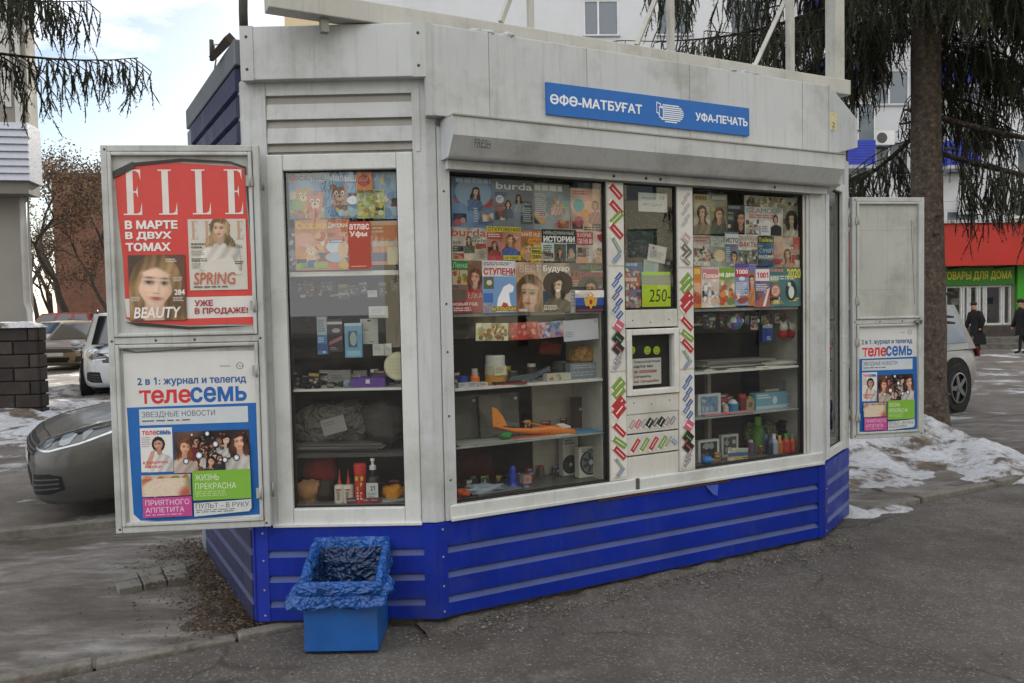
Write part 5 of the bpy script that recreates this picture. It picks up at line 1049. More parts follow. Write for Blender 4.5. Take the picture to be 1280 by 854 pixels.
hh((780.5, 346, 800, 371), 'red toned magazine in the hatch window below the blue one', '#a0483c', [('b', .05, .05, .95, .25, 1, '#e0c0b4', 53, .9), ('o', .02, .35, .98, .95, 16, ['#d8cfc6', '#6a3a30', '#c98a5a'], .05, .12, 21)], -.034, group=GH)
hh((780.5, 362, 802, 390), 'purple and white magazine at the bottom of the hatch window', '#8a7a90', [('o', .02, .1, .98, .95, 22, ['#d8d4d2', '#a04a3c', '#4a4a78', '#c9a070'], .05, .12, 22)], -.028, group=GH)
b = MB('#35553a'); vs = []; nu, nv = 26, 18
u0, u1, z0, z1 = FF.rect(781, 262, 846, 312, -.16)
for j in range(nv+1):
    for i in range(nu+1):
        a, c = i/nu, j/nv; vs.append(FF.at(u0+(u1-u0)*a, z0+(z1-z0)*c-.02*math.sin(a*3), -.16+.025*math.sin(a*17+c*5)+.03*noise.noise(Vector((a*4, c*9, 1)))))
b.add(vs, [(j*(nu+1)+i, j*(nu+1)+i+1, (j+1)*(nu+1)+i+1, (j+1)*(nu+1)+i) for j in range(nv) for i in range(nu)], None, 0, True)
thing_mesh(b, 'cloth_bag', M['crumple'], 'dark green shiny folded fabric hanging inside the hatch window', 'fabric')
b = MB('#4c4b47'); u0, u1, z0, z1 = FF.rect(781, 303, 812, 330, -.12); b.ellip(FF.at((u0+u1)/2, (z0+z1)/2, -.12), ((u1-u0)/2, .05, (z1-z0)/2), None, 12, 8, .5, 4); thing_mesh(b, 'plastic_bag', M['crumple'], 'grey clear plastic bag beside the tilted white card', 'plastic bag')
# smiling stickers and the handwritten note in the small window
for i, (x, lab) in enumerate(((789.5, 'round yellow smiley sticker half hidden by the frame, left of three'), (809, 'round yellow smiley sticker in the middle of three'), (820.5, 'round yellow smiley sticker, right of three'))):
    u, z = FF.px(x, 438, -.012); b = MB(); r_ = .024
    pos = lambda X, Y, l, u=u, z=z: FF.at(u+(X-.5)*2*r_, z-(Y-.5)*2*r_, -.010+l)
    ar = Art(b, pos, 1.0, .0002); ar.ell(.5, .5, .5, .5, '#a9c81e', 20)
    for ex in (.34, .66): ar.ell(ex, .36, .06, .11, '#20241a', 10)
    pts = [(.5+.3*math.cos(t), .5+.3*math.sin(t)) for t in [math.pi*(.1+.8*k/8) for k in range(9)]]; ar.poly(pts+[(x_, .5+(y_-.5)*.78) for x_, y_ in pts[::-1]], '#20241a')
    thing_mesh(b, 'smiley_sticker', M['print'], lab, 'sticker', 'smiley stickers in the hatch window')
b = MB(); u0, u1, z0, z1 = FF.rect(789, 448, 826.5, 481, -.014); b.fbox(FF, u0, u1, z0, z1, -.0155, -.0145, '#cfcdc8'); ar = Art(b, fpos(FF, u0, u1, z0, z1, -.0142), 1.0, .00015)
for k, (t_, x1_, c_) in enumerate((('Транспортные', .97, '#26282c'), ('карты мы', .72, '#26282c'), ('не пополняем', .85, '#a02f34'), ('Сигареты', .66, '#26282c'), ('не продаём', .92, '#a02f34'))): ar.text(t_, .08, .07+.185*k, x1_, .19+.185*k, c_, .03, .18)
thing_mesh(b, 'handwritten_note', M['paper'], 'white handwritten note in black and red under the smiley stickers', 'note')

# ---------------- small goods standing on the shelves
def place(F, x, zs, w): 
    z = SL[zs]; d = ray(x, 500)
    # u where the column of photo pixel x meets the plane at depth w
    return F.px(x, 480, w)[0], z
def boxat(F, px, w, dep, name, label, c, ops=(), cat=None, group=None, m='print', base=None, tilt=0, lean=0, bev=0):
    """carton whose front is given in photo pixels, standing on shelf `base`"""
    u0, u1, z0, z1 = F.rect(*px, w)
    if base is not None: h = z1-z0; z0 = base+.001; z1 = z0+h
    b = MB(c); fp = fpos(F, u0, u1, z0, z1, w, tilt, lean); b.prism([fp(0, 1, 0), fp(1, 1, 0), fp(1, 0, 0), fp(0, 0, 0)], -F.n*dep)
    if ops:
        ar = Art(b, fpos(F, u0, u1, z0, z1, w+.0004, tilt, lean), (u1-u0)/(z1-z0), .0002); draw(ar, ops)
    return thing_mesh(b, name, M[m], label, cat or name.replace('_', ' '), group, bevel=bev)
def latheat(F, x, base, w, hpx, prof, cols, name, label, cat, m='plastic', group=None, n=18):
    """bottle; prof in fractions: radius (of height) and height; hpx photo height in pixels"""
    u = F.px(x, 500, w)[0]; p = F.at(u, base, w); h = hpx*(p-CAM).dot(RM @ Vector((0, 0, -1)))/FPX
    b = MB(cols[0]); b.lathe(p, [(r*h, t*h) for r, t in prof], cols[0], n, cols=cols); return thing_mesh(b, name, M[m], label, cat, group)
# left window: hanging packs
GP = 'blister packs hanging in the left window'
boxat(FL, (396.5, 396, 408.5, 443), -.16, .03, 'gadget_box', 'tall slim blue and white box hanging in the left window', '#b5c4cc', [('r', 0, .48, 1, 1, '#4a8fc0'), ('b', .1, .08, .9, .42, 6, '#7f9098', 60), ('b', .1, .55, .8, .7, 3, '#dfe6ea', 61), ('r', 0, .72, 1, .9, '#4058a0'), ('e', .7, .94, .04, .03, '#e8e8e8')], 'box', GP)
boxat(FL, (409, 399, 428, 440), -.17, .02, 'blister_pack', 'black earphone pack with pink stripe', '#2e2c30', [('r', 0, .08, 1, .16, '#c9c9c6'), ('e', .6, .35, .13, .07, '#a8a8a8'), ('y', [(.1, .7), (1, .5), (1, .62), (.1, .8)], '#a8687a'), ('b', .2, .85, .7, .95, 2, '#9a98a0', 62)], 'blister pack', GP)
boxat(FL, (431, 404, 452.5, 447), -.15, .03, 'blister_pack', 'sky blue pack showing a small grey device', '#6aa4c0', [('r', .2, .22, .72, .7, '#3f5a68'), ('e', .5, .46, .1, .2, '#9fb0b4'), ('r', .1, .8, .9, .95, '#8fc0d8'), ('r', 0, .0, 1, .08, '#b5cdd8')], 'blister pack', GP)
boxat(FL, (450.5, 398.5, 472.5, 430), -.18, .004, 'blister_pack', 'white card pack with euro hole next to the sky blue pack', '#b8bab2', [('e', .5, .08, .08, .04, '#3f403c'), ('b', .2, .4, .5, .5, 2, '#6f716c', 63), ('b', .5, .9, .8, .96, 1, '#55574f', 64)], 'blister pack', GP)
GT = 'white price tags in the left window'
for px_, lab in (((461, 383, 485, 397.5), 'white printed card above the white pack'), ((459.5, 363, 471.5, 371.5), 'small white tag below the upper shelf'), ((466, 430, 480, 444.5), 'white jewellery tag left of its pair'), ((480.5, 429.5, 489.5, 444.5), 'white jewellery tag right of its pair'), ((375.5, 368.5, 381.5, 372), 'tiny white label under the gold trinkets')):
    sheet(FL, -.12, px_, lab, '#c2c4bf', [('b', .15, .2, .8, .6, 3, '#9a9c98', int(px_[0]))], 'price_tag', 'price tag', GT, random.uniform(-.08, .08), .001)
for k, (x, y) in enumerate(((380, 356), (390, 363), (400, 368.5))):
    u, z = FL.px(x, y, -.14); b = MB('#b58a35'); p = FL.at(u, z, -.14)
    b.ellip(p, (.016, .008, .011), None, 10, 7, .4, k); b.ellip(p+Vector((.006, -.003, .016)), (.009, .007, .010), None, 8, 6, .3, k+4)
    b.tube([p+Vector((.004, 0, .02)), p+Vector((.004, .004, .06))], .0012, n=4)
    thing_mesh(b, 'trinket', mat('gilt trinket', .28, .1, 20, metal=.9) if k == 0 else bpy.data.materials['gilt trinket'], ('gold coloured animal trinket hanging highest, left of three', 'gold coloured trinket with a curled tail, middle of three', 'gold coloured round trinket hanging lowest of three')[k], 'trinket', 'gold trinkets in the left window')
b = MB('#55504a'); u = FL.px(425, 370, -.15); b.tube([FL.at(u[0]-.05, u[1], -.15), FL.at(u[0]+.04, u[1]+.012, -.15), FL.at(u[0]+.05, u[1]-.004, -.14)], [.006, .008, .004], '#b0aca4'); thing_mesh(b, 'clip', M['plastic'], 'pale grey plastic clip lying in the dark upper part of the left window', 'clip')
u, z = FL.px(498, 457.5, -.05); b = MB('#cfcab4'); b.lathe(FL.at(u, z, -.05), [(.072, 0), (.072, .008), (.064, .0085), (0, .0085)], None, 36, FL.n, cols=['#b8b49c', '#b8b49c', '#d6d0b2']); ar = Art(b, lambda x, y, l: FL.at(u+(x-.5)*.12, z-(y-.5)*.12, -.041+l), 1)
for k in range(9): ar.line(.1+.1*k, .12+.02*(k % 3), .08+.1*k, .85, .008, '#9a957e')
for k in range(5): ar.line(.1, .2+.15*k, .9, .22+.14*k, .008, '#a39e86')
thing_mesh(b, 'round_clock', M['print'], 'round cream dial leaning at the right edge of the left window', 'round clock')
bz = SL['L2']
boxat(FL, (438, 474.5, 481.5, 486), -.07, .13, 'notebook', 'purple book lying flat on the lower shelf of the left window', '#5a3a8a', [('r', .44, .15, .56, .6, '#c9c4cc')], 'book', base=bz)
boxat(FL, (409, 451, 438, 470), -.2, .02, 'card_box', 'grey white box standing at the back of the lower left shelf', '#85867f', [('b', .2, .3, .8, .6, 2, '#6d6e68', 70)], 'box', base=bz)
boxat(FL, (441, 450, 458, 468), -.2, .02, 'card_box', 'smaller square grey box beside the grey white box', '#6f706b', [('e', .4, .4, .2, .2, '#8d8e88')], 'box', base=bz)
r = random.Random(9); b = MB('#1d1c1d')
for k in range(16):
    u = FL.px(368+r.random()*62, 480, -.12)[0]; p = FL.at(u, bz+.012, -.12+r.uniform(-.06, .06)); b.ellip(p, (.022, .018, .012), r.choice(['#1d1c1d', '#262527', '#2e2b2a', '#7d7d7d']), 8, 5, .5, k)
thing_mesh(b, 'leather_purse', M['fabric'], 'heap of small black purses and straps on the lower left shelf', 'purses')
b = MB('#8fa0a8'); p = FL.at(FL.px(433, 480, -.08)[0], bz+.02, -.08); b.ellip(p, (.02, .015, .022), None, 10, 7, .5, 3); thing_mesh(b, 'sachet', M['crumple'], 'pale blue plastic sachet beside the purple book', 'sachet')
# left window: piles of newspapers, plastic wrapped bundle
def pile(F, x0, x1, base, w0, w1, n, cols, name, label, cat, th=.006, seed=0, m='paper', spread=.05):
    r = random.Random(seed); b = MB(); z = base
    for k in range(n):
        u0 = F.px(x0, 500, (w0+w1)/2)[0]+r.uniform(-.5, .5)*spread; u1 = F.px(x1, 500, (w0+w1)/2)[0]+r.uniform(-.5, .5)*spread
        a, c = w0+r.uniform(-.02, .02), w1+r.uniform(-.012, .004); t = th*r.uniform(.5, 1.6); sk = r.uniform(-.03, .03)
        P = [(u0, a), (u1, a+sk), (u1, c+sk), (u0, c)]
        b.box8([F.at(u, z, w_) for u, w_ in P[::-1]]+[F.at(u, z+t-.0006, w_) for u, w_ in P[::-1]], r.choice(cols)); z += t
    return thing_mesh(b, name, M[m], label, cat)
zmid = zpx(FL, 430, 563, -.15)
b = MB('#4b4a48'); b.fbox(FL, uw0+.06, uw1-.05, zmid-.02, zmid-.001, -.40, -.06); o = b.build('shelf', M['matte'], KIOSK)
pile(FL, 375, 480, zmid, -.36, -.09, 6, ['#4a4846', '#33302f', '#5c5a57', '#6d4a42', '#77756f', '#2a2828'], 'newspaper_pile', 'untidy pile of dark magazines inside the left window', 'magazines', .006, 2)
def crumpled(F, px, w, dep, c, name, label, cat, m='crumple', seed=1, jit=.35, squash=1):
    u0, u1, z0, z1 = F.rect(*px, w); b = MB(c); o = F.at((u0+u1)/2, (z0+z1)/2, w); vs = []; nu, nv = 26, 16
    for j in range(nv+1):
        th = math.pi*j/nv
        for i in range(nu):
            ph = 2*math.pi*i/nu; d = Vector((math.sin(th)*math.cos(ph), math.sin(th)*math.sin(ph), math.cos(th)))
            k = 1+jit*noise.fractal(d*1.6+Vector((seed*2.7, 0, seed)), .8, 2, 4)
            e = lambda v: math.copysign(abs(v)**.7, v)
            vs.append(o+F.d*(e(d.x)*(u1-u0)/2*k)+F.n*(d.y*dep/2*k)+Vector((0, 0, e(d.z)*(z1-z0)/2*k*squash)))
    b.add(vs, [(j*nu+i, (j+1)*nu+i, (j+1)*nu+(i+1) % nu, j*nu+(i+1) % nu) for j in range(nv) for i in range(nu)], None, 0, True)
    return thing_mesh(b, name, M[m], label, cat)
crumpled(FL, (365, 500, 470, 556), -.26, .22, '#77756f', 'wrapped_bundle', 'large bundle wrapped in grey crumpled polythene in the left window', 'wrapped bundle', seed=2, jit=.22)
crumpled(FL, (455, 503, 507, 552), -.18, .2, '#44423f', 'wrapped_bundle', 'dark knitted bundle behind the glass at the right of the left window', 'bundle', 'fabric', 3, .3)
boxat(FL, (402, 522, 432, 542), -.1, .004, 'price_tag', 'grey paper slip leaning on the wrapped bundle', '#8f8d86', [('b', .1, .2, .6, .5, 2, '#6f6d68', 71)], 'paper slip', tilt=.25)
b0 = SL['L0']
crumpled(FL, (380, 568, 421, 606), -.22, .12, '#8e2a24', 'mesh_bag', 'red mesh bag behind the brown gloves in the left window', 'mesh bag', 'fabric', 5, .25)
crumpled(FL, (369, 602, 402, 628), -.12, .08, '#a37a52', 'work_gloves', 'tan work gloves lying in the bottom left corner of the window', 'gloves', 'fabric', 6, .4)
crumpled(FL, (398, 600, 416, 626), -.10, .06, '#3a3024', 'coin_purse', 'small dark patterned purse between gloves and glue bottles', 'purse', 'fabric', 7, .3)
crumpled(FL, (478, 606, 507, 624), -.12, .1, '#d08a1e', 'duster', 'orange yellow folded duster in the bottom right corner of the left window', 'duster', 'fabric', 8, .35)
pile(FL, 474, 507, b0, -.2, -.05, 2, ['#b8b6ae', '#8d9098'], 'newspaper_pile', 'thin white papers under the orange duster', 'papers', .006, 3, spread=.01)
glue = [(.0, 0), (.155, 0), (.165, .03), (.165, .45), (.15, .52), (.06, .55), (.06, .58), (.055, .6), (.02, .8), (.008, .98), (0, 1)]
gc = ['#c9c4b8']*5+['#b03a30']*5
for x, lab in ((421.5, 'white glue bottle with red nozzle nearer the dark purse'), (432.5, 'white glue bottle with red nozzle nearer the red can')):
    o = latheat(FL, x, b0, -.07, 42, glue, gc, 'glue_bottle', lab, 'glue bottle', group='glue bottles in the left window')
    u = FL.px(x, 500, -.07)[0]; b = MB(); ar = Art(b, lambda X, Y, l, u=u: FL.at(u-.012+.024*X, b0+.075-.065*Y, -.07+.0295+l), .4)
    ar.rect(0, 0, 1, .1, '#a03a30'); ar.bars(.1, .2, .9, .9, 6, '#6a3a34', int(x)); ll = b.build('bottle_label', M['print'], o)
o = latheat(FL, 447.5, b0, -.06, 49, [(0, 0), (.15, 0), (.15, .74), (.16, .75), (.16, .98), (.14, 1), (0, 1)], ['#b5302a']*3+['#c2352c']*3, 'spray_can', 'red spray can with yellow and white lettering', 'spray can')
u = FL.px(447.5, 500, -.06)[0]; b = MB(); ar = Art(b, lambda X, Y, l: FL.at(u-.02+.04*X, b0+.14-.13*Y, -.06+.029+l), .35); ar.rect(.0, .0, 1, .16, '#d0b23a'); ar.poly([(.15, .45), (.8, .2), (.9, .3), (.3, .6)], '#d8b83a'); ar.bars(.15, .62, .85, .95, 3, '#e6dcd2', 90, .6); b.build('can_label', M['print'], o)
o = latheat(FL, 463.5, b0, -.07, 55, [(0, 0), (.13, 0), (.135, .02), (.135, .5), (.11, .58), (.05, .62), (.05, .74), (.075, .745), (.075, .83), (.03, .85), (.03, .94), (.055, .95), (.04, 1), (0, 1)], ['#26282a']*6+['#d8d8d4']*7, 'dispenser_bottle', 'dark dispenser bottle with white label and white pump cap', 'bottle')
u = FL.px(463.5, 500, -.07)[0]; b = MB(); ar = Art(b, lambda X, Y, l: FL.at(u-.03+.06*X, b0+.105-.1*Y, -.07+.031+l), .6); ar.rect(0, 0, 1, 1, '#c2c6c4'); ar.text('21', .35, .15, .75, .4, '#3a3f44', .03); ar.bars(.1, .5, .9, .9, 5, '#7a8084', 91); b.build('bottle_label', M['print'], o)
for k, (x, c, lab) in enumerate(((456, '#8a2f34', 'dark red lipstick tube lying below the dispenser bottle'), (469, '#6a2a34', 'wine coloured cosmetic box below the dispenser bottle'), (440, '#5a3a48', 'plum coloured small box in front of the red can'))):
    boxat(FL, (x-7, 617, x+7, 624), -.035, .02, 'cosmetic_box', lab, c, [('b', .1, .3, .9, .7, 1, '#a89a98', 92+k)], 'small box', 'small cosmetics in the left window', base=b0)
# middle window, second shelf
m2 = SL['M2']
latheat(FF, 579, m2, -.08, 14, [(0, 0), (.42, 0), (.45, .1), (.45, .9), (.3, 1), (0, 1)], ['#1f3f94']*5, 'ink_pot', 'small round blue pot on the second shelf', 'pot')
o = latheat(FF, 594, m2, -.08, 22, [(0, 0), (.26, 0), (.28, .05), (.28, .5), (.2, .62), (.17, .66), (.17, 1), (0, 1)], ['#d06a2e']*5+['#b9a6a0']*2, 'paint_bottle', 'little orange bottle with pale cap', 'bottle')
o = latheat(FF, 620, m2, -.12, 36, [(0, 0), (.36, 0), (.37, .03), (.37, .34), (.37, .66), (.34, .68), (.34, .97), (.32, 1), (0, 1)], ['#c08a2e']*3+['#b8b29c', '#b5b3a8', '#c4c3ba', '#c4c3ba', '#c4c3ba'], 'honey_jar', 'squat jar with amber base, paper label and grey white lid', 'jar', n=26)
u = FF.px(620, 500, -.12)[0]; b = MB(); ar = Art(b, lambda X, Y, l: FF.at(u-.035+.07*X, m2+.10-.05*Y, -.12+.062+l), 1.2); ar.rect(0, 0, 1, 1, '#c9c3a8'); ar.bars(.1, .15, .8, .8, 4, '#8a8570', 95); b.build('jar_label', M['print'], o)
r = random.Random(3)
for k, (x, y0, y1, c, lab) in enumerate(((579, 473, 479, '#b9bcb8', 'low white packet at the front of the second shelf, left end'), (591, 473, 479, '#a8b0b8', 'low grey packet beside the orange bottle'), (604, 474, 479, '#c0b8b0', 'low cream packet left of the amber jar'))):
    boxat(FF, (x-6, y0, x+6, y1), -.04, .03, 'small_packet', lab, c, [('b', .1, .2, .8, .8, 2, '#7d8084', 99+k)], 'packet', 'packets on the second shelf', base=m2)
pile(FF, 616, 652, m2, -.11, -.045, 3, ['#8a3530', '#5a2a28', '#b08a7a', '#3a3434'], 'card_pile', 'dark red playing card packets in front of the amber jar', 'card packets', .006, 5, 'print', .01)
b = MB('#4f5a62'); u0, u1 = FF.px(634, 470, -.1)[0], FF.px(690, 470, -.1)[0]; L = u1-u0
b.prism([FF.at(u0, m2+.012, -.12), FF.at(u0+L*.55, m2+.016, -.12), FF.at(u0+L*.9, m2+.045, -.14), FF.at(u1, m2+.05, -.14), FF.at(u0+L*.95, m2+.075, -.14), FF.at(u0+L*.6, m2+.045, -.12), FF.at(u0+L*.1, m2+.038, -.12)], FF.n*.035)
thing_mesh(b, 'toy_gun', M['plastic'], 'grey plastic toy gun lying on the second shelf of the middle window', 'toy gun', bevel=.004)
b = MB('#26282c'); b.lathe(FF.at(FF.px(700, 470, -.2)[0], m2, -.2), [(0, 0), (.05, 0), (.055, .01), (.055, .09), (.05, .1), (0, .1)], None, 20); b.tube([FF.at(FF.px(700, 470, -.2)[0]-.05+.0*k, m2+.03+.04*k, -.2+.02*k) for k in range(2)], .008); thing_mesh(b, 'mug', M['plastic'], 'black mug behind the toy gun', 'mug')
crumpled(FF, (675, 428, 700, 444), -.24, .07, '#8e2f2c', 'toy_ball', 'red soft toy at the back of the second shelf', 'soft toy', 'fabric', 11, .3)
crumpled(FF, (712, 432, 748, 455), -.16, .1, '#b98d52', 'bread_pack', 'tan filled cellophane bag on the second shelf', 'cellophane bag', 'crumple', 12, .2)
boxat(FF, (713, 455, 749, 474), -.09, .12, 'clear_box', 'pale grey plastic boxes stacked under the cellophane bag', '#79828a', [('b', .1, .1, .9, .4, 2, '#a8b0b8', 101), ('b', .05, .55, .95, .9, 2, '#9aa4ac', 102)], 'plastic box', base=m2)
boxat(FF, (684, 467, 714, 476), -.06, .05, 'card_box', 'flat carton with a coloured picture beside the plastic boxes', '#b5b4a8', [('o', .05, .1, .6, .9, 9, ['#a8603a', '#7a8a4a', '#c9b05a'], .1, .25, 24)], 'carton', base=m2)
# third shelf: glider, folders, papers
m3 = SL['M3']
for px_, lab, w_ in (((566, 494, 600, 541), 'clear plastic folder at the left of the third shelf', -.24), ((599, 492, 652, 543), 'wide clear plastic folder behind the orange glider', -.2)):
    u0, u1, z0, z1 = FF.rect(*px_, w_); b = MB('#8a8f8e'); b.quad(FF.at(u0, m3+.002, w_), FF.at(u1, m3+.002, w_), FF.at(u1, z1, w_-.02), FF.at(u0, z1, w_-.02)); o = b.build('plastic_folder', M['clear']); tag(o, lab, 'folder', 'clear folders')
    b = MB('#63625f'); b.quad(FF.at(u0+.01, m3+.002, w_-.004), FF.at(u1-.01, m3+.002, w_-.004), FF.at(u1-.01, z1-.01, w_-.024), FF.at(u0+.01, z1-.01, w_-.024)); b.build('paper_insert', M['paper'], o)
    b = MB('#d0d2d0'); b.fbox(FF, u1-.04, u1-.02, z1-.04, z1-.026, w_-.012, w_-.010); b.build('price_tag', M['paper'], o)
gl = thing('toy_glider', FF.at(FF.px(665, 540, -.10)[0], m3, -.10), 'orange foam toy glider with upright tail on the third shelf', 'toy glider')
b = MB('#d8792a'); g0 = FF.px(614, 540, -.10); 
u = lambda x: FF.px(x, 535, -.10)[0]
zc_ = lambda x, y: FF.px(x, y, -.10)[1]-.004
def body_pt(x): return u(x)
st = [(616, 532, .006, .012), (640, 537, .012, .012), (665, 538, .018, .014), (690, 536.5, .026, .02), (705, 537, .026, .02), (717, 539, .018, .015), (721, 540.5, .006, .006)]
vs = []; n_ = 12
for x, y, h, wd in st:
    p = FF.at(u(x), zc_(x, y)+.0, -.10)
    for k in range(n_):
        a = 2*math.pi*k/n_; vs.append(p+Vector((0, 0, h*math.sin(a)))+FF.n*(wd*math.cos(a)))
b.add(vs, [(i*n_+k, i*n_+(k+1) % n_, (i+1)*n_+(k+1) % n_, (i+1)*n_+k) for i in range(len(st)-1) for k in range(n_)]+[tuple(range(n_)), tuple(range((len(st)-1)*n_, len(st)*n_))], None, 0, True)
b.build('fuselage', M['plastic'], gl)
b = MB('#dd8a3e'); P_ = [FF.at(u(x), zc_(x, y), -.104) for x, y in [(615, 508), (621, 509.5), (629, 520), (634, 531), (622, 534), (616, 534)]]; b.prism(P_, FF.n*.008); b.build('tail_fin', M['plastic'], gl, bevel=.002)
b = MB('#cfcac2'); P_ = [FF.at(u(x), zc_(x, y), -.10) for x, y in [(694, 530), (702, 528), (711, 531), (713, 534), (700, 534)]]; b.prism([p-FF.n*.017 for p in P_], FF.n*.036); b.build('canopy', M['plastic'], gl, bevel=.004)
b = MB('#dd7f30'); P_ = [FF.at(u(655), zc_(655, 529), -.085), FF.at(u(682), zc_(682, 536), -.08), FF.at(u(672), zc_(672, 534), .0-.04), FF.at(u(652), zc_(652, 527), -.04)]; b.prism([FF.at(u(655), zc_(655, 527), -.11), FF.at(u(692), zc_(692, 535), -.11), FF.at(u(690), zc_(690, 535), -.16), FF.at(u(660), zc_(660, 529), -.16)], Vector((0, 0, .006))); b.build('wing', M['plastic'], gl)
pile(FF, 569, 640, m3, -.15, -.04, 3, ['#aeb2b6', '#8fa2b5', '#c4c6c6', '#9a9890'], 'paper_pile', 'loose pale papers and envelopes at the left of the third shelf', 'papers', .004, 8, spread=.03)
pile(FF, 640, 690, m3, -.12, -.045, 3, ['#8a5a3c', '#a8928a', '#b06848', '#bcb6ae'], 'paper_pile', 'brown and cream cards under the orange glider', 'cards', .003, 10, spread=.02)
pile(FF, 690, 712, m3, -.10, -.035, 2, ['#d0d0c8', '#c4c6c2'], 'paper_pile', 'white cards under the nose of the orange glider', 'white cards', .005, 12, spread=.005)
pile(FF, 718, 748, m3, -.16, -.045, 2, ['#4f8ab0', '#9ab4c0'], 'paper_pile', 'blue sheet to the right of the orange glider', 'blue sheet', .003, 13, spread=.01)
crumpled(FF, (624, 541, 640, 549), -.07, .03, '#3f8a4a', 'ribbon', 'small green ribbon under the glider tail', 'ribbon', 'fabric', 15, .5)
boxat(FF, (715, 503, 757, 541), -.25, .01, 'photo_frame', 'brown framed dark picture standing behind the glider nose', '#3f3631', [('r', .1, .1, .4, .9, '#4a3d38'), ('r', .55, .1, .9, .9, '#54463f'), ('e', .25, .4, .05, .05, '#b5aea6'), ('e', .7, .5, .05, .05, '#a8a29a')], 'picture', base=m3, lean=.0)
# middle window, bottom
m0 = SL['M0']
crumpled(FF, (567, 562, 618, 630), -.42, .16, '#4a1c1a', 'seat_cushion', 'dark red padded seat back inside the kiosk', 'seat', 'fabric', 17, .12)
latheat(FF, 639, m0, -.16, 27, [(0, 0), (.5, 0), (.5, .06), (.26, .08), (.2, .2), (.17, .6), (.16, .85), (.1, .98), (0, 1)], ['#1c2a70', '#1c2a70']+['#2038b0']*6, 'bell', 'glossy blue bell shaped bottle on the bottom shelf', 'bell')
u_ = FF.px(655, 500, -.13)[0]; b = MB('#8d7a72'); p = FF.at(u_, m0, -.13)
b.lathe(p, [(0, 0), (.022, 0), (.022, .006), (.006, .012), (.006, .02), (0, .02)], '#8a8f96', 14); b.box8([p+FF.d*a+FF.n*c+Vector((0, 0, z)) for z in (.021, .066) for a, c in ((-.023, .023), (.023, .023), (.023, -.023), (-.023, -.023))], '#a08e86'); b.box8([p+FF.d*a+FF.n*c+Vector((0, 0, z)) for z in (.035, .055) for a, c in ((-.012, .0245), (.012, .0245), (.012, .023), (-.012, .023))], '#b5685a')
thing_mesh(b, 'glass_trophy', M['plastic'], 'small cube ornament on a foot beside the blue bell', 'ornament')
crumpled(FF, (584, 606, 625, 617), -.10, .07, '#94a2b0', 'glove', 'grey and blue rubber glove on the bottom shelf', 'glove', 'fabric', 19, .55)
crumpled(FF, (571, 611, 587, 620), -.10, .06, '#c9582a', 'rubber_glove', 'orange glove in the bottom left corner of the middle window', 'glove', 'fabric', 20, .5)
pile(FF, 585, 640, m0, -.2, -.05, 2, ['#5f666c', '#6d7478'], 'newspaper_pile', 'grey papers lying along the bottom of the middle window', 'papers', .004, 15)
def fan(x0, x1, y0, y1, w, ring, lab, c='#c4c3ba'):
    u0, u1, z0, z1 = FF.rect(x0, y0, x1, y1, w); h = z1-z0; t = thing('desk_fan', FF.at((u0+u1)/2, m0+.002, w-.02), lab, 'boxed fan', 'boxed fans in the middle window')
    b = MB(c); b.fbox(FF, u0, u1, m0+.002, m0+.002+h, w-.05, w); b.build('carton', M['print'], t, bevel=.002)
    b = MB('#1d2022'); ar = Art(b, fpos(FF, u0, u1, m0+.002, m0+.002+h, w+.0006), (u1-u0)/h, .0003); cy = 1-ring*1.15; ar.ell(.48, cy, ring, ring, '#26292b', 26); ar.ell(.48, cy, ring*.86, ring*.86, '#6c7474' if ring > .35 else '#303436', 26)
    for k in range(7): a = k*.9; ar.ell(.48+.5*ring*math.cos(a)/ar.asp, cy+.5*ring*math.sin(a), ring*.34, ring*.15, '#3a4142', 10, a)
    ar.ell(.48, cy, ring*.2, ring*.2, '#a8b0b0', 12); ar.bars(.1, .05, .8, .2, 2, '#6d7074', int(x0)); b.build('fan_grille', M['print'], t)
fan(704, 723, 556, 603, -.24, .25, 'cream carton with a small dark round fan, further from the sticker posts')
fan(724, 754, 564, 602, -.14, .42, 'cream carton with a large grey round fan beside the sticker posts')
boxat(FF, (746, 569, 756, 598), -.10, .02, 'card_box', 'narrow white box against the fan carton', '#c9c8c0', (), 'box', base=m0)
# right window goods
r1b, r2, r3, r0 = SL['R1b'], SL['R2'], SL['R3'], SL['R0']
for x, y, rad, c, lab, md in ((873.5, 405, .022, '#c9922e', 'small yellow rubber toy on the upper toy shelf', .25), (889, 406, .032, '#2f8f8a', 'teal rubber ball on the upper toy shelf', .04), (901, 402, .034, '#a85a7a', 'pink spiky rubber ball beside the teal ball', .5), (909, 407, .024, '#b0405a', 'small crimson ball below the multicoloured ball', .2)):
    u_, z_ = FF.px(x, y, -.19); b = MB(c); b.ellip(FF.at(u_, r1b+rad*1.0 if x < 905 else z_, -.19), (rad, rad, rad), None, 16, 10, md, int(x)); thing_mesh(b, 'toy_ball', M['plastic'], lab, 'toy ball', 'rubber balls in the right window')
u_, z_ = FF.px(918, 403, -.12); b = MB()
for j in range(8):
    for i in range(16):
        def sp(i, j): th, ph = math.pi*j/8, 2*math.pi*i/16; return FF.at(u_, z_, -.12)+Vector((math.sin(th)*math.cos(ph), math.sin(th)*math.sin(ph), math.cos(th)))*.05
        b.add([sp(i, j), sp(i, j+1), sp(i+1, j+1), sp(i+1, j)], [(0, 1, 2, 3)], ['#2a70b8', '#4fb05a', '#d8d8d4', '#7a5aa8'][(i//2+j//2) % 4], 0, True)
thing_mesh(b, 'beach_ball', M['plastic'], 'multicoloured blue green and white ball in the right window', 'ball')
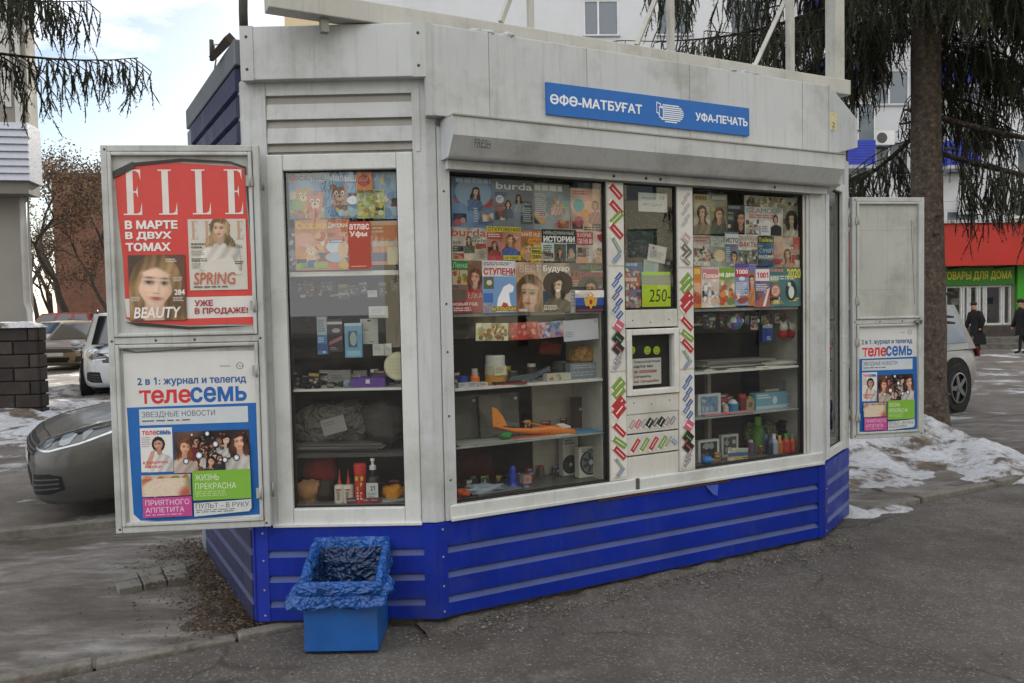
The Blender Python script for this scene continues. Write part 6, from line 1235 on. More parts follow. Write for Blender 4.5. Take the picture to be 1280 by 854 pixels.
for k in range(7):
    x = 928+k*6.5; u_, z_ = FF.px(x, 393+k % 3*3, -.10); b = MB('#8d9094'); p = FF.at(u_, z_, -.10); q = [p+FF.d*(.012*math.cos(t))+Vector((0, 0, .012*math.sin(t))) for t in [k2_*math.pi/5 for k2_ in range(11)]]
    b.tube(q, .0022, n=5, caps=False); b.tube([p-Vector((0, 0, .012)), p-Vector((0, 0, .03))], .0015, n=4); b.ellip(p-Vector((0, 0, .042)), (.012, .006, .014), ['#c9cdd2', '#3a5aa0', '#a8402f', '#d0ccc0', '#5a6a4a', '#b5b8bc', '#2a2c30'][k], 9, 6, .2, k)
    thing_mesh(b, 'key_ring', M['plastic'], 'key ring with %s charm hanging under the upper shelf of the right window' % ['silver', 'blue', 'red', 'cream', 'green', 'pale grey', 'black'][k], 'key ring', 'key rings in the right window')
boxat(FF, (953, 406, 966, 427), -.13, .02, 'toy_pack', 'blue and white hanging toy pack in the right window', '#2f4a94', [('r', .05, .0, .95, .2, '#c9ced6'), ('b', .4, .7, .9, .95, 2, '#c9d2e0', 110)], 'toy pack')
for k in range(2):
    b = MB('#b53030'); u_, z_ = FF.px(979+k*11, 418, -.12); p = FF.at(u_, z_, -.12); b.ellip(p, (.036, .026, .025), '#b53030', 12, 8, .35, k); b.ellip(p+Vector((0, -.006, .05)), (.030, .024, .028), '#d6d2c8', 12, 8, .3, k+3)
    for s_ in (-1, 1): b.ellip(p+FF.d*(.022*s_)+Vector((0, 0, .078)), (.010, .008, .012), '#d6d2c8', 8, 6)
    thing_mesh(b, 'soft_toy', M['fabric'], ('white and red soft toy hanging left of its pair', 'white and red soft toy hanging right of its pair')[k], 'soft toy', 'soft toys in the right window')
pile(FF, 872, 950, r2, -.26, -.08, 7, ['#77756f', '#8f8d86', '#5c5a56', '#a5a39c'], 'newspaper_pile', 'fanned grey newspapers on the middle shelf of the right window', 'newspapers', .007, 21, spread=.06)
pile(FF, 945, 1000, r2, -.2, -.06, 4, ['#9a9892', '#6f6d68', '#b5b4ae'], 'newspaper_pile', 'folded pale newspapers at the right of the middle shelf', 'newspapers', .01, 22, spread=.04)
for k, x in enumerate((880, 896, 912, 930, 945)):
    u_ = FF.px(x, 460, -.05)[0]; b = MB(['#d0d2d0', '#2e3034', '#c4c8ca', '#8d9094', '#dcdcd8'][k]); b.tube([FF.at(u_, r2+.005, -.05), FF.at(u_+.07, r2+.005, -.06+.01*k), FF.at(u_+.085, r2+.004, -.06+.01*k)], [.0045, .0045, .001], n=6); thing_mesh(b, 'pen', M['plastic'], '%s pen lying on the shelf edge in the right window' % ['white', 'black', 'silver', 'grey', 'cream'][k], 'pen', 'pens in the right window')
boxat(FF, (872.5, 486, 901, 512), -.12, .03, 'photo_frame', 'white and blue framed picture leaning on the lower right shelf', '#c2c6c6', [('r', .12, .12, .88, .88, '#6f8fae'), ('o', .14, .14, .86, .86, 10, ['#8fa8c0', '#a8b8b4', '#5f7f9a'], .06, .16, 30)], 'picture frame', base=r3)
latheat(FF, 907, r3, -.12, 12, [(0, 0), (.3, 0), (.3, .7), (.18, .8), (.18, 1), (0, 1)], ['#b5b0a0']*6, 'small_jar', 'little cream jar between the framed picture and the blue tin', 'jar')
latheat(FF, 916, r3, -.14, 16, [(0, 0), (.42, 0), (.42, .6), (.40, .7), (.2, .95), (0, 1)], ['#2f7fa8']*3+['#c9ccd0']*3, 'tin', 'small blue tin with pale lid on the lower right shelf', 'tin')
boxat(FF, (945, 492, 984, 512), -.12, .06, 'game_box', 'light blue printed game box on the lower right shelf', '#6f9cb0', [('e', .6, .5, .2, .25, '#c9d2d6'), ('b', .05, .1, .5, .4, 2, '#d0d8dc', 111), ('r', .0, .8, 1, 1, '#a8c0c8')], 'game box', base=r3)
boxat(FF, (957, 485, 974, 494), -.17, .03, 'card_box', 'small cream carton behind the light blue game box', '#b5b09c', [('b', .1, .2, .9, .8, 2, '#7d7868', 112)], 'carton', base=r3+.07)
boxat(FF, (982, 476, 1000, 496), -.18, .03, 'card_box', 'grey white carton standing at the right end of the lower shelf', '#8d9298', [('b', .1, .1, .9, .8, 4, '#b5bac0', 113)], 'carton', base=r3+.06)
boxat(FF, (982, 496, 1000, 512), -.14, .05, 'card_box', 'pale blue carton under the grey white carton', '#9aaab0', [('b', .1, .2, .9, .8, 3, '#6f7f88', 114)], 'carton', base=r3)
boxat(FF, (933, 498, 943, 512), -.13, .03, 'card_box', 'tan square carton left of the light blue game box', '#9a8a70', [('e', .5, .5, .25, .25, '#6a5a48')], 'carton', base=r3)
pile(FF, 880, 935, r3, -.10, -.04, 2, ['#8fa0a8', '#b5b8b8', '#c98a92'], 'paper_pile', 'thin coloured booklets along the edge of the lower right shelf', 'booklets', .005, 25)
b = MB('#c94a5e'); u_ = FF.px(908, 517, -.05)[0]; b.ellip(FF.at(u_, r3+.008, -.05), (.035, .014, .008), None, 12, 6, .3, 2); thing_mesh(b, 'hair_clip', M['plastic'], 'crimson pink hair clip at the shelf edge', 'hair clip')
boxat(FF, (873, 545, 899, 572), -.12, .03, 'photo_frame', 'white framed black photograph on the bottom of the right window', '#c2c4c0', [('r', .1, .1, .9, .9, '#2e3032'), ('o', .12, .12, .88, .88, 8, ['#5a5e60', '#8d9292', '#17191a'], .07, .18, 31)], 'picture frame', base=r0)
boxat(FF, (902, 540, 923, 568), -.16, .03, 'photo_frame', 'white framed grey photograph behind the magazines at the bottom', '#b5b8b4', [('r', .12, .1, .88, .85, '#4a4e50'), ('o', .14, .12, .86, .84, 8, ['#8d9292', '#2a2c2e', '#a8acaa'], .06, .15, 32)], 'picture frame', base=r0)
sheet(FF, -.07, (910, 560, 935, 576), 'slanted magazine with blue and yellow cover on the bottom of the right window', '#b8b4a0', [('y', [(0, .4), (1, .3), (1, .6), (0, .7)], '#3f6498'), ('y', [(0, .7), (1, .6), (1, .7), (0, .85)], '#c9a83a')], 'magazine', 'magazine', None, -.1)
b = MB('#2f78c0'); u_ = FF.px(884, 575, -.06)[0]; b.ellip(FF.at(u_, r0+.026, -.06), (.04, .03, .026), None, 14, 8, .15, 6); thing_mesh(b, 'squeaky_toy', M['plastic'], 'bright blue rubber toy at the bottom of the right window', 'rubber toy')
b = MB('#3f8a3a'); u_ = FF.px(872, 560, -.2)[0]; b.ellip(FF.at(u_, r0+.06, -.2), (.03, .03, .06), None, 12, 8, .2, 7); thing_mesh(b, 'green_toy', M['plastic'], 'green plastic toy behind the black photograph', 'toy')
bot = [(0, 0), (.2, 0), (.22, .04), (.22, .6), (.12, .75), (.1, .78), (.1, 1), (0, 1)]
GB = 'bottles at the bottom of the right window'
for k, (x, c1, c2, h, w_, lab) in enumerate(((947, '#4f7a3a', '#6fb03f', 44, -.2, 'tall green bottle with bright green cap'), (962, '#2a3040', '#3a4050', 24, -.1, 'small black bottle near the centre'), (967, '#8d9aa8', '#c9ced2', 25, -.09, 'small silver bottle'), (974, '#a8602a', '#c9a04a', 22, -.09, 'small amber bottle with gold cap'), (982, '#a83a26', '#4f9a3a', 24, -.08, 'small orange red bottle with green cap'), (990, '#b0402a', '#5a9a44', 22, -.08, 'second orange red bottle, nearest the right frame'), (956, '#3f5a6a', '#26303a', 30, -.16, 'slate blue bottle behind the small black bottle'))):
    latheat(FF, x, r0, w_, h, bot, [c1]*5+[c2]*3, 'bottle', lab+' at the bottom of the right window', 'bottle', group=GB, n=12)
for k, (x, lab) in enumerate(((979, 'black round speaker on the left of a pair behind the bottles'), (993, 'black round speaker on the right of a pair behind the bottles'))):
    u_ = FF.px(x, 545, -.2)[0]; b = MB('#1d1e20'); b.lathe(FF.at(u_, r0+.15, -.22), [(0, 0), (.045, 0), (.045, .05), (.03, .055), (.02, .04), (0, .04)], None, 20, FF.n); b.box8([FF.at(u_+a, z, w_) for z in (r0, r0+.11) for a, w_ in ((-.035, -.18), (.035, -.18), (.035, -.23), (-.035, -.23))]); thing_mesh(b, 'speaker', M['plastic'], lab, 'speaker', 'small speakers in the right window')
crumpled(FF, (932, 530, 950, 556), -.24, .08, '#6a7a5a', 'packet', 'grey green toy packet behind the tall green bottle', 'packet', 'crumple', 31, .3)
crumpled(FF, (950, 528, 975, 550), -.26, .08, '#8a8a78', 'packet', 'pale cellophane toy packet at the back of the bottom shelf', 'packet', 'crumple', 32, .3)

# crowded small stock: many alike little packets, tubs and cards
def crowd(F, x0, x1, base, w0, w1, n, hmin, hmax, cols, label, cat, group, seed, name, hang=None, kinds=('box', 'tub', 'card')):
    r = random.Random(seed)
    for k in range(n):
        w_ = r.uniform(w0, w1); u = F.px(x0+(x1-x0)*(k+r.random()*.8)/n, 490, w_)[0]; h = r.uniform(hmin, hmax); c = r.choice(cols); c2 = r.choice(['#d8d4cc', '#c9a83a', '#b03a3a', '#2f4a86', '#2a2a2c', '#5f8a4a']); kd_ = r.choice(kinds); z = base+.001 if hang is None else hang-h-r.uniform(0, .03)
        b = MB(c)
        if kd_ == 'tub':
            rr_ = h*r.uniform(.3, .42); b.lathe(F.at(u, z, w_), [(0, 0), (rr_, 0), (rr_, h*.72), (rr_*.75, h*.8), (rr_*.75, h), (0, h)], c, 12, cols=[c, c, c, c2, c2])
        else:
            wd = h*r.uniform(.55, 1.1); tk = .004 if kd_ == 'card' else h*.4; tl = r.uniform(-.08, .08); fp = fpos(F, u-wd/2, u+wd/2, z, z+h, w_, tl, .0); b.prism([fp(0, 1, 0), fp(1, 1, 0), fp(1, 0, 0), fp(0, 0, 0)], -F.n*tk)
            ar = Art(b, fpos(F, u-wd/2, u+wd/2, z, z+h, w_+.0004, tl), wd/h, .0001); ar.rect(.06, .05, .94, r.uniform(.2, .35), c2); ar.wash(.1, .4, .9, .85, [c, c2, '#d8d4cc', '#3a3a3e', r.choice(cols)], k*7+seed, 8); ar.bars(.1, .08, .8, .18, 1, '#e6e2da' if c2 != '#d8d4cc' else '#3a3a3e', k)
        thing_mesh(b, name, M['print'], label, cat, group)
VIV = ['#a83a36', '#2f5f98', '#c9a23a', '#5a8a44', '#d8d4cc', '#7a4a86', '#c9753a', '#3a3c40']; DRK = ['#2e2c2c', '#3c3836', '#4a3a34', '#2c3440', '#5a5650', '#6a2a28']
crowd(FF, 870, 1000, r0, -.24, -.10, 16, .04, .10, VIV, 'little colourful toy packet crowded on the bottom shelf of the right window', 'toy packet', 'packets on the bottom right shelf', 1, 'toy_packet')
crowd(FF, 872, 1000, r3, -.26, -.15, 13, .05, .12, DRK+VIV[:4], 'small boxed trinket at the back of the lower glass shelf of the right window', 'boxed trinket', 'trinkets on the lower right shelf', 2, 'trinket_box')
crowd(FF, 872, 1000, 0, -.20, -.12, 15, .04, .09, VIV+DRK, 'small toy pack hanging above the newspapers in the right window', 'toy pack', 'hanging packs in the right window', 3, 'hanging_pack', hang=SL['R1']-.03, kinds=('card',))
crowd(FF, 570, 752, m2, -.26, -.19, 10, .04, .10, DRK+VIV[:3], 'small dim packet at the back of the second shelf in the middle window', 'packet', 'packets at the back of the second shelf', 4, 'small_packet')
crowd(FF, 600, 752, m3, -.28, -.22, 7, .05, .11, DRK, 'dark card pack behind the orange glider', 'card pack', 'card packs behind the glider', 5, 'card_pack', kinds=('card',))
crowd(FF, 575, 700, m0, -.34, -.2, 9, .03, .08, DRK+VIV[:2], 'small dim packet on the floor of the middle window', 'packet', 'packets on the floor of the middle window', 6, 'small_packet')
crowd(FL, 368, 500, SL['L2'], -.26, -.16, 11, .04, .09, DRK, 'dark little packet at the back of the lower left shelf', 'packet', 'dark packets in the left window', 7, 'small_packet')
crowd(FL, 372, 500, 0, -.24, -.18, 9, .05, .09, DRK+['#8a7a5a', '#6a6a68'], 'dim trinket card hanging at the back of the left window', 'trinket card', 'trinket cards hanging in the left window', 8, 'trinket_card', hang=SL['L1']-.04, kinds=('card',))
crowd(FL, 372, 500, SL['L0'], -.3, -.14, 9, .03, .08, DRK+VIV[:3], 'small dim packet behind the bottles in the left window', 'packet', 'packets behind the bottles in the left window', 9, 'small_packet')
# ============================================================ BUILDINGS
def facade(mb, F, z0, z1, opens, w0, w1, c, u0=0, u1=None):
    """solid wall from u0..u1, z0..z1 with rectangular holes (u0,u1,z0,z1); wall slab w0..w1"""
    u1 = F.len if u1 is None else u1
    us = sorted({u0, u1, *[o[0] for o in opens], *[o[1] for o in opens]}); zs = sorted({z0, z1, *[o[2] for o in opens], *[o[3] for o in opens]})
    us = [u for u in us if u0-1e-6 <= u <= u1+1e-6]; zs = [z for z in zs if z0-1e-6 <= z <= z1+1e-6]
    for j in range(len(zs)-1):
        run = None
        for i in range(len(us)):
            full = i < len(us)-1 and not any(o[0]-1e-6 <= us[i] and us[i+1] <= o[1]+1e-6 and o[2]-1e-6 <= zs[j] and zs[j+1] <= o[3]+1e-6 for o in opens)
            if full and run is None: run = us[i]
            if not full and run is not None:
                mb.quad(F.at(run, zs[j], w1), F.at(us[i], zs[j], w1), F.at(us[i], zs[j+1], w1), F.at(run, zs[j+1], w1), c); run = None
    for a, b, e, f in opens:
        for q in (((a, e), (b, e)), ((b, e), (b, f)), ((b, f), (a, f)), ((a, f), (a, e))):
            (ua, za), (ub, zb) = q; mb.quad(F.at(ua, za, w1), F.at(ub, zb, w1), F.at(ub, zb, w0), F.at(ua, za, w0), c)
M['winglass'] = mat('house window glass', .05, 0, spec=.7)
def house_window(F, o, parent, w, mull=1, c='#d0d2d2', gl='#4a5560'):
    a, b, e, f = o; m = MB(c); t = .06; m.frame(F, a, b, e, f, t, w-.08, w-.02)
    for k in range(mull): u = a+(b-a)*(k+1)/(mull+1)-(.12 if mull == 1 else 0); m.fbox(F, u-.035, u+.035, e+t, f-t, w-.08, w-.025)
    o_ = m.build('window', M['white_pvc'], parent); g = MB(gl); g.quad(F.at(a+t, e+t, w-.06), F.at(b-t, e+t, w-.06), F.at(b-t, f-t, w-.06), F.at(a+t, f-t, w-.06)); g.build('pane', M['winglass'], o_)
    s = MB('#9ea3a6'); s.fbox(F, a-.05, b+.05, e-.05, e-.005, w-.05, w+.09); s.build('sill', M['plastic'], o_)
    return o_
M['pier'] = mat('pale block wall', .9, .12, .25, .12, 3, streak=.12, dirt='#8b867e', dirt_amt=.22, dscale=.35)
# long white apartment block behind everything
YB = 33.0; pL = on_y(361, 200, YB)
FBk = Face((pL.x, YB), (46, YB+2.0)); blk = thing('apartment_block', ((pL.x+46)/2, YB+6, 0), 'tall white apartment block with blue balconies rising behind the kiosk and spruce', 'apartment block')
HT = 18.6; b = MB('#c3c5c8'); opens = []
fl = lambda k: -.35+2.95*k
def blkU(x, y): return FBk.px(x, y, 0)[0]
wu = []
u_ = .4
cols_u = [1.9, 5.2, 8.6, 11.4, 14.2, 17.6, 20.6, 23.2, 26.6, 29.4, 32.2, 35.2, 38.4, 41.6, 44.8, 48.0]
cols_u = [blkU(752, 5)-.75+3.05*(k-4) for k in range(-1, 20)]
for k in range(0, 6):
    for i, uu in enumerate(cols_u):
        if .6 < uu < FBk.len-2 and not (k >= 4 and uu < blkU(705, 5)): opens.append((uu, uu+1.45, fl(k)+.9+.35, fl(k)+2.35+.35))
facade(b, FBk, -.1, HT, opens, -.25, 0, '#c6c8cb', 2.1)
facade(b, FBk, -.1, HT, [], -.25, .004, '#c9b795', 0, 2.1)
G_ = Face((FBk.P.x+FBk.n.x*-12, FBk.P.y+FBk.n.y*-12), (FBk.P.x, FBk.P.y)); b.quad(G_.at(0, -.1), G_.at(12, -.1), G_.at(12, HT), G_.at(0, HT), '#c9b795')
E_ = Face((FBk.at(FBk.len, 0).x, FBk.at(FBk.len, 0).y), (FBk.at(FBk.len, 0, -12).x, FBk.at(FBk.len, 0, -12).y)); b.quad(E_.at(0, -.1), E_.at(12, -.1), E_.at(12, HT), E_.at(0, HT))
b.quad(FBk.at(0, HT, -12), FBk.at(FBk.len, HT, -12), FBk.at(FBk.len, -.1, -12), FBk.at(0, -.1, -12)); b.build('wall', M['pier'], blk)
b = MB('#77757a'); b.fbox(FBk, -.4, FBk.len+.4, HT, HT+.3, -12.4, .5); b.build('roof', M['matte'], blk)
b = MB('#9fa1a4')
for k in range(1, 6): b.fbox(FBk, 2.12, FBk.len, fl(k)+.12, fl(k)+.145, 0, .006)
b.build('panel_joint', M['matte'], blk)
for o in opens:
    if o[2] > 2: house_window(FBk, o, blk, 0, 1, gl=random.choice(['#4a5560', '#5d666e', '#39424a', '#6f767a']))
def balcony(x0, x1, yb, k, c='#2f43b5'):
    u0, u1 = blkU(x0, yb), blkU(x1, yb); z = FBk.px(x0, yb, 0)[1]
    b = MB(c); zz = z
    b.fbox(FBk, u0, u1, zz, zz+1.0, .95, 1.0)
    b.fbox(FBk, u0, u0+.05, zz, zz+.999, 0, .95); b.fbox(FBk, u1-.05, u1, zz, zz+.999, 0, .95); o = b.build('balcony', M['blue_metal'], blk)
    s = MB('#a9abad'); s.fbox(FBk, u0-.03, u1+.03, zz-.14, zz-.002, 0, 1.03); s.build('balcony_slab', M['concrete'], o)
    l = MB('#1d2a80')
    for q in range(1, 9): l.fbox(FBk, u0, u1, zz+q*.11, zz+q*.11+.012, 1.0, 1.012)
    l.build('balcony_rib', M['blue_metal'], o)
    g = MB('#5d676e'); g.fbox(FBk, u0+.02, u1-.02, zz+1.0, zz+2.5, .9, .94); g.build('balcony_glazing', M['winglass'], o)
    f = MB('#c9cbcc')
    for q in range(4): uu = u0+(u1-u0-.05)*q/3; f.fbox(FBk, uu, uu+.05, zz+1.0, zz+2.5, .94, .965)
    f.fbox(FBk, u0, u1, zz+2.45, zz+2.52, .88, .966); f.build('glazing_frame', M['white_pvc'], o)
for x0, x1 in ((980, 1080), (1168, 1206)):
    for k, y in enumerate((212, 113, 14, -85)): balcony(x0 if x0 > 1100 else 1018, x1, y, k)
# air conditioners on the block
def aircon(F, u, z, name_label, group='air conditioners on the apartment block', s=1.0, w=0):
    t = thing('air_conditioner', F.at(u, z, w), name_label, 'air conditioner', group); b = MB('#d2d3d0'); b.fbox(F, u-.42*s, u+.42*s, z, z+.58*s, w+.12, w+.44); b.build('casing', M['plastic'], t, bevel=.015)
    g = MB('#3d4144'); g.lathe(F.at(u-.12*s, z+.29*s, w+.441), [(.22*s, 0), (.22*s, .006), (.05*s, .008), (0, .008)], None, 20, F.n); g.build('fan_grille', M['plastic'], t)
    k = MB('#9a9c9c'); k.fbox(F, u-.35*s, u-.31*s, z-.05, z-.002, w, w+.44); k.fbox(F, u+.31*s, u+.35*s, z-.05, z-.002, w, w+.44); k.build('bracket', M['steel'], t)
for x, y, lab in ((1104, 182, 'white air conditioner left of the spruce trunk'), (1213, 268, 'white air conditioner above the red roofed shop, under a window'), (1228, 180, 'white air conditioner high on the block right of the trunk')):
    u, z = FBk.px(x, y, .3); aircon(FBk, u, z, lab)
# ---------------- the shop with a red roof
YS = 27.0; sL = on_y(1160, 300, YS); FSh = Face((sL.x-1.5, YS), (sL.x+16, YS+.6)); shop = thing('shop', FSh.at(8, -.06, -3), 'single storey shop with wide red fascia and green household goods sign', 'shop')
sz = lambda y, x=1220, w=0: FSh.px(x, y, w)[1]; su = lambda x, y=380, w=0: FSh.px(x, y, w)[0]
b = MB('#b5281f'); b.fbox(FSh, -.4, FSh.len, sz(332, w=.9), sz(279, w=.9), -6, .9); b.build('fascia', mat('red cladding', .45, .12, .8, streak=.15), shop, 'wide red fascia')
b = MB('#dfe3e8'); b.fbox(FSh, -.5, FSh.len+.1, sz(279, w=.9)+.002, sz(275, w=.9), -6.1, 1.0); b.build('roof', M['snow'], shop, 'thin snow cover on the flat roof')
uw = [su(1182), su(1204), su(1212), su(1224), su(1232), su(1254), su(1265)]; zwb, zwt = sz(407), sz(357)
b = MB('#5c4a3e'); facade(b, FSh, -.06, sz(332)+.3, [(uw[0], uw[-1], zwb, zwt)], -.3, 0, '#8a8074'); b.build('wall', M['wall'], shop)
b = MB('#4b453f'); b.fbox(FSh, 0, FSh.len, -.06, zwb-.02, .0, .12); b.build('plinth', M['concrete'], shop)
b = MB('#2e7d26'); b.fbox(FSh, su(1178), su(1265), sz(356.5), sz(335), .02, .12); sg = b.build('shop_sign', M['print'], shop, 'green sign with yellow lettering')
b = MB(); u0, u1, z0, z1 = su(1175.5), su(1262), sz(352), sz(338.5); ar = Art(b, fpos(FSh, u0, u1, z0, z1, .125), (u1-u0)/(z1-z0), .002); ar.text('ТОВАРЫ ДЛЯ ДОМА', .0, .05, 1, .95, '#c9c23a', .03); b.build('lettering', M['print'], sg)
b = MB('#3fa52e'); b.fbox(FSh, su(1268), su(1300), -.06, sz(333), .01, .16); b.build('green_panel', M['plastic'], shop)
b = MB('#d5d8d8')
for a_, c_ in ((0, 1), (1, 2), (2, 3), (3, 4), (4, 5), (5, 6)): b.frame(FSh, uw[a_]+.01, uw[c_]-.01, zwb+.01, zwt-.01, .055, -.12, -.03)
wd = b.build('shop_window', M['white_pvc'], shop); g = MB('#3a4248'); g.quad(FSh.at(uw[0], zwb, -.1), FSh.at(uw[-1], zwb, -.1), FSh.at(uw[-1], zwt, -.1), FSh.at(uw[0], zwt, -.1)); g.build('pane', M['glass'], wd)
b = MB('#8f8d88'); b.quad(FSh.at(uw[0], zwb, -1.6), FSh.at(uw[-1], zwb, -1.6), FSh.at(uw[-1], zwt, -1.6), FSh.at(uw[0], zwt, -1.6)); 
r = random.Random(6)
for k in range(34):
    u = uw[0]+.2+r.random()*(uw[-1]-uw[0]-.5); z = zwb+.05+(k % 4)*.33; b.fbox(FSh, u, u+r.uniform(.12, .35), z, z+r.uniform(.12, .28), -1.2, -1.0, r.choice(['#c9c9c4', '#8a2f3a', '#d8d8d2', '#3f5a7a', '#b5a890', '#55606a', '#dadada']))
b.build('shop_display', M['print'], shop)
b = MB('#6d6a66'); b.fbox(FSh, su(1175), su(1285), -.06, .12, .12, 1.6); b.fbox(FSh, su(1180), su(1280), .12, .28, .12, 1.2); b.build('shop_step', M['concrete'], shop)
aircon(Face((FSh.at(0, 0, .2).x, FSh.at(0, 0, .2).y), (FSh.at(16, 0, .2).x, FSh.at(16, 0, .2).y)), su(1264, 275), sz(275, w=.9)+.05, 'large air conditioner on the snowy edge of the red shop roof', None, 1.25)
b = MB('#2b2826')
for x in (1183, 1240): b.tube([FSh.at(su(x), sz(336), .1), FSh.at(su(x)+.3, sz(333), .8)], .025)
b.build('sign_bracket', M['rust'], shop)
# ---------------- grey house with siding at the left edge
XL = on_z(51, 521); hx_ = XL.x-.05
Cn = (on_y(38.5, 300, 15.0).x, 15.0); FH = Face((Cn[0]-9, 13.2), Cn); FHs = Face(Cn, (Cn[0]*27/15.0-.9, 27))
hs = thing('grey_house', (Cn[0]-4.5, 17, 0), 'grey plastered house with white siding balcony at the left edge', 'house')
b = MB('#8e8b84'); b.quad(FH.at(0, -.1), FH.at(FH.len, -.1), FH.at(FH.len, 12), FH.at(0, 12)); b.quad(FHs.at(0, -.1), FHs.at(FHs.len, -.1), FHs.at(FHs.len, 12), FHs.at(0, 12)); b.quad(FHs.at(FHs.len, -.1), FHs.at(FHs.len, -.1, -9), FHs.at(FHs.len, 12, -9), FHs.at(FHs.len, 12)); b.build('wall', M['wall'], hs)
b = MB('#55534f'); b.fbox(FH, -.3, FH.len+.3, 12, 12.2, -12, .3); b.build('roof', M['matte'], hs)
zb0, zb1 = FH.px(20, 226, .6)[1], FH.px(20, 153, .6)[1]
prof = []; n = 8
for k in range(n): z = zb1-(zb1-zb0)*k/n; prof += [(z, .60), (z-(zb1-zb0)/n*.96, .64), (z-(zb1-zb0)/n*.97, .60)]
b = MB('#b4b8c2'); uE = FH.px(36, 190, .6)[0]; b.sweep(FH, prof, 1, uE); b.fbox(FH, 1, uE, zb0, zb1, .0, .6); b.build('siding', M['plastic'], hs, 'white horizontal vinyl siding')
b = MB('#77756d'); b.fbox(FH, 1, uE-.05, zb0-.22, zb0-.003, .0, .55); b.build('balcony_soffit', M['wall'], hs)
b = MB('#8a867c')
b.fbox(FH, 1, uE-.03, zb1+.003, zb1+6, .0, .45); b.build('balcony_wall', M['wall'], hs)
b = MB('#c0bfba'); b.fbox(FH, FH.px(17, 100, .5)[0], FH.px(26, 100, .5)[0], zb1+.01, zb1+6, .45, .5); b.fbox(FH, FH.px(0, 100, .5)[0], FH.px(12, 100, .5)[0], zb1+.3, zb1+5, .45, .47); b.build('window', M['white_pvc'], hs)
b = MB('#a3a29c'); pts = [(28, 225), (30, 300), (34, 378), (38, 392), (55, 406), (60, 411)]
b.tube([FH.at(*FH.px(x, y, .25), .25+(.6 if i > 3 else 0)) for i, (x, y) in enumerate(pts)], .06, n=10); b.build('downpipe', M['white_metal'], hs)
# dark brick gate pier with a snow cap
pr0 = on_z(0, 523); prr = on_z(50, 522); PF = Face((prr.x-1.6, prr.y), (prr.x, prr.y)); zt_ = PF.px(25, 409, 0)[1]
pier = thing('brick_pier', PF.at(.8, -.06, -.3), 'dark brown block masonry pier with a cap of snow left of the parked cars', 'masonry pier')
b = MB('#2b2724'); r = random.Random(2); rows = 7; hh_ = (zt_+.05)/rows
b.fbox(PF, .02, PF.len-.02, -.1, zt_-.01, -.24, -.02, '#1d1a18')
for j in range(rows):
    u = -.02-(.25 if j % 2 else 0)
    while u < PF.len:
        L = .5; a_, c_ = max(0, u), min(PF.len, u+L-.02); z0 = -.05+j*hh_
        if c_-a_ > .05:
            cc = random.choice(['#3d3733', '#352f2c', '#453d38', '#2f2a28']); b.fbox(PF, a_, c_, z0, z0+hh_-.02, -.05, r.uniform(.0, .02), cc)
            if c_ > PF.len-.01:
                b.fbox(PF, PF.len-.05, PF.len+r.uniform(.0, .015), z0, z0+hh_-.02, -.26, -.06, cc)
        u += L
b.build('masonry', M['brick'], pier, bevel=.012)
b = MB('#e0e3e8'); vs = []
for j in range(9):
    for i in range(21): a_, c_ = i/20, j/8; e = min(1, min(a_, 1-a_)*8, min(c_, 1-c_)*4); vs.append(PF.at(-.03+(PF.len+.06)*a_, zt_-.01+.09*e**.5*(1+.3*noise.noise(Vector((a_*5, c_*3, 2)))), .06-.36*c_))
b.add(vs, [(j*21+i, j*21+i+1, (j+1)*21+i+1, (j+1)*21+i) for j in range(8) for i in range(20)], None, 0, True); b.build('snow_cap', M['snow'], pier)
# brick building far left
YR = 62; q0, q1 = on_y(64, 222, YR), on_y(170, 222, YR); FR2 = Face((q0.x, YR), (q1.x+6, YR+1)); bb = thing('brick_building', FR2.at(5, 0, -4), 'brown brick building behind the rust coloured tree', 'building')
b = MB('#6f4a38'); ops = [(k*3.0+1.2+3.6, k*3.0+2.6+3.6, j*3.1+1.2, j*3.1+2.7) for k in range(3) for j in range(4)]; facade(b, FR2, -.1, q0.z, ops, -.3, 0, '#6e4b3b'); b.quad(FR2.at(0, -.1, -10), FR2.at(0, -.1), FR2.at(0, q0.z), FR2.at(0, q0.z, -10)); b.build('wall', M['brick'], bb)
b = MB('#4a4644'); b.fbox(FR2, -.3, FR2.len, q0.z, q0.z+.3, -10, .3); b.build('roof', M['matte'], bb)
for o in ops: house_window(FR2, o, bb, 0, 1)
# two sunlit blocks across the street, beside and behind the viewer: they are what the panes mirror
for P_, Q_, lab in (((24, -26), (-6, -26), 'sunlit pale apartment block across the street, mirrored in the left pane'), ((55, 14), (19, -34), 'sunlit cream apartment block down the street, mirrored in the wide panes')):
    FO = Face(P_, Q_); ob_ = thing('apartment_block', FO.at(FO.len/2, -.06, -5), lab, 'apartment block')
    ops = [(k*3.4+1.1, k*3.4+2.7, j*3.0+1.1, j*3.0+2.6) for k in range(int(FO.len/3.4)) for j in range(6)]
    b = MB('#bdbcb6'); facade(b, FO, -.1, 19, ops, -.25, 0, '#c2bca9'); b.quad(FO.at(0, 19, -10), FO.at(FO.len, 19, -10), FO.at(FO.len, -.1, -10), FO.at(0, -.1, -10))
    for u in (0, FO.len): b.quad(FO.at(u, -.1, -10), FO.at(u, -.1, 0), FO.at(u, 19, 0), FO.at(u, 19, -10))
    b.build('wall', M['pier'], ob_)
    b = MB('#55524e'); b.fbox(FO, -.4, FO.len+.4, 19, 19.3, -10.4, .4); b.build('roof', M['matte'], ob_)
    b = MB('#6d767c')
    for a_, c_, e, f in ops: b.quad(FO.at(a_, e, -.15), FO.at(c_, e, -.15), FO.at(c_, f, -.15), FO.at(a_, f, -.15))
    o = b.build('window_glass', M['winglass'], ob_); o['kind'] = 'stuff'
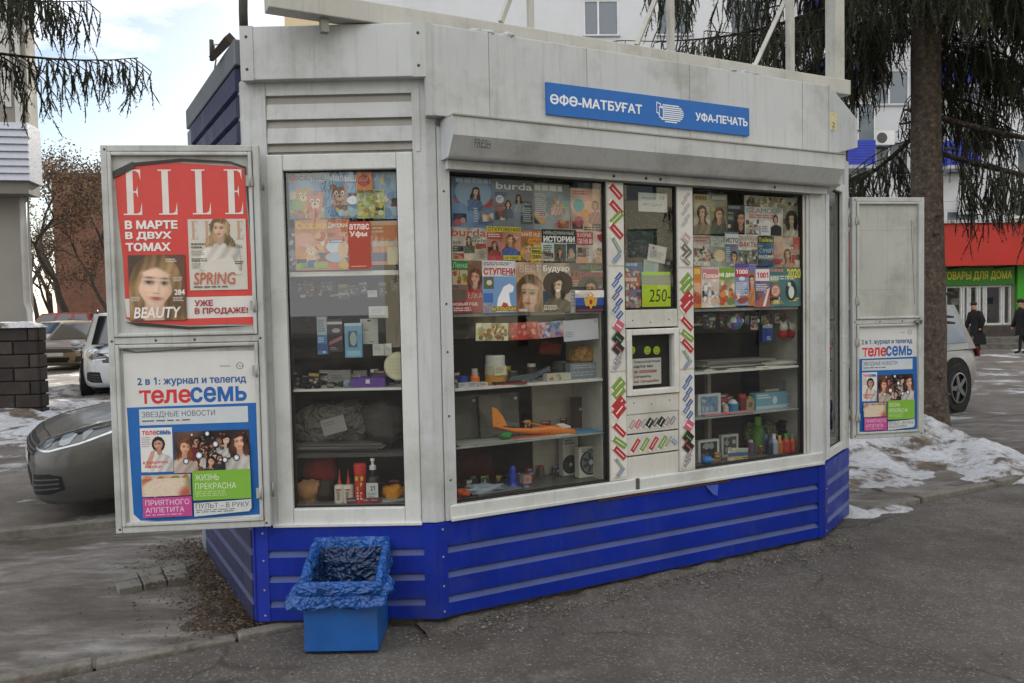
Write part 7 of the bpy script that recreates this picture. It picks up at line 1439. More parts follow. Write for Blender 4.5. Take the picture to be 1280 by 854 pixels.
# ============================================================ TREES
def spruce(name_label, base, H, rad, zlow, nbr, seed, Lmax, azr=None, lean=(0, 0), dens=1.0, drop=1.0):
    r = random.Random(seed); t = thing('spruce_tree', (base[0], base[1], -.06), name_label, 'tree', 'spruce trees')
    b = MB('#5a4f46'); n = 20
    P = [Vector((base[0]+lean[0]*k/n*H, base[1]+lean[1]*k/n*H, -.1+H*k/n)) for k in range(n+1)]
    R = [rad*(1.25 if k == 0 else 1)*(1-.9*(k/n)**1.1)+.02 for k in range(n+1)]
    vs = []; m = 22
    for k in range(n*4+1):
        f = k/4; i = min(int(f), n-1); g = f-i; c = P[i].lerp(P[i+1], g); rr = R[i]*(1-g)+R[i+1]*g
        for q in range(m):
            a = 2*math.pi*q/m; d = Vector((math.cos(a), math.sin(a), 0)); w_ = rr*(1+.10*noise.noise(Vector((d.x*3, d.y*3, c.z*1.2)))+.05*noise.noise(Vector((d.x*9, d.y*9, c.z*5)))); vs.append(c+d*w_)
    b.add(vs, [(k*m+q, k*m+(q+1) % m, (k+1)*m+(q+1) % m, (k+1)*m+q) for k in range(n*4) for q in range(m)], None, 0, True)
    for k in range(14):
        z = r.uniform(.5, zlow+1); a = r.uniform(0, 6.28); c = Vector((base[0], base[1], z)); d = Vector((math.cos(a), math.sin(a), -.1)); b.tube([c+d*rad*.8, c+d*(rad+r.uniform(.05, .15))], [.022, .012], n=5)
    b.build('trunk', M['bark'], t, origin=(base[0], base[1], -.1))
    W_ = MB('#3b332c'); V = []; F_ = []; C_ = []
    cols = [K(c) for c in ('#384232', '#434b37', '#2f362b', '#4a4d38', '#3a392d', '#524e3a')]
    def blade(p, d, L, wd):
        s = d.cross(Vector((r.uniform(-1, 1), r.uniform(-1, 1), r.uniform(-1, 1)))); s = s.normalized()*wd if s.length > 1e-4 else Vector((wd, 0, 0))
        q = len(V); V.extend((p-s*.5, p+s*.5, p+d*L*.55+s*.7, p+d*L, p+d*L*.55-s*.7)); F_.append((q, q+1, q+2, q+3, q+4)); C_.append(r.choice(cols))
    def twig(p, d, L, depth=0):
        n_ = max(3, int(L/.055*dens)); q = p.copy(); dd = d.copy(); pts = [q.copy()]
        for i in range(n_):
            dd = (dd+Vector((r.uniform(-.12, .12), r.uniform(-.12, .12), -.13*drop))).normalized(); q = q+dd*(L/n_); pts.append(q.copy())
            for _ in range(4):
                e = (dd*.75+Vector((r.uniform(-1, 1), r.uniform(-1, 1), r.uniform(-.7, .5)))*.75).normalized(); blade(q-dd*r.random()*.05, e, r.uniform(.02, .042), .0055)
            if depth == 0 and r.random() < .28*dens: twig(q, (dd+Vector((r.uniform(-1, 1), r.uniform(-1, 1), -.7))).normalized(), L*r.uniform(.3, .6), 1)
        q = len(V); m3 = pts[len(pts)//2]; sd_ = Vector((r.uniform(-1, 1), r.uniform(-1, 1), 0)); sd_ = sd_.normalized()*.0075 if sd_.length > .01 else Vector((.0075, 0, 0)); up_ = sd_.cross(Vector((0, 0, 1)))
        for w3 in (sd_, up_):
            q = len(V); V.extend((pts[0]-w3*.6, pts[0]+w3*.6, m3+w3, pts[-1], m3-w3)); F_.append((q, q+1, q+2, q+3, q+4)); C_.append(r.choice(cols))
    for k in range(nbr):
        z0 = zlow+(H*.92-zlow)*(k/nbr)**1.25; a = (r.uniform(*azr) if azr and r.random() < .75 else r.uniform(0, 6.28)) if azr else k*2.4+r.uniform(-.4, .4)
        L = Lmax*(1-.85*(z0-zlow)/(H-zlow))*r.uniform(.6, 1.05); cw = math.cos(a-math.atan2(-base[1], -base[0]))
        if azr is None and ((cw > .25 and z0 < 4.9) or (math.cos(a) < -.1 and z0 < 4.7 and k % 3) or (math.cos(a) > .2 and z0 < 4.3 and k % 2)): continue
        i = z0/H*n; c = P[0].lerp(P[-1], z0/H); d = Vector((math.cos(a), math.sin(a), 0)); sg = 12; pts = []
        sag = r.uniform(.16, .34)
        for s_ in range(sg+1):
            f = s_/sg; pts.append(c+d*(L*f)+Vector((0, 0, -sag*L*f*(1.35-f*.75)+.05*L*f**3))+Vector((noise.noise(Vector((k, f*2, 1))), noise.noise(Vector((k, f*2, 5))), 0))*.12*f*L*.3)
        W_.tube(pts, [max(.006, .032*(L/3)*(1-f/sg)**.8) for f in range(sg+1)], n=5)
        bare = r.uniform(.05, .2); m_ = int(L*33*dens)
        for j in range(m_):
            f = bare+(1-bare)*((j+r.random())/m_); x = f*sg; i = min(int(x), sg-1); p = pts[i].lerp(pts[i+1], x-i); sd = d.cross(Vector((0, 0, 1)))*r.choice((-1, 1))
            lat = (1-f)*.7+.25
            if noise.noise(Vector((k*3.3, f*6, seed))) < -.18: continue
            if r.random() < .5:      # a side branchlet that carries its own hanging twigs
                dd = (sd*1.0+d*.7+Vector((0, 0, -.15))).normalized(); q = p.copy(); l2 = lat*r.uniform(.4, 1.0)*min(1.2, L*.4); st = max(2, int(l2/.1))
                for u_ in range(st):
                    dd = (dd+Vector((0, 0, -.10))).normalized(); q2 = q+dd*(l2/st); W_.tube([q, q2], .007, n=3, caps=False); q = q2
                    twig(q, (Vector((r.uniform(-.4, .4), r.uniform(-.4, .4), -1))).normalized(), r.uniform(.15, .55)*drop)
            else: twig(p, (sd*.5+d*.2+Vector((0, 0, -1))).normalized(), r.uniform(.18, .7)*drop)
    b = MB(); b.v = V; b.f = [list(f) for f in F_]; b.c = C_; b.mi = [0]*len(F_); b.sm = [False]*len(F_)
    cr_ = b.build('crown', M['leaf'], t, origin=(base[0], base[1], H*.5)); W_.build('branches', M['bark'], t, origin=(base[0], base[1], H*.5)); print(name_label, len(F_)); return t
tb = on_y(1162, 480, 9.1)
spruce('large spruce with thick bare trunk standing behind the open right door', (tb.x, tb.y), 15, .17, 3.4, 112, 3, 4.2, None, (-.012, .0))
spruce('spruce left of the frame whose drooping twigs hang into the top left corner', (-7.0, 7.6), 13, .2, 4.75, 60, 8, 3.2, (-1.1, .5), (0, 0), 1.0, .8)
def copy_tree(o, loc, rz, label):
    c = o.copy(); COL.objects.link(c); c.location = loc; c.rotation_euler.z = rz; c['label'] = label
    for ch in o.children: d = ch.copy(); COL.objects.link(d); d.parent = c
    return c
s0 = bpy.data.objects['spruce_tree']
for k_, (x, y) in enumerate(((15, -9), (24, -12), (27, -3), (-3, -17), (-13, -15))):
    copy_tree(s0, (x, y, -.06), 1.1+k_*1.7, 'dark spruce mirrored in the kiosk panes, standing across the street %s' % ('nearest the kiosk corner', 'before the cream block', 'farthest down the street', 'straight behind the viewer', 'leftmost behind the viewer')[k_])
# dead thin branches low on the big spruce
def broadleaf(label, base, H, seed, leaf, nleaf, lsz, cat='tree', group='bare and rusty trees beyond the parked cars', spread=.5, bark='#3a322c', lv=5, upright=.55):
    r = random.Random(seed); t = thing('broadleaf_tree', (base[0], base[1], -.06), label, cat, group); T = MB(bark); tips = []
    def grow(p, d, L, rad, lv_):
        n_ = 4; pts = [p]; q = p; dd = d
        for i in range(n_): dd = (dd+Vector((r.uniform(-.16, .16), r.uniform(-.16, .16), .04))).normalized(); q = q+dd*(L/n_); pts.append(q)
        T.tube(pts, [rad*(1-.4*i/n_) for i in range(n_+1)], n=6 if lv_ > 2 else 4, caps=lv_ < 2)
        if lv_ <= 2: tips.extend(pts[1:])
        if lv_ > 0:
            for k in range(r.choice((2, 3, 3))):
                a = r.uniform(0, 6.28); s_ = dd.orthogonal().normalized(); s_ = Matrix.Rotation(a, 3, dd) @ s_
                grow(pts[r.choice((2, 3, 4, 4))] if k else q, (dd*upright+s_*spread+Vector((0, 0, .16))).normalized(), L*r.uniform(.6, .82), rad*.58, lv_-1)
    grow(Vector((base[0], base[1], -.1)), Vector((0, 0, 1)), H*.26, H*.016, lv)
    T.build('trunk', M['bark'], t, origin=(base[0], base[1], -.1))
    if nleaf:
        b = MB(); cs = [K(c) for c in leaf]
        for k in range(nleaf):
            p = r.choice(tips)+Vector((r.gauss(0, 1), r.gauss(0, 1), r.gauss(0, .8)))*H*.035; a = Vector((r.uniform(-1, 1), r.uniform(-1, 1), r.uniform(-1, 1))).normalized()*lsz; c = a.orthogonal().normalized()*lsz*r.uniform(.4, .8)
            b.add([p-a, p+c, p+a, p-c], [(0, 1, 2, 3)], r.choice(cs))
        b.build('crown', M['leaf'], t, origin=(base[0], base[1], H*.5))
    return t
RUST = ['#6e5540', '#7a5a40', '#5a4636', '#8a6a48', '#6a5a48', '#54443a']
for px_, Y, H, sd, lab, lf, nl in ((92, 44, 14.5, 4, 'rust leaved tree in the gap left of the red poster, nearest of the trees', RUST, 6000), (132, 47, 13.5, 5, 'rust leaved tree half hidden behind the red poster', RUST, 5000), (62, 52, 12, 6, 'thinly leaved brown tree next to the grey house', RUST, 2200), (50, 75, 17.5, 7, 'bare pale tree behind the grey house corner', RUST, 0), (120, 82, 19, 9, 'bare tree rising above the brown brick building', RUST, 0), (76, 90, 19, 12, 'bare tree farthest away between house and brick building', RUST, 0)):
    p = on_y(px_, 420, Y); broadleaf(lab, (p.x, Y), H, sd, lf, nl, .075, lv=6 if nl else 5)

# ============================================================ CARS
from mathutils.bvhtree import BVHTree
def wheel(parent, c, rad, wd, side, nm='wheel'):
    """c centre in car space, axle along local y"""
    o = Vector(c); b = MB('#17171a'); ax = Vector((0, side, 0))
    b.lathe(o-ax*wd*.5, [(rad*.62, 0), (rad*.93, 0), (rad, wd*.12), (rad, wd*.88), (rad*.93, wd), (rad*.66, wd), (rad*.62, wd*.9)], None, 28, ax); ty = b.build('wheel', M['rubber'], parent, local=True)
    g = MB('#8f9296'); q = o+ax*wd*.34
    g.lathe(q, [(rad*.64, .0), (rad*.62, .05), (rad*.57, .052), (rad*.55, .01), (0, .0)], '#3a3b3d', 24, ax, cols=['#9a9da0', '#9a9da0', '#55575a', '#2b2c2e'])
    for k in range(5):
        a = 2*math.pi*k/5; d = Vector((math.cos(a), 0, math.sin(a))); s = Vector((-math.sin(a), 0, math.cos(a)))
        g.box8([q+d*rad*.1+s*.04+ax*.02, q+d*rad*.1-s*.04+ax*.02, q+d*rad*.6-s*.025+ax*.03, q+d*rad*.6+s*.025+ax*.03, q+d*rad*.1+s*.04+ax*.05, q+d*rad*.1-s*.04+ax*.05, q+d*rad*.6-s*.025+ax*.048, q+d*rad*.6+s*.025+ax*.048])
    g.lathe(q+ax*.03, [(rad*.16, 0), (rad*.14, .03), (0, .032)], None, 14, ax)
    lo = Vector(ty.location); ob = g.build('rim', M['steel'], ty, local=True); ob.location = ob.location-lo
def car(name, label, loc, heading, paint, L=4.6, W=1.8, H=1.46, suv=False, group='cars parked behind the kiosk', dirt=None, hi=False, roof=True):
    """local +x is the front"""
    t = thing(name, (loc[0], loc[1], -.055), label, 'car', group, heading); hw = W/2; belt = H*(.60 if suv else .635)
    hood = H*(.60 if suv else .60); gl = .19 if suv else .15
    # x, z_low, z_top, half width, side height of the shoulder
    st = [(-.5, .42, .60, .62, .52), (-.492, .30, .72*1.0, .80, .60), (-.47, .24, belt*.93, .92, .66), (-.40, gl, belt*.985, .985, .72), (-.25, gl, belt, 1.0, .74), (.0, gl, belt, 1.0, .74), (.18, gl, belt*.985, 1.0, .74), (.27, gl, hood*.985, .99, .74), (.36, gl, hood*.93, .975, .70), (.42, gl+.005, hood*.875, .955, .68), (.455, gl-.01, hood*.82, .91, .62), (.478, gl, hood*.76, .84, .56), (.492, gl+.03, hood*.68, .76, .5), (.5, .28, .56, .66, .46)]
    if suv: st = [(-.5, .45, .70, .66, .55), (-.492, .32, belt*.95, .84, .66), (-.46, .28, belt*1.0, .94, .72), (-.40, gl, belt, .985, .76), (-.25, gl, belt, 1, .78), (0, gl, belt, 1, .78), (.18, gl, belt*.99, 1, .78), (.27, gl, hood*1.0, .99, .78), (.36, gl, hood*.97, .975, .76), (.43, gl+.02, hood*.92, .95, .72), (.465, gl+.03, hood*.89, .90, .68), (.485, gl+.07, hood*.83, .84, .62), (.496, gl+.11, hood*.74, .77, .56), (.5, .42, .60, .70, .52)]
    b = MB(paint); vs = []; m = 0
    for (x, zl, zt, wf, zs) in st:
        w_ = hw*wf; zs = zl+(zt-zl)*.62
        half = [(0, zl), (w_*.86, zl), (w_*.97, zl+.07), (w_, zl+(zt-zl)*.36), (w_*.995, zs), (w_*.965, zs+(zt-zs)*.55), (w_*.90, zt-(zt-zs)*.10), (w_*.80, zt), (w_*.4, zt+.022), (0, zt+.028)]
        ring = half+[(-y, z) for y, z in half[-2:0:-1]]; m = len(ring); vs += [(x*L, y, z) for y, z in ring]
    fs = [(i*m+k, (i+1)*m+k, (i+1)*m+(k+1) % m, i*m+(k+1) % m) for i in range(len(st)-1) for k in range(m)]+[tuple(range(m)), tuple(range((len(st)-1)*m, len(st)*m))[::-1]]
    b.add(vs, fs, None, 0, True); body = b.build('body', M['car_paint'], t, local=True, subsurf=2)
    # cabin
    xb0, xb1 = (-.455 if suv else -.40)*L, .225*L; xr0, xr1 = (-.40 if suv else -.24)*L, .075*L; zb = belt-.06; wb, wt = hw*.93, hw*.70
    def cab(fx, fz, yy):    # fx 0..1 rear to front, fz 0..1 belt to roof
        x0, x1 = xb0+(xr0-xb0)*fz, xb1+(xr1-xb1)*fz; w_ = wb+(wt-wb)*fz; crown = .045*math.sin(math.pi*fx)*fz
        return Vector((x0+(x1-x0)*fx, w_*yy, zb+(H-.045-zb)*fz+crown*(1-.6*abs(yy)**3)))
    c = MB(paint); nx, nz, ny = 10, 6, 6; 
    for yy in (-1, 1):
        g = [cab(i/nx, j/nz, yy) for j in range(nz+1) for i in range(nx+1)]; f = [(j*(nx+1)+i, j*(nx+1)+i+1, (j+1)*(nx+1)+i+1, (j+1)*(nx+1)+i) for j in range(nz) for i in range(nx)]; c.add(g, [q[::yy*-1] if yy > 0 else q for q in f], None, 0, True)
    for fx in (0, 1):
        g = [cab(fx, j/nz, -1+2*i/ny)+Vector(((.03 if fx else -.03)*(1-(-1+2*i/ny)**2), 0, 0)) for j in range(nz+1) for i in range(ny+1)]; c.add(g, [(j*(ny+1)+i, j*(ny+1)+i+1, (j+1)*(ny+1)+i+1, (j+1)*(ny+1)+i) for j in range(nz) for i in range(ny)], None, 0, True)
    g = [cab(i/nx, 1, -1+2*j/ny) for j in range(ny+1) for i in range(nx+1)]; c.add(g, [(j*(nx+1)+i, j*(nx+1)+i+1, (j+1)*(nx+1)+i+1, (j+1)*(nx+1)+i) for j in range(ny) for i in range(nx)], None, 0, True)
    c.build('cabin', M['car_paint'], t, local=True, weld=True)
    for yy in (-1, 1):
        for a0, a1 in (((.04, .30), (.34, .62), (.655, .985)) if suv else ((.10, .48), (.52, .965))):
            w_ = MB('#14171a'); z0, z1 = .14, .90; q = [cab(a0+.03, z0, yy), cab(a1, z0, yy), cab(a1-(.03 if a1 > .9 else .0), z1, yy), cab(a0+(.10 if a0 < .12 and not suv else .02), z1, yy)]; w_.add([p+Vector((0, yy*.012, .006)) for p in q], [(0, 1, 2, 3)]); w_.build('side_window', M['dark_glass'], t, local=True)
    for fx, nm in ((1, 'windscreen'), (0, 'rear_window')):
        w_ = MB('#171b1f'); g = [cab(fx, .1+.84*j/4, -.88+1.76*i/6)+Vector(((.045 if fx else -.045)*1.0*(1-.45*(-1+2*i/6)**2), 0, .008)) for j in range(5) for i in range(7)]; w_.add(g, [(j*7+i, j*7+i+1, (j+1)*7+i+1, (j+1)*7+i) for j in range(4) for i in range(6)], None, 0, True); w_.build(nm, M['dark_glass'], t, local=True)
    wr = .36 if suv else .315
    for xx in (.30*L, -.29*L):
        for s in (-1, 1):
            a = MB('#0d0d0e'); a.lathe((xx, s*(hw-.16), wr+.01), [(wr*1.20, 0), (wr*1.20, .168), (0, .168)], None, 26, (0, s, 0)); a.build('wheel_arch', M['rubber'], t, local=True)
            wheel(t, (xx, s*(hw-.075), wr), wr, .2, s)
    # front end: lamps, grille and vents laid onto the body surface
    bpy.context.view_layer.update(); bvh = BVHTree.FromObject(body, bpy.context.evaluated_depsgraph_get()); bo = Vector(body.location)
    def patch(nm, mt, c_, a_, s, low_, up_, off, par=None, n=14, m2=5):
        """strip between a lower and an upper edge, both polylines of (t, z), dropped on the bodywork along a direction turned a_ degrees from straight ahead"""
        ca, sa = math.cos(R_(a_)), math.sin(R_(a_)); dr = Vector((-ca, -s*sa, 0)); e = Vector((-sa, s*ca, 0)); C0 = Vector((.40*L, 0, 0))
        def at_(pl, f):
            x = f*(len(pl)-1); i = min(int(x), len(pl)-2); return Vector(pl[i]).lerp(Vector(pl[i+1]), x-i)
        vs = []
        for j in range(m2+1):
            for i in range(n+1):
                q = at_(low_, i/n).lerp(at_(up_, i/n), j/m2); o_ = C0+e*q[0]*kw+Vector((0, 0, q[1]*kz))-dr*2.0
                h_, nr, _, _ = bvh.ray_cast(o_-bo, dr)
                if h_ is None: h_ = o_+dr*2.0-bo; nr = -dr
                if nr.dot(dr) > 0: nr = -nr
                vs.append(h_+bo+nr*off)
        b_ = MB(c_); b_.add(vs, [(j*(n+1)+i, j*(n+1)+i+1, (j+1)*(n+1)+i+1, (j+1)*(n+1)+i) for j in range(m2) for i in range(n)], None, 0, True)
        o2 = b_.build(nm, mt, par or t, local=True)
        if par: o2.location = Vector(o2.location)-Vector(par.location)
        return o2
    kw, kz = W/1.8, (1.30 if suv else 1.0)
    for s in (-1, 1):
        hl = patch('headlight', M['lamp_lens'], '#1c2024', 42, s, [(.10, .615), (.30, .60), (.52, .655), (.72, .745)], [(.10, .655), (.30, .715), (.52, .79), (.74, .835)], .004)
        patch('lamp_trim', M['steel'], '#c4c9cc', 42, s, [(.10, .607), (.30, .592), (.52, .647), (.72, .735)], [(.10, .619), (.30, .606), (.52, .662), (.71, .752)], .006, hl, m2=1)
        patch('lamp_trim', M['steel'], '#aab0b4', 42, s, [(.14, .672), (.30, .705), (.52, .778), (.72, .826)], [(.14, .678), (.30, .715), (.52, .79), (.74, .838)], .006, hl, m2=1)
        for t0, t1, z0, z1, cc in ((.22, .32, .625, .69, '#59636a'), (.36, .47, .645, .73, '#7a858d'), (.50, .56, .68, .75, '#5f696f')):
            patch('reflector', M['lamp_lens'], cc, 42, s, [(t0+.02, z0), ((t0+t1)/2, z0-.004), (t1-.02, z0+.01)], [(t0, z1-.02), ((t0+t1)/2, z1), (t1, z1-.01)], .007, hl, n=8, m2=3)
        v = patch('bumper_vent', M['rubber'], '#161718', 28, s, [(.30, .26), (.50, .27), (.60, .31)], [(.33, .42), (.50, .43), (.585, .41)], .004)
        for k in range(3): patch('vent_slat', M['plastic'], '#4a4c4d', 28, s, [(.33, .29+.04*k), (.57, .315+.035*k)], [(.33, .302+.04*k), (.57, .327+.035*k)], .006, v, n=6, m2=1)
        mr = MB(paint); mr.ellip((.17*L, s*(hw+.10), belt+.05), (.07, .10, .065), None, 12, 8); mr.tube([(.17*L, s*(hw*.9), belt), (.17*L, s*(hw+.06), belt+.03)], .02); mr.build('wing_mirror', M['car_paint'], t, local=True)
        tl_ = MB('#6a1014'); zr = belt*.86; tl_.prism([Vector((-.497*L, s*hw*.62, zr-.08)), Vector((-.47*L, s*hw*.94, zr-.05)), Vector((-.46*L, s*hw*.94, zr+.09)), Vector((-.49*L, s*hw*.66, zr+.08))], Vector((-.03, s*.012, 0))); tl_.build('tail_light', M['lamp_lens'], t, local=True, bevel=.006)
    g = patch('grille', M['rubber'], '#131415', 0, 1, [(-.56, .56), (-.3, .545), (.3, .545), (.56, .56)], [(-.56, .64), (-.3, .655), (.3, .655), (.56, .64)], .004, n=20)
    for k in range(3): patch('grille_slat', M['steel'], '#6f7376', 0, 1, [(-.55, .567+.026*k), (0, .556+.031*k), (.55, .567+.026*k)], [(-.55, .577+.026*k), (0, .567+.031*k), (.55, .577+.026*k)], .007, g, n=18, m2=1)
    patch('lower_intake', M['rubber'], '#141516', 0, 1, [(-.36, .25), (.36, .25)], [(-.46, .40), (.46, .40)], .004, n=16)
    patch('plate_holder', M['plastic'], '#c4c6c6', 0, 1, [(-.26, .44), (.26, .44)], [(-.26, .545), (.26, .545)], .012, n=10)
    patch('bonnet_seam', M['rubber'], '#222324', 0, 1, [(-.62, .685), (-.3, .70), (.3, .70), (.62, .685)], [(-.62, .691), (-.3, .706), (.3, .706), (.62, .691)], .003, n=18, m2=1)
    if suv and roof:
        rk = MB('#2b2d2f')
        for s in (-1, 1): rk.tube([(-.36*L, s*wt*.92, H-.05), (-.33*L, s*wt*.92, H+.03), (.0*L, s*wt*.92, H+.045), (.04*L, s*wt*.92, H-.02)], .018, n=6)
        rk.build('roof_rail', M['plastic'], t, local=True)
    for s in (-1, 1):
        dl = MB('#3a3c3e')
        for xd in (-.02*L, .19*L, -.22*L): dl.tube([(xd, s*hw*1.0, belt*.9), (xd, s*hw*1.002, .45), (xd, s*hw*.99, .28)], .004, n=4)
        dl.tube([(.0*L, s*(hw+.01), belt*.84), (.03*L, s*(hw+.02), belt*.84), (.045*L, s*(hw+.01), belt*.84)], .014, n=5); dl.build('door_seam', M['rubber'], t, local=True)
    return t
def from_front_corner(c, hd, L, W):
    h = Vector((math.cos(hd), math.sin(hd))); l = Vector((-h.y, h.x)); return (Vector(c)-l*W/2*.8-h*L*.47)
hd = R_(213); c0 = on_y(64, 600, 6.2); p = from_front_corner((c0.x, 6.2), hd, 4.62, 1.8)
car('parked_car', 'dark grey sedan with muddy bumper, nearest car, behind the blue poster', (p.x, p.y), hd, '#474745', hi=True)
p = on_y(163, 440, 18.0); car('parked_car', 'white off roader facing the street, between the kiosk door and the masonry pier', (p.x, 18.0), R_(298), '#c3c7cb', 4.8, 1.95, 1.72, True)
p = on_y(108, 440, 26.5); car('parked_car', 'tan sedan half hidden behind the white off roader', (p.x, 26.5), R_(276), '#7d6a52')
p = on_y(75, 430, 35); car('parked_car', 'pale beige sedan parked alone beyond the pier', (p.x, 35), R_(250), '#c2b49c')
p = on_y(66, 410, 43); car('parked_car', 'red van whose roof shows above the beige sedan', (p.x, 43), R_(200), '#8a2a2c', 4.6, 1.9, 1.85, True, roof=False)
p = on_y(98, 412, 43); car('parked_car', 'dark blue car farthest back under the rusty trees', (p.x, 43), R_(340), '#22262c')
car('parked_car', 'silver estate car behind the spruce trunk on the right', (4.88, 11.55), R_(215), '#94928b', 4.35, 1.78, 1.60, True, 'cars parked behind the kiosk')

# ============================================================ PEOPLE in front of the shop
def person(label, loc, H, face, coat, trouser, bag=None, bend=.0, stride=.12, scarf=None):
    """walking figure: one skinned body, coat, hat and boots as children. face = heading angle"""
    t = thing('person', (loc[0], loc[1], -.06), label, 'person', None, face); k = H/1.75
    J = {'pel': (0, 0, .93), 'spi': (.02+bend*.3, 0, 1.18), 'che': (.02+bend*.8, 0, 1.36), 'nek': (.03+bend*1.2, 0, 1.49), 'hd0': (.05+bend*1.4, 0, 1.57), 'hd1': (.055+bend*1.5, 0, 1.66), 'top': (.05+bend*1.5, 0, 1.73)}
    R = {'pel': .15, 'spi': .14, 'che': .15, 'nek': .055, 'hd0': .075, 'hd1': .095, 'top': .06}
    E_ = [('pel', 'spi'), ('spi', 'che'), ('che', 'nek'), ('nek', 'hd0'), ('hd0', 'hd1'), ('hd1', 'top')]
    for s, sg in (('L', 1), ('R', -1)):
        f = stride*sg
        J.update({'hip'+s: (f*.15, .09*sg, .86), 'kne'+s: (f*.9+.03, .10*sg, .49), 'ank'+s: (f*1.5-.02, .10*sg, .10), 'toe'+s: (f*1.5+.15, .12*sg, .045), 'sho'+s: (.02+bend*.8, .19*sg, 1.39), 'elb'+s: (.0+bend*.7-f*.6, .25*sg, 1.12), 'wri'+s: (.10+bend*.8-f*.7, .24*sg, .88), 'han'+s: (.13+bend*.8-f*.7, .235*sg, .79)})
        R.update({'hip'+s: .10, 'kne'+s: .062, 'ank'+s: .045, 'toe'+s: .035, 'sho'+s: .075, 'elb'+s: .05, 'wri'+s: .035, 'han'+s: .04})
        E_ += [('pel', 'hip'+s), ('hip'+s, 'kne'+s), ('kne'+s, 'ank'+s), ('ank'+s, 'toe'+s), ('che', 'sho'+s), ('sho'+s, 'elb'+s), ('elb'+s, 'wri'+s), ('wri'+s, 'han'+s)]
    ks = list(J); me = bpy.data.meshes.new('body'); me.from_pydata([Vector(J[a])*k for a in ks], [(ks.index(a), ks.index(c)) for a, c in E_], [])
    o = bpy.data.objects.new('body', me); COL.objects.link(o); o.parent = t
    sm_ = o.modifiers.new('skin', 'SKIN'); o.modifiers.new('sub', 'SUBSURF').render_levels = 2; o.modifiers['sub'].levels = 2
    for a, v in zip(ks, me.skin_vertices[0].data): v.radius = (R[a]*k, R[a]*k); v.use_root = a == 'pel'
    dg = bpy.context.evaluated_depsgraph_get(); ev = bpy.data.meshes.new_from_object(o.evaluated_get(dg)); o.modifiers.clear(); o.data = ev
    ca = ev.color_attributes.new('Col', 'FLOAT_COLOR', 'CORNER'); sk = K('#b98a74'); tr = K(trouser); bt = K('#1b1918'); ct = K(coat); fl_ = []
    for p_ in ev.polygons:
        z = p_.center.z/k; c = bt if z < .16 else (tr if z < .84 else (sk if z > 1.47 else ct))
        if abs(p_.center.y) > .19*k and z < .86: c = sk
        fl_ += [*c, 1.0]*p_.loop_total; p_.use_smooth = True
    ca.data.foreach_set('color', fl_); ev.materials.append(M['fabric'])
    cb = MB(coat); vs = []; n_ = 20
    prof = [(.60, .24, .21, 0), (.75, .225, .20, 0), (.95, .20, .175, 0), (1.12, .19, .16, .3), (1.28, .215, .165, .6), (1.40, .20, .14, .85), (1.47, .11, .10, 1.1), (1.51, .085, .085, 1.2)]
    for z, ry, rx, fb in prof:
        for q in range(n_): a = 2*math.pi*q/n_; vs.append(Vector((.02+bend*fb+rx*math.cos(a), ry*math.sin(a)*(1+.03*math.sin(3*a)), z+.012*math.sin(a*5)*(z < .7)))*k)
    cb.add(vs, [(i*n_+q, i*n_+(q+1) % n_, (i+1)*n_+(q+1) % n_, (i+1)*n_+q) for i in range(len(prof)-1) for q in range(n_)], None, 0, True)
    for sg in (1, -1):
        s = 'L' if sg > 0 else 'R'; cb.tube([Vector(J['sho'+s])*k, Vector(J['elb'+s])*k, Vector(J['wri'+s])*k], [.10*k, .085*k, .062*k], n=12)
    cb.build('coat', M['fabric'], t, local=True)
    hc = Vector(J['hd1'])*k; h_ = MB('#1c1b1d'); h_.ellip(hc+Vector((-.012, 0, .045))*k, (.112*k, .102*k, .085*k), None, 16, 9); h_.build('hat', M['fabric'], t, local=True)
    fc = MB('#2b1d18')
    for sg in (-1, 1): fc.ellip(hc+Vector((.086, .032*sg, -.012))*k, (.008*k, .012*k, .007*k), None, 8, 5)
    fc.ellip(hc+Vector((.098, 0, -.035))*k, (.016*k, .012*k, .02*k), '#b98a74', 8, 6); fc.ellip(hc+Vector((.083, 0, -.068))*k, (.008*k, .02*k, .006*k), '#7d4a42', 8, 5); fc.build('face', M['skin'], t, local=True)
    return t, Vector(J['hanL'])*k
q = on_z(1221, 439); F1 = R_(190)
t1, hnd = person('person in long black coat and dark hat carrying a black bag outside the shop', (q.x, q.y), 1.52, F1, '#161618', '#1a1a1d', bend=.06)
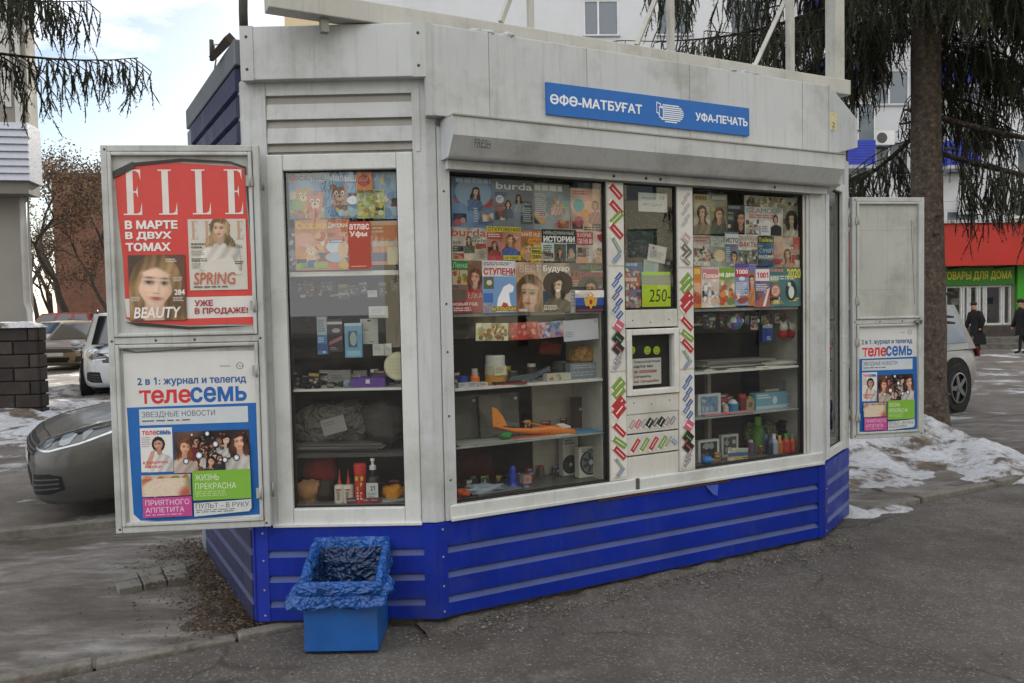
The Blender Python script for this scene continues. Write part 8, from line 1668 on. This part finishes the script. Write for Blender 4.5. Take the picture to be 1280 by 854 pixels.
hw_ = Matrix.Rotation(F1, 3, 'Z') @ hnd+Vector((q.x, q.y, -.06)); b = MB('#131315'); b.box8([hw_+Vector((x, y, z)) for z, s in ((-.42, 1), (-.10, .8)) for x, y in ((-.17*s, -.07*s), (.17*s, -.07*s), (.17*s, .07*s), (-.17*s, .07*s))]); b.tube([hw_+Vector((.10*math.cos(a), 0, -.10+.12*math.sin(a))) for a in [math.pi*k_/6 for k_ in range(7)]], .012, n=5)
thing_mesh(b, 'shopping_bag', M['fabric'], 'black bag hanging from the hand of the person in the long coat', 'bag', bevel=.02)
q = on_z(1279, 440); person('person in black jacket cut off by the right edge of the photo', (q.x, q.y), 1.58, R_(175), '#141416', '#17171a', bend=.03)
# litter and stones on the ground
r = random.Random(15)
sb = MB('#8d8983')
for k in range(2600):
    s_, t_ = r.uniform(-1.5, 7.5), -abs(r.gauss(0, 1.1))-.05 if r.random() < .7 else r.uniform(.1, 1.6); p = kp(s_, t_, -.003); q = r.uniform(.0015, .0055)*(1 if r.random() < .97 else 1.8)
    if k > 1100: u_ = r.uniform(-.2, FF.len+.2); p = FF.at(u_, .0, .02+abs(r.gauss(0, .13))); p.z = .002+.006*r.random()
    if (Vector((p.x, p.y))-Vector((A[0], A[1]))).length < .1: continue
    sb.ellip(p, (q*1.4, q, q*.7), r.choice(['#7d7973', '#6d6862', '#8d8982', '#55504b', '#605a54']), 6, 4, .5, k)
o = sb.build('gravel', M['concrete']); o['kind'] = 'stuff'
fb_ = MB('#4a3d30')
for k in range(2600):
    u_ = r.uniform(-.05, 1.8); p = LpS+sd_*u_+so_*abs(r.gauss(.03, .18)); p.z = 0; t_ = 0; a = r.uniform(0, 6.28); d = Vector((math.cos(a), math.sin(a), 0)); L_ = r.uniform(.004, .014); n_ = Vector((-d.y, d.x, 0))*L_*.4
    p.z = .012+.03*r.random(); fb_.add([p-d*L_, p-n_+Vector((0, 0, .006)), p+d*L_, p+n_], [(0, 1, 2, 3)], r.choice(['#4a3d30', '#5d4b38', '#3a3028', '#6b5a45', '#7a6a58']))
o = fb_.build('leaf_litter', M['leaf']); o['kind'] = 'stuff'
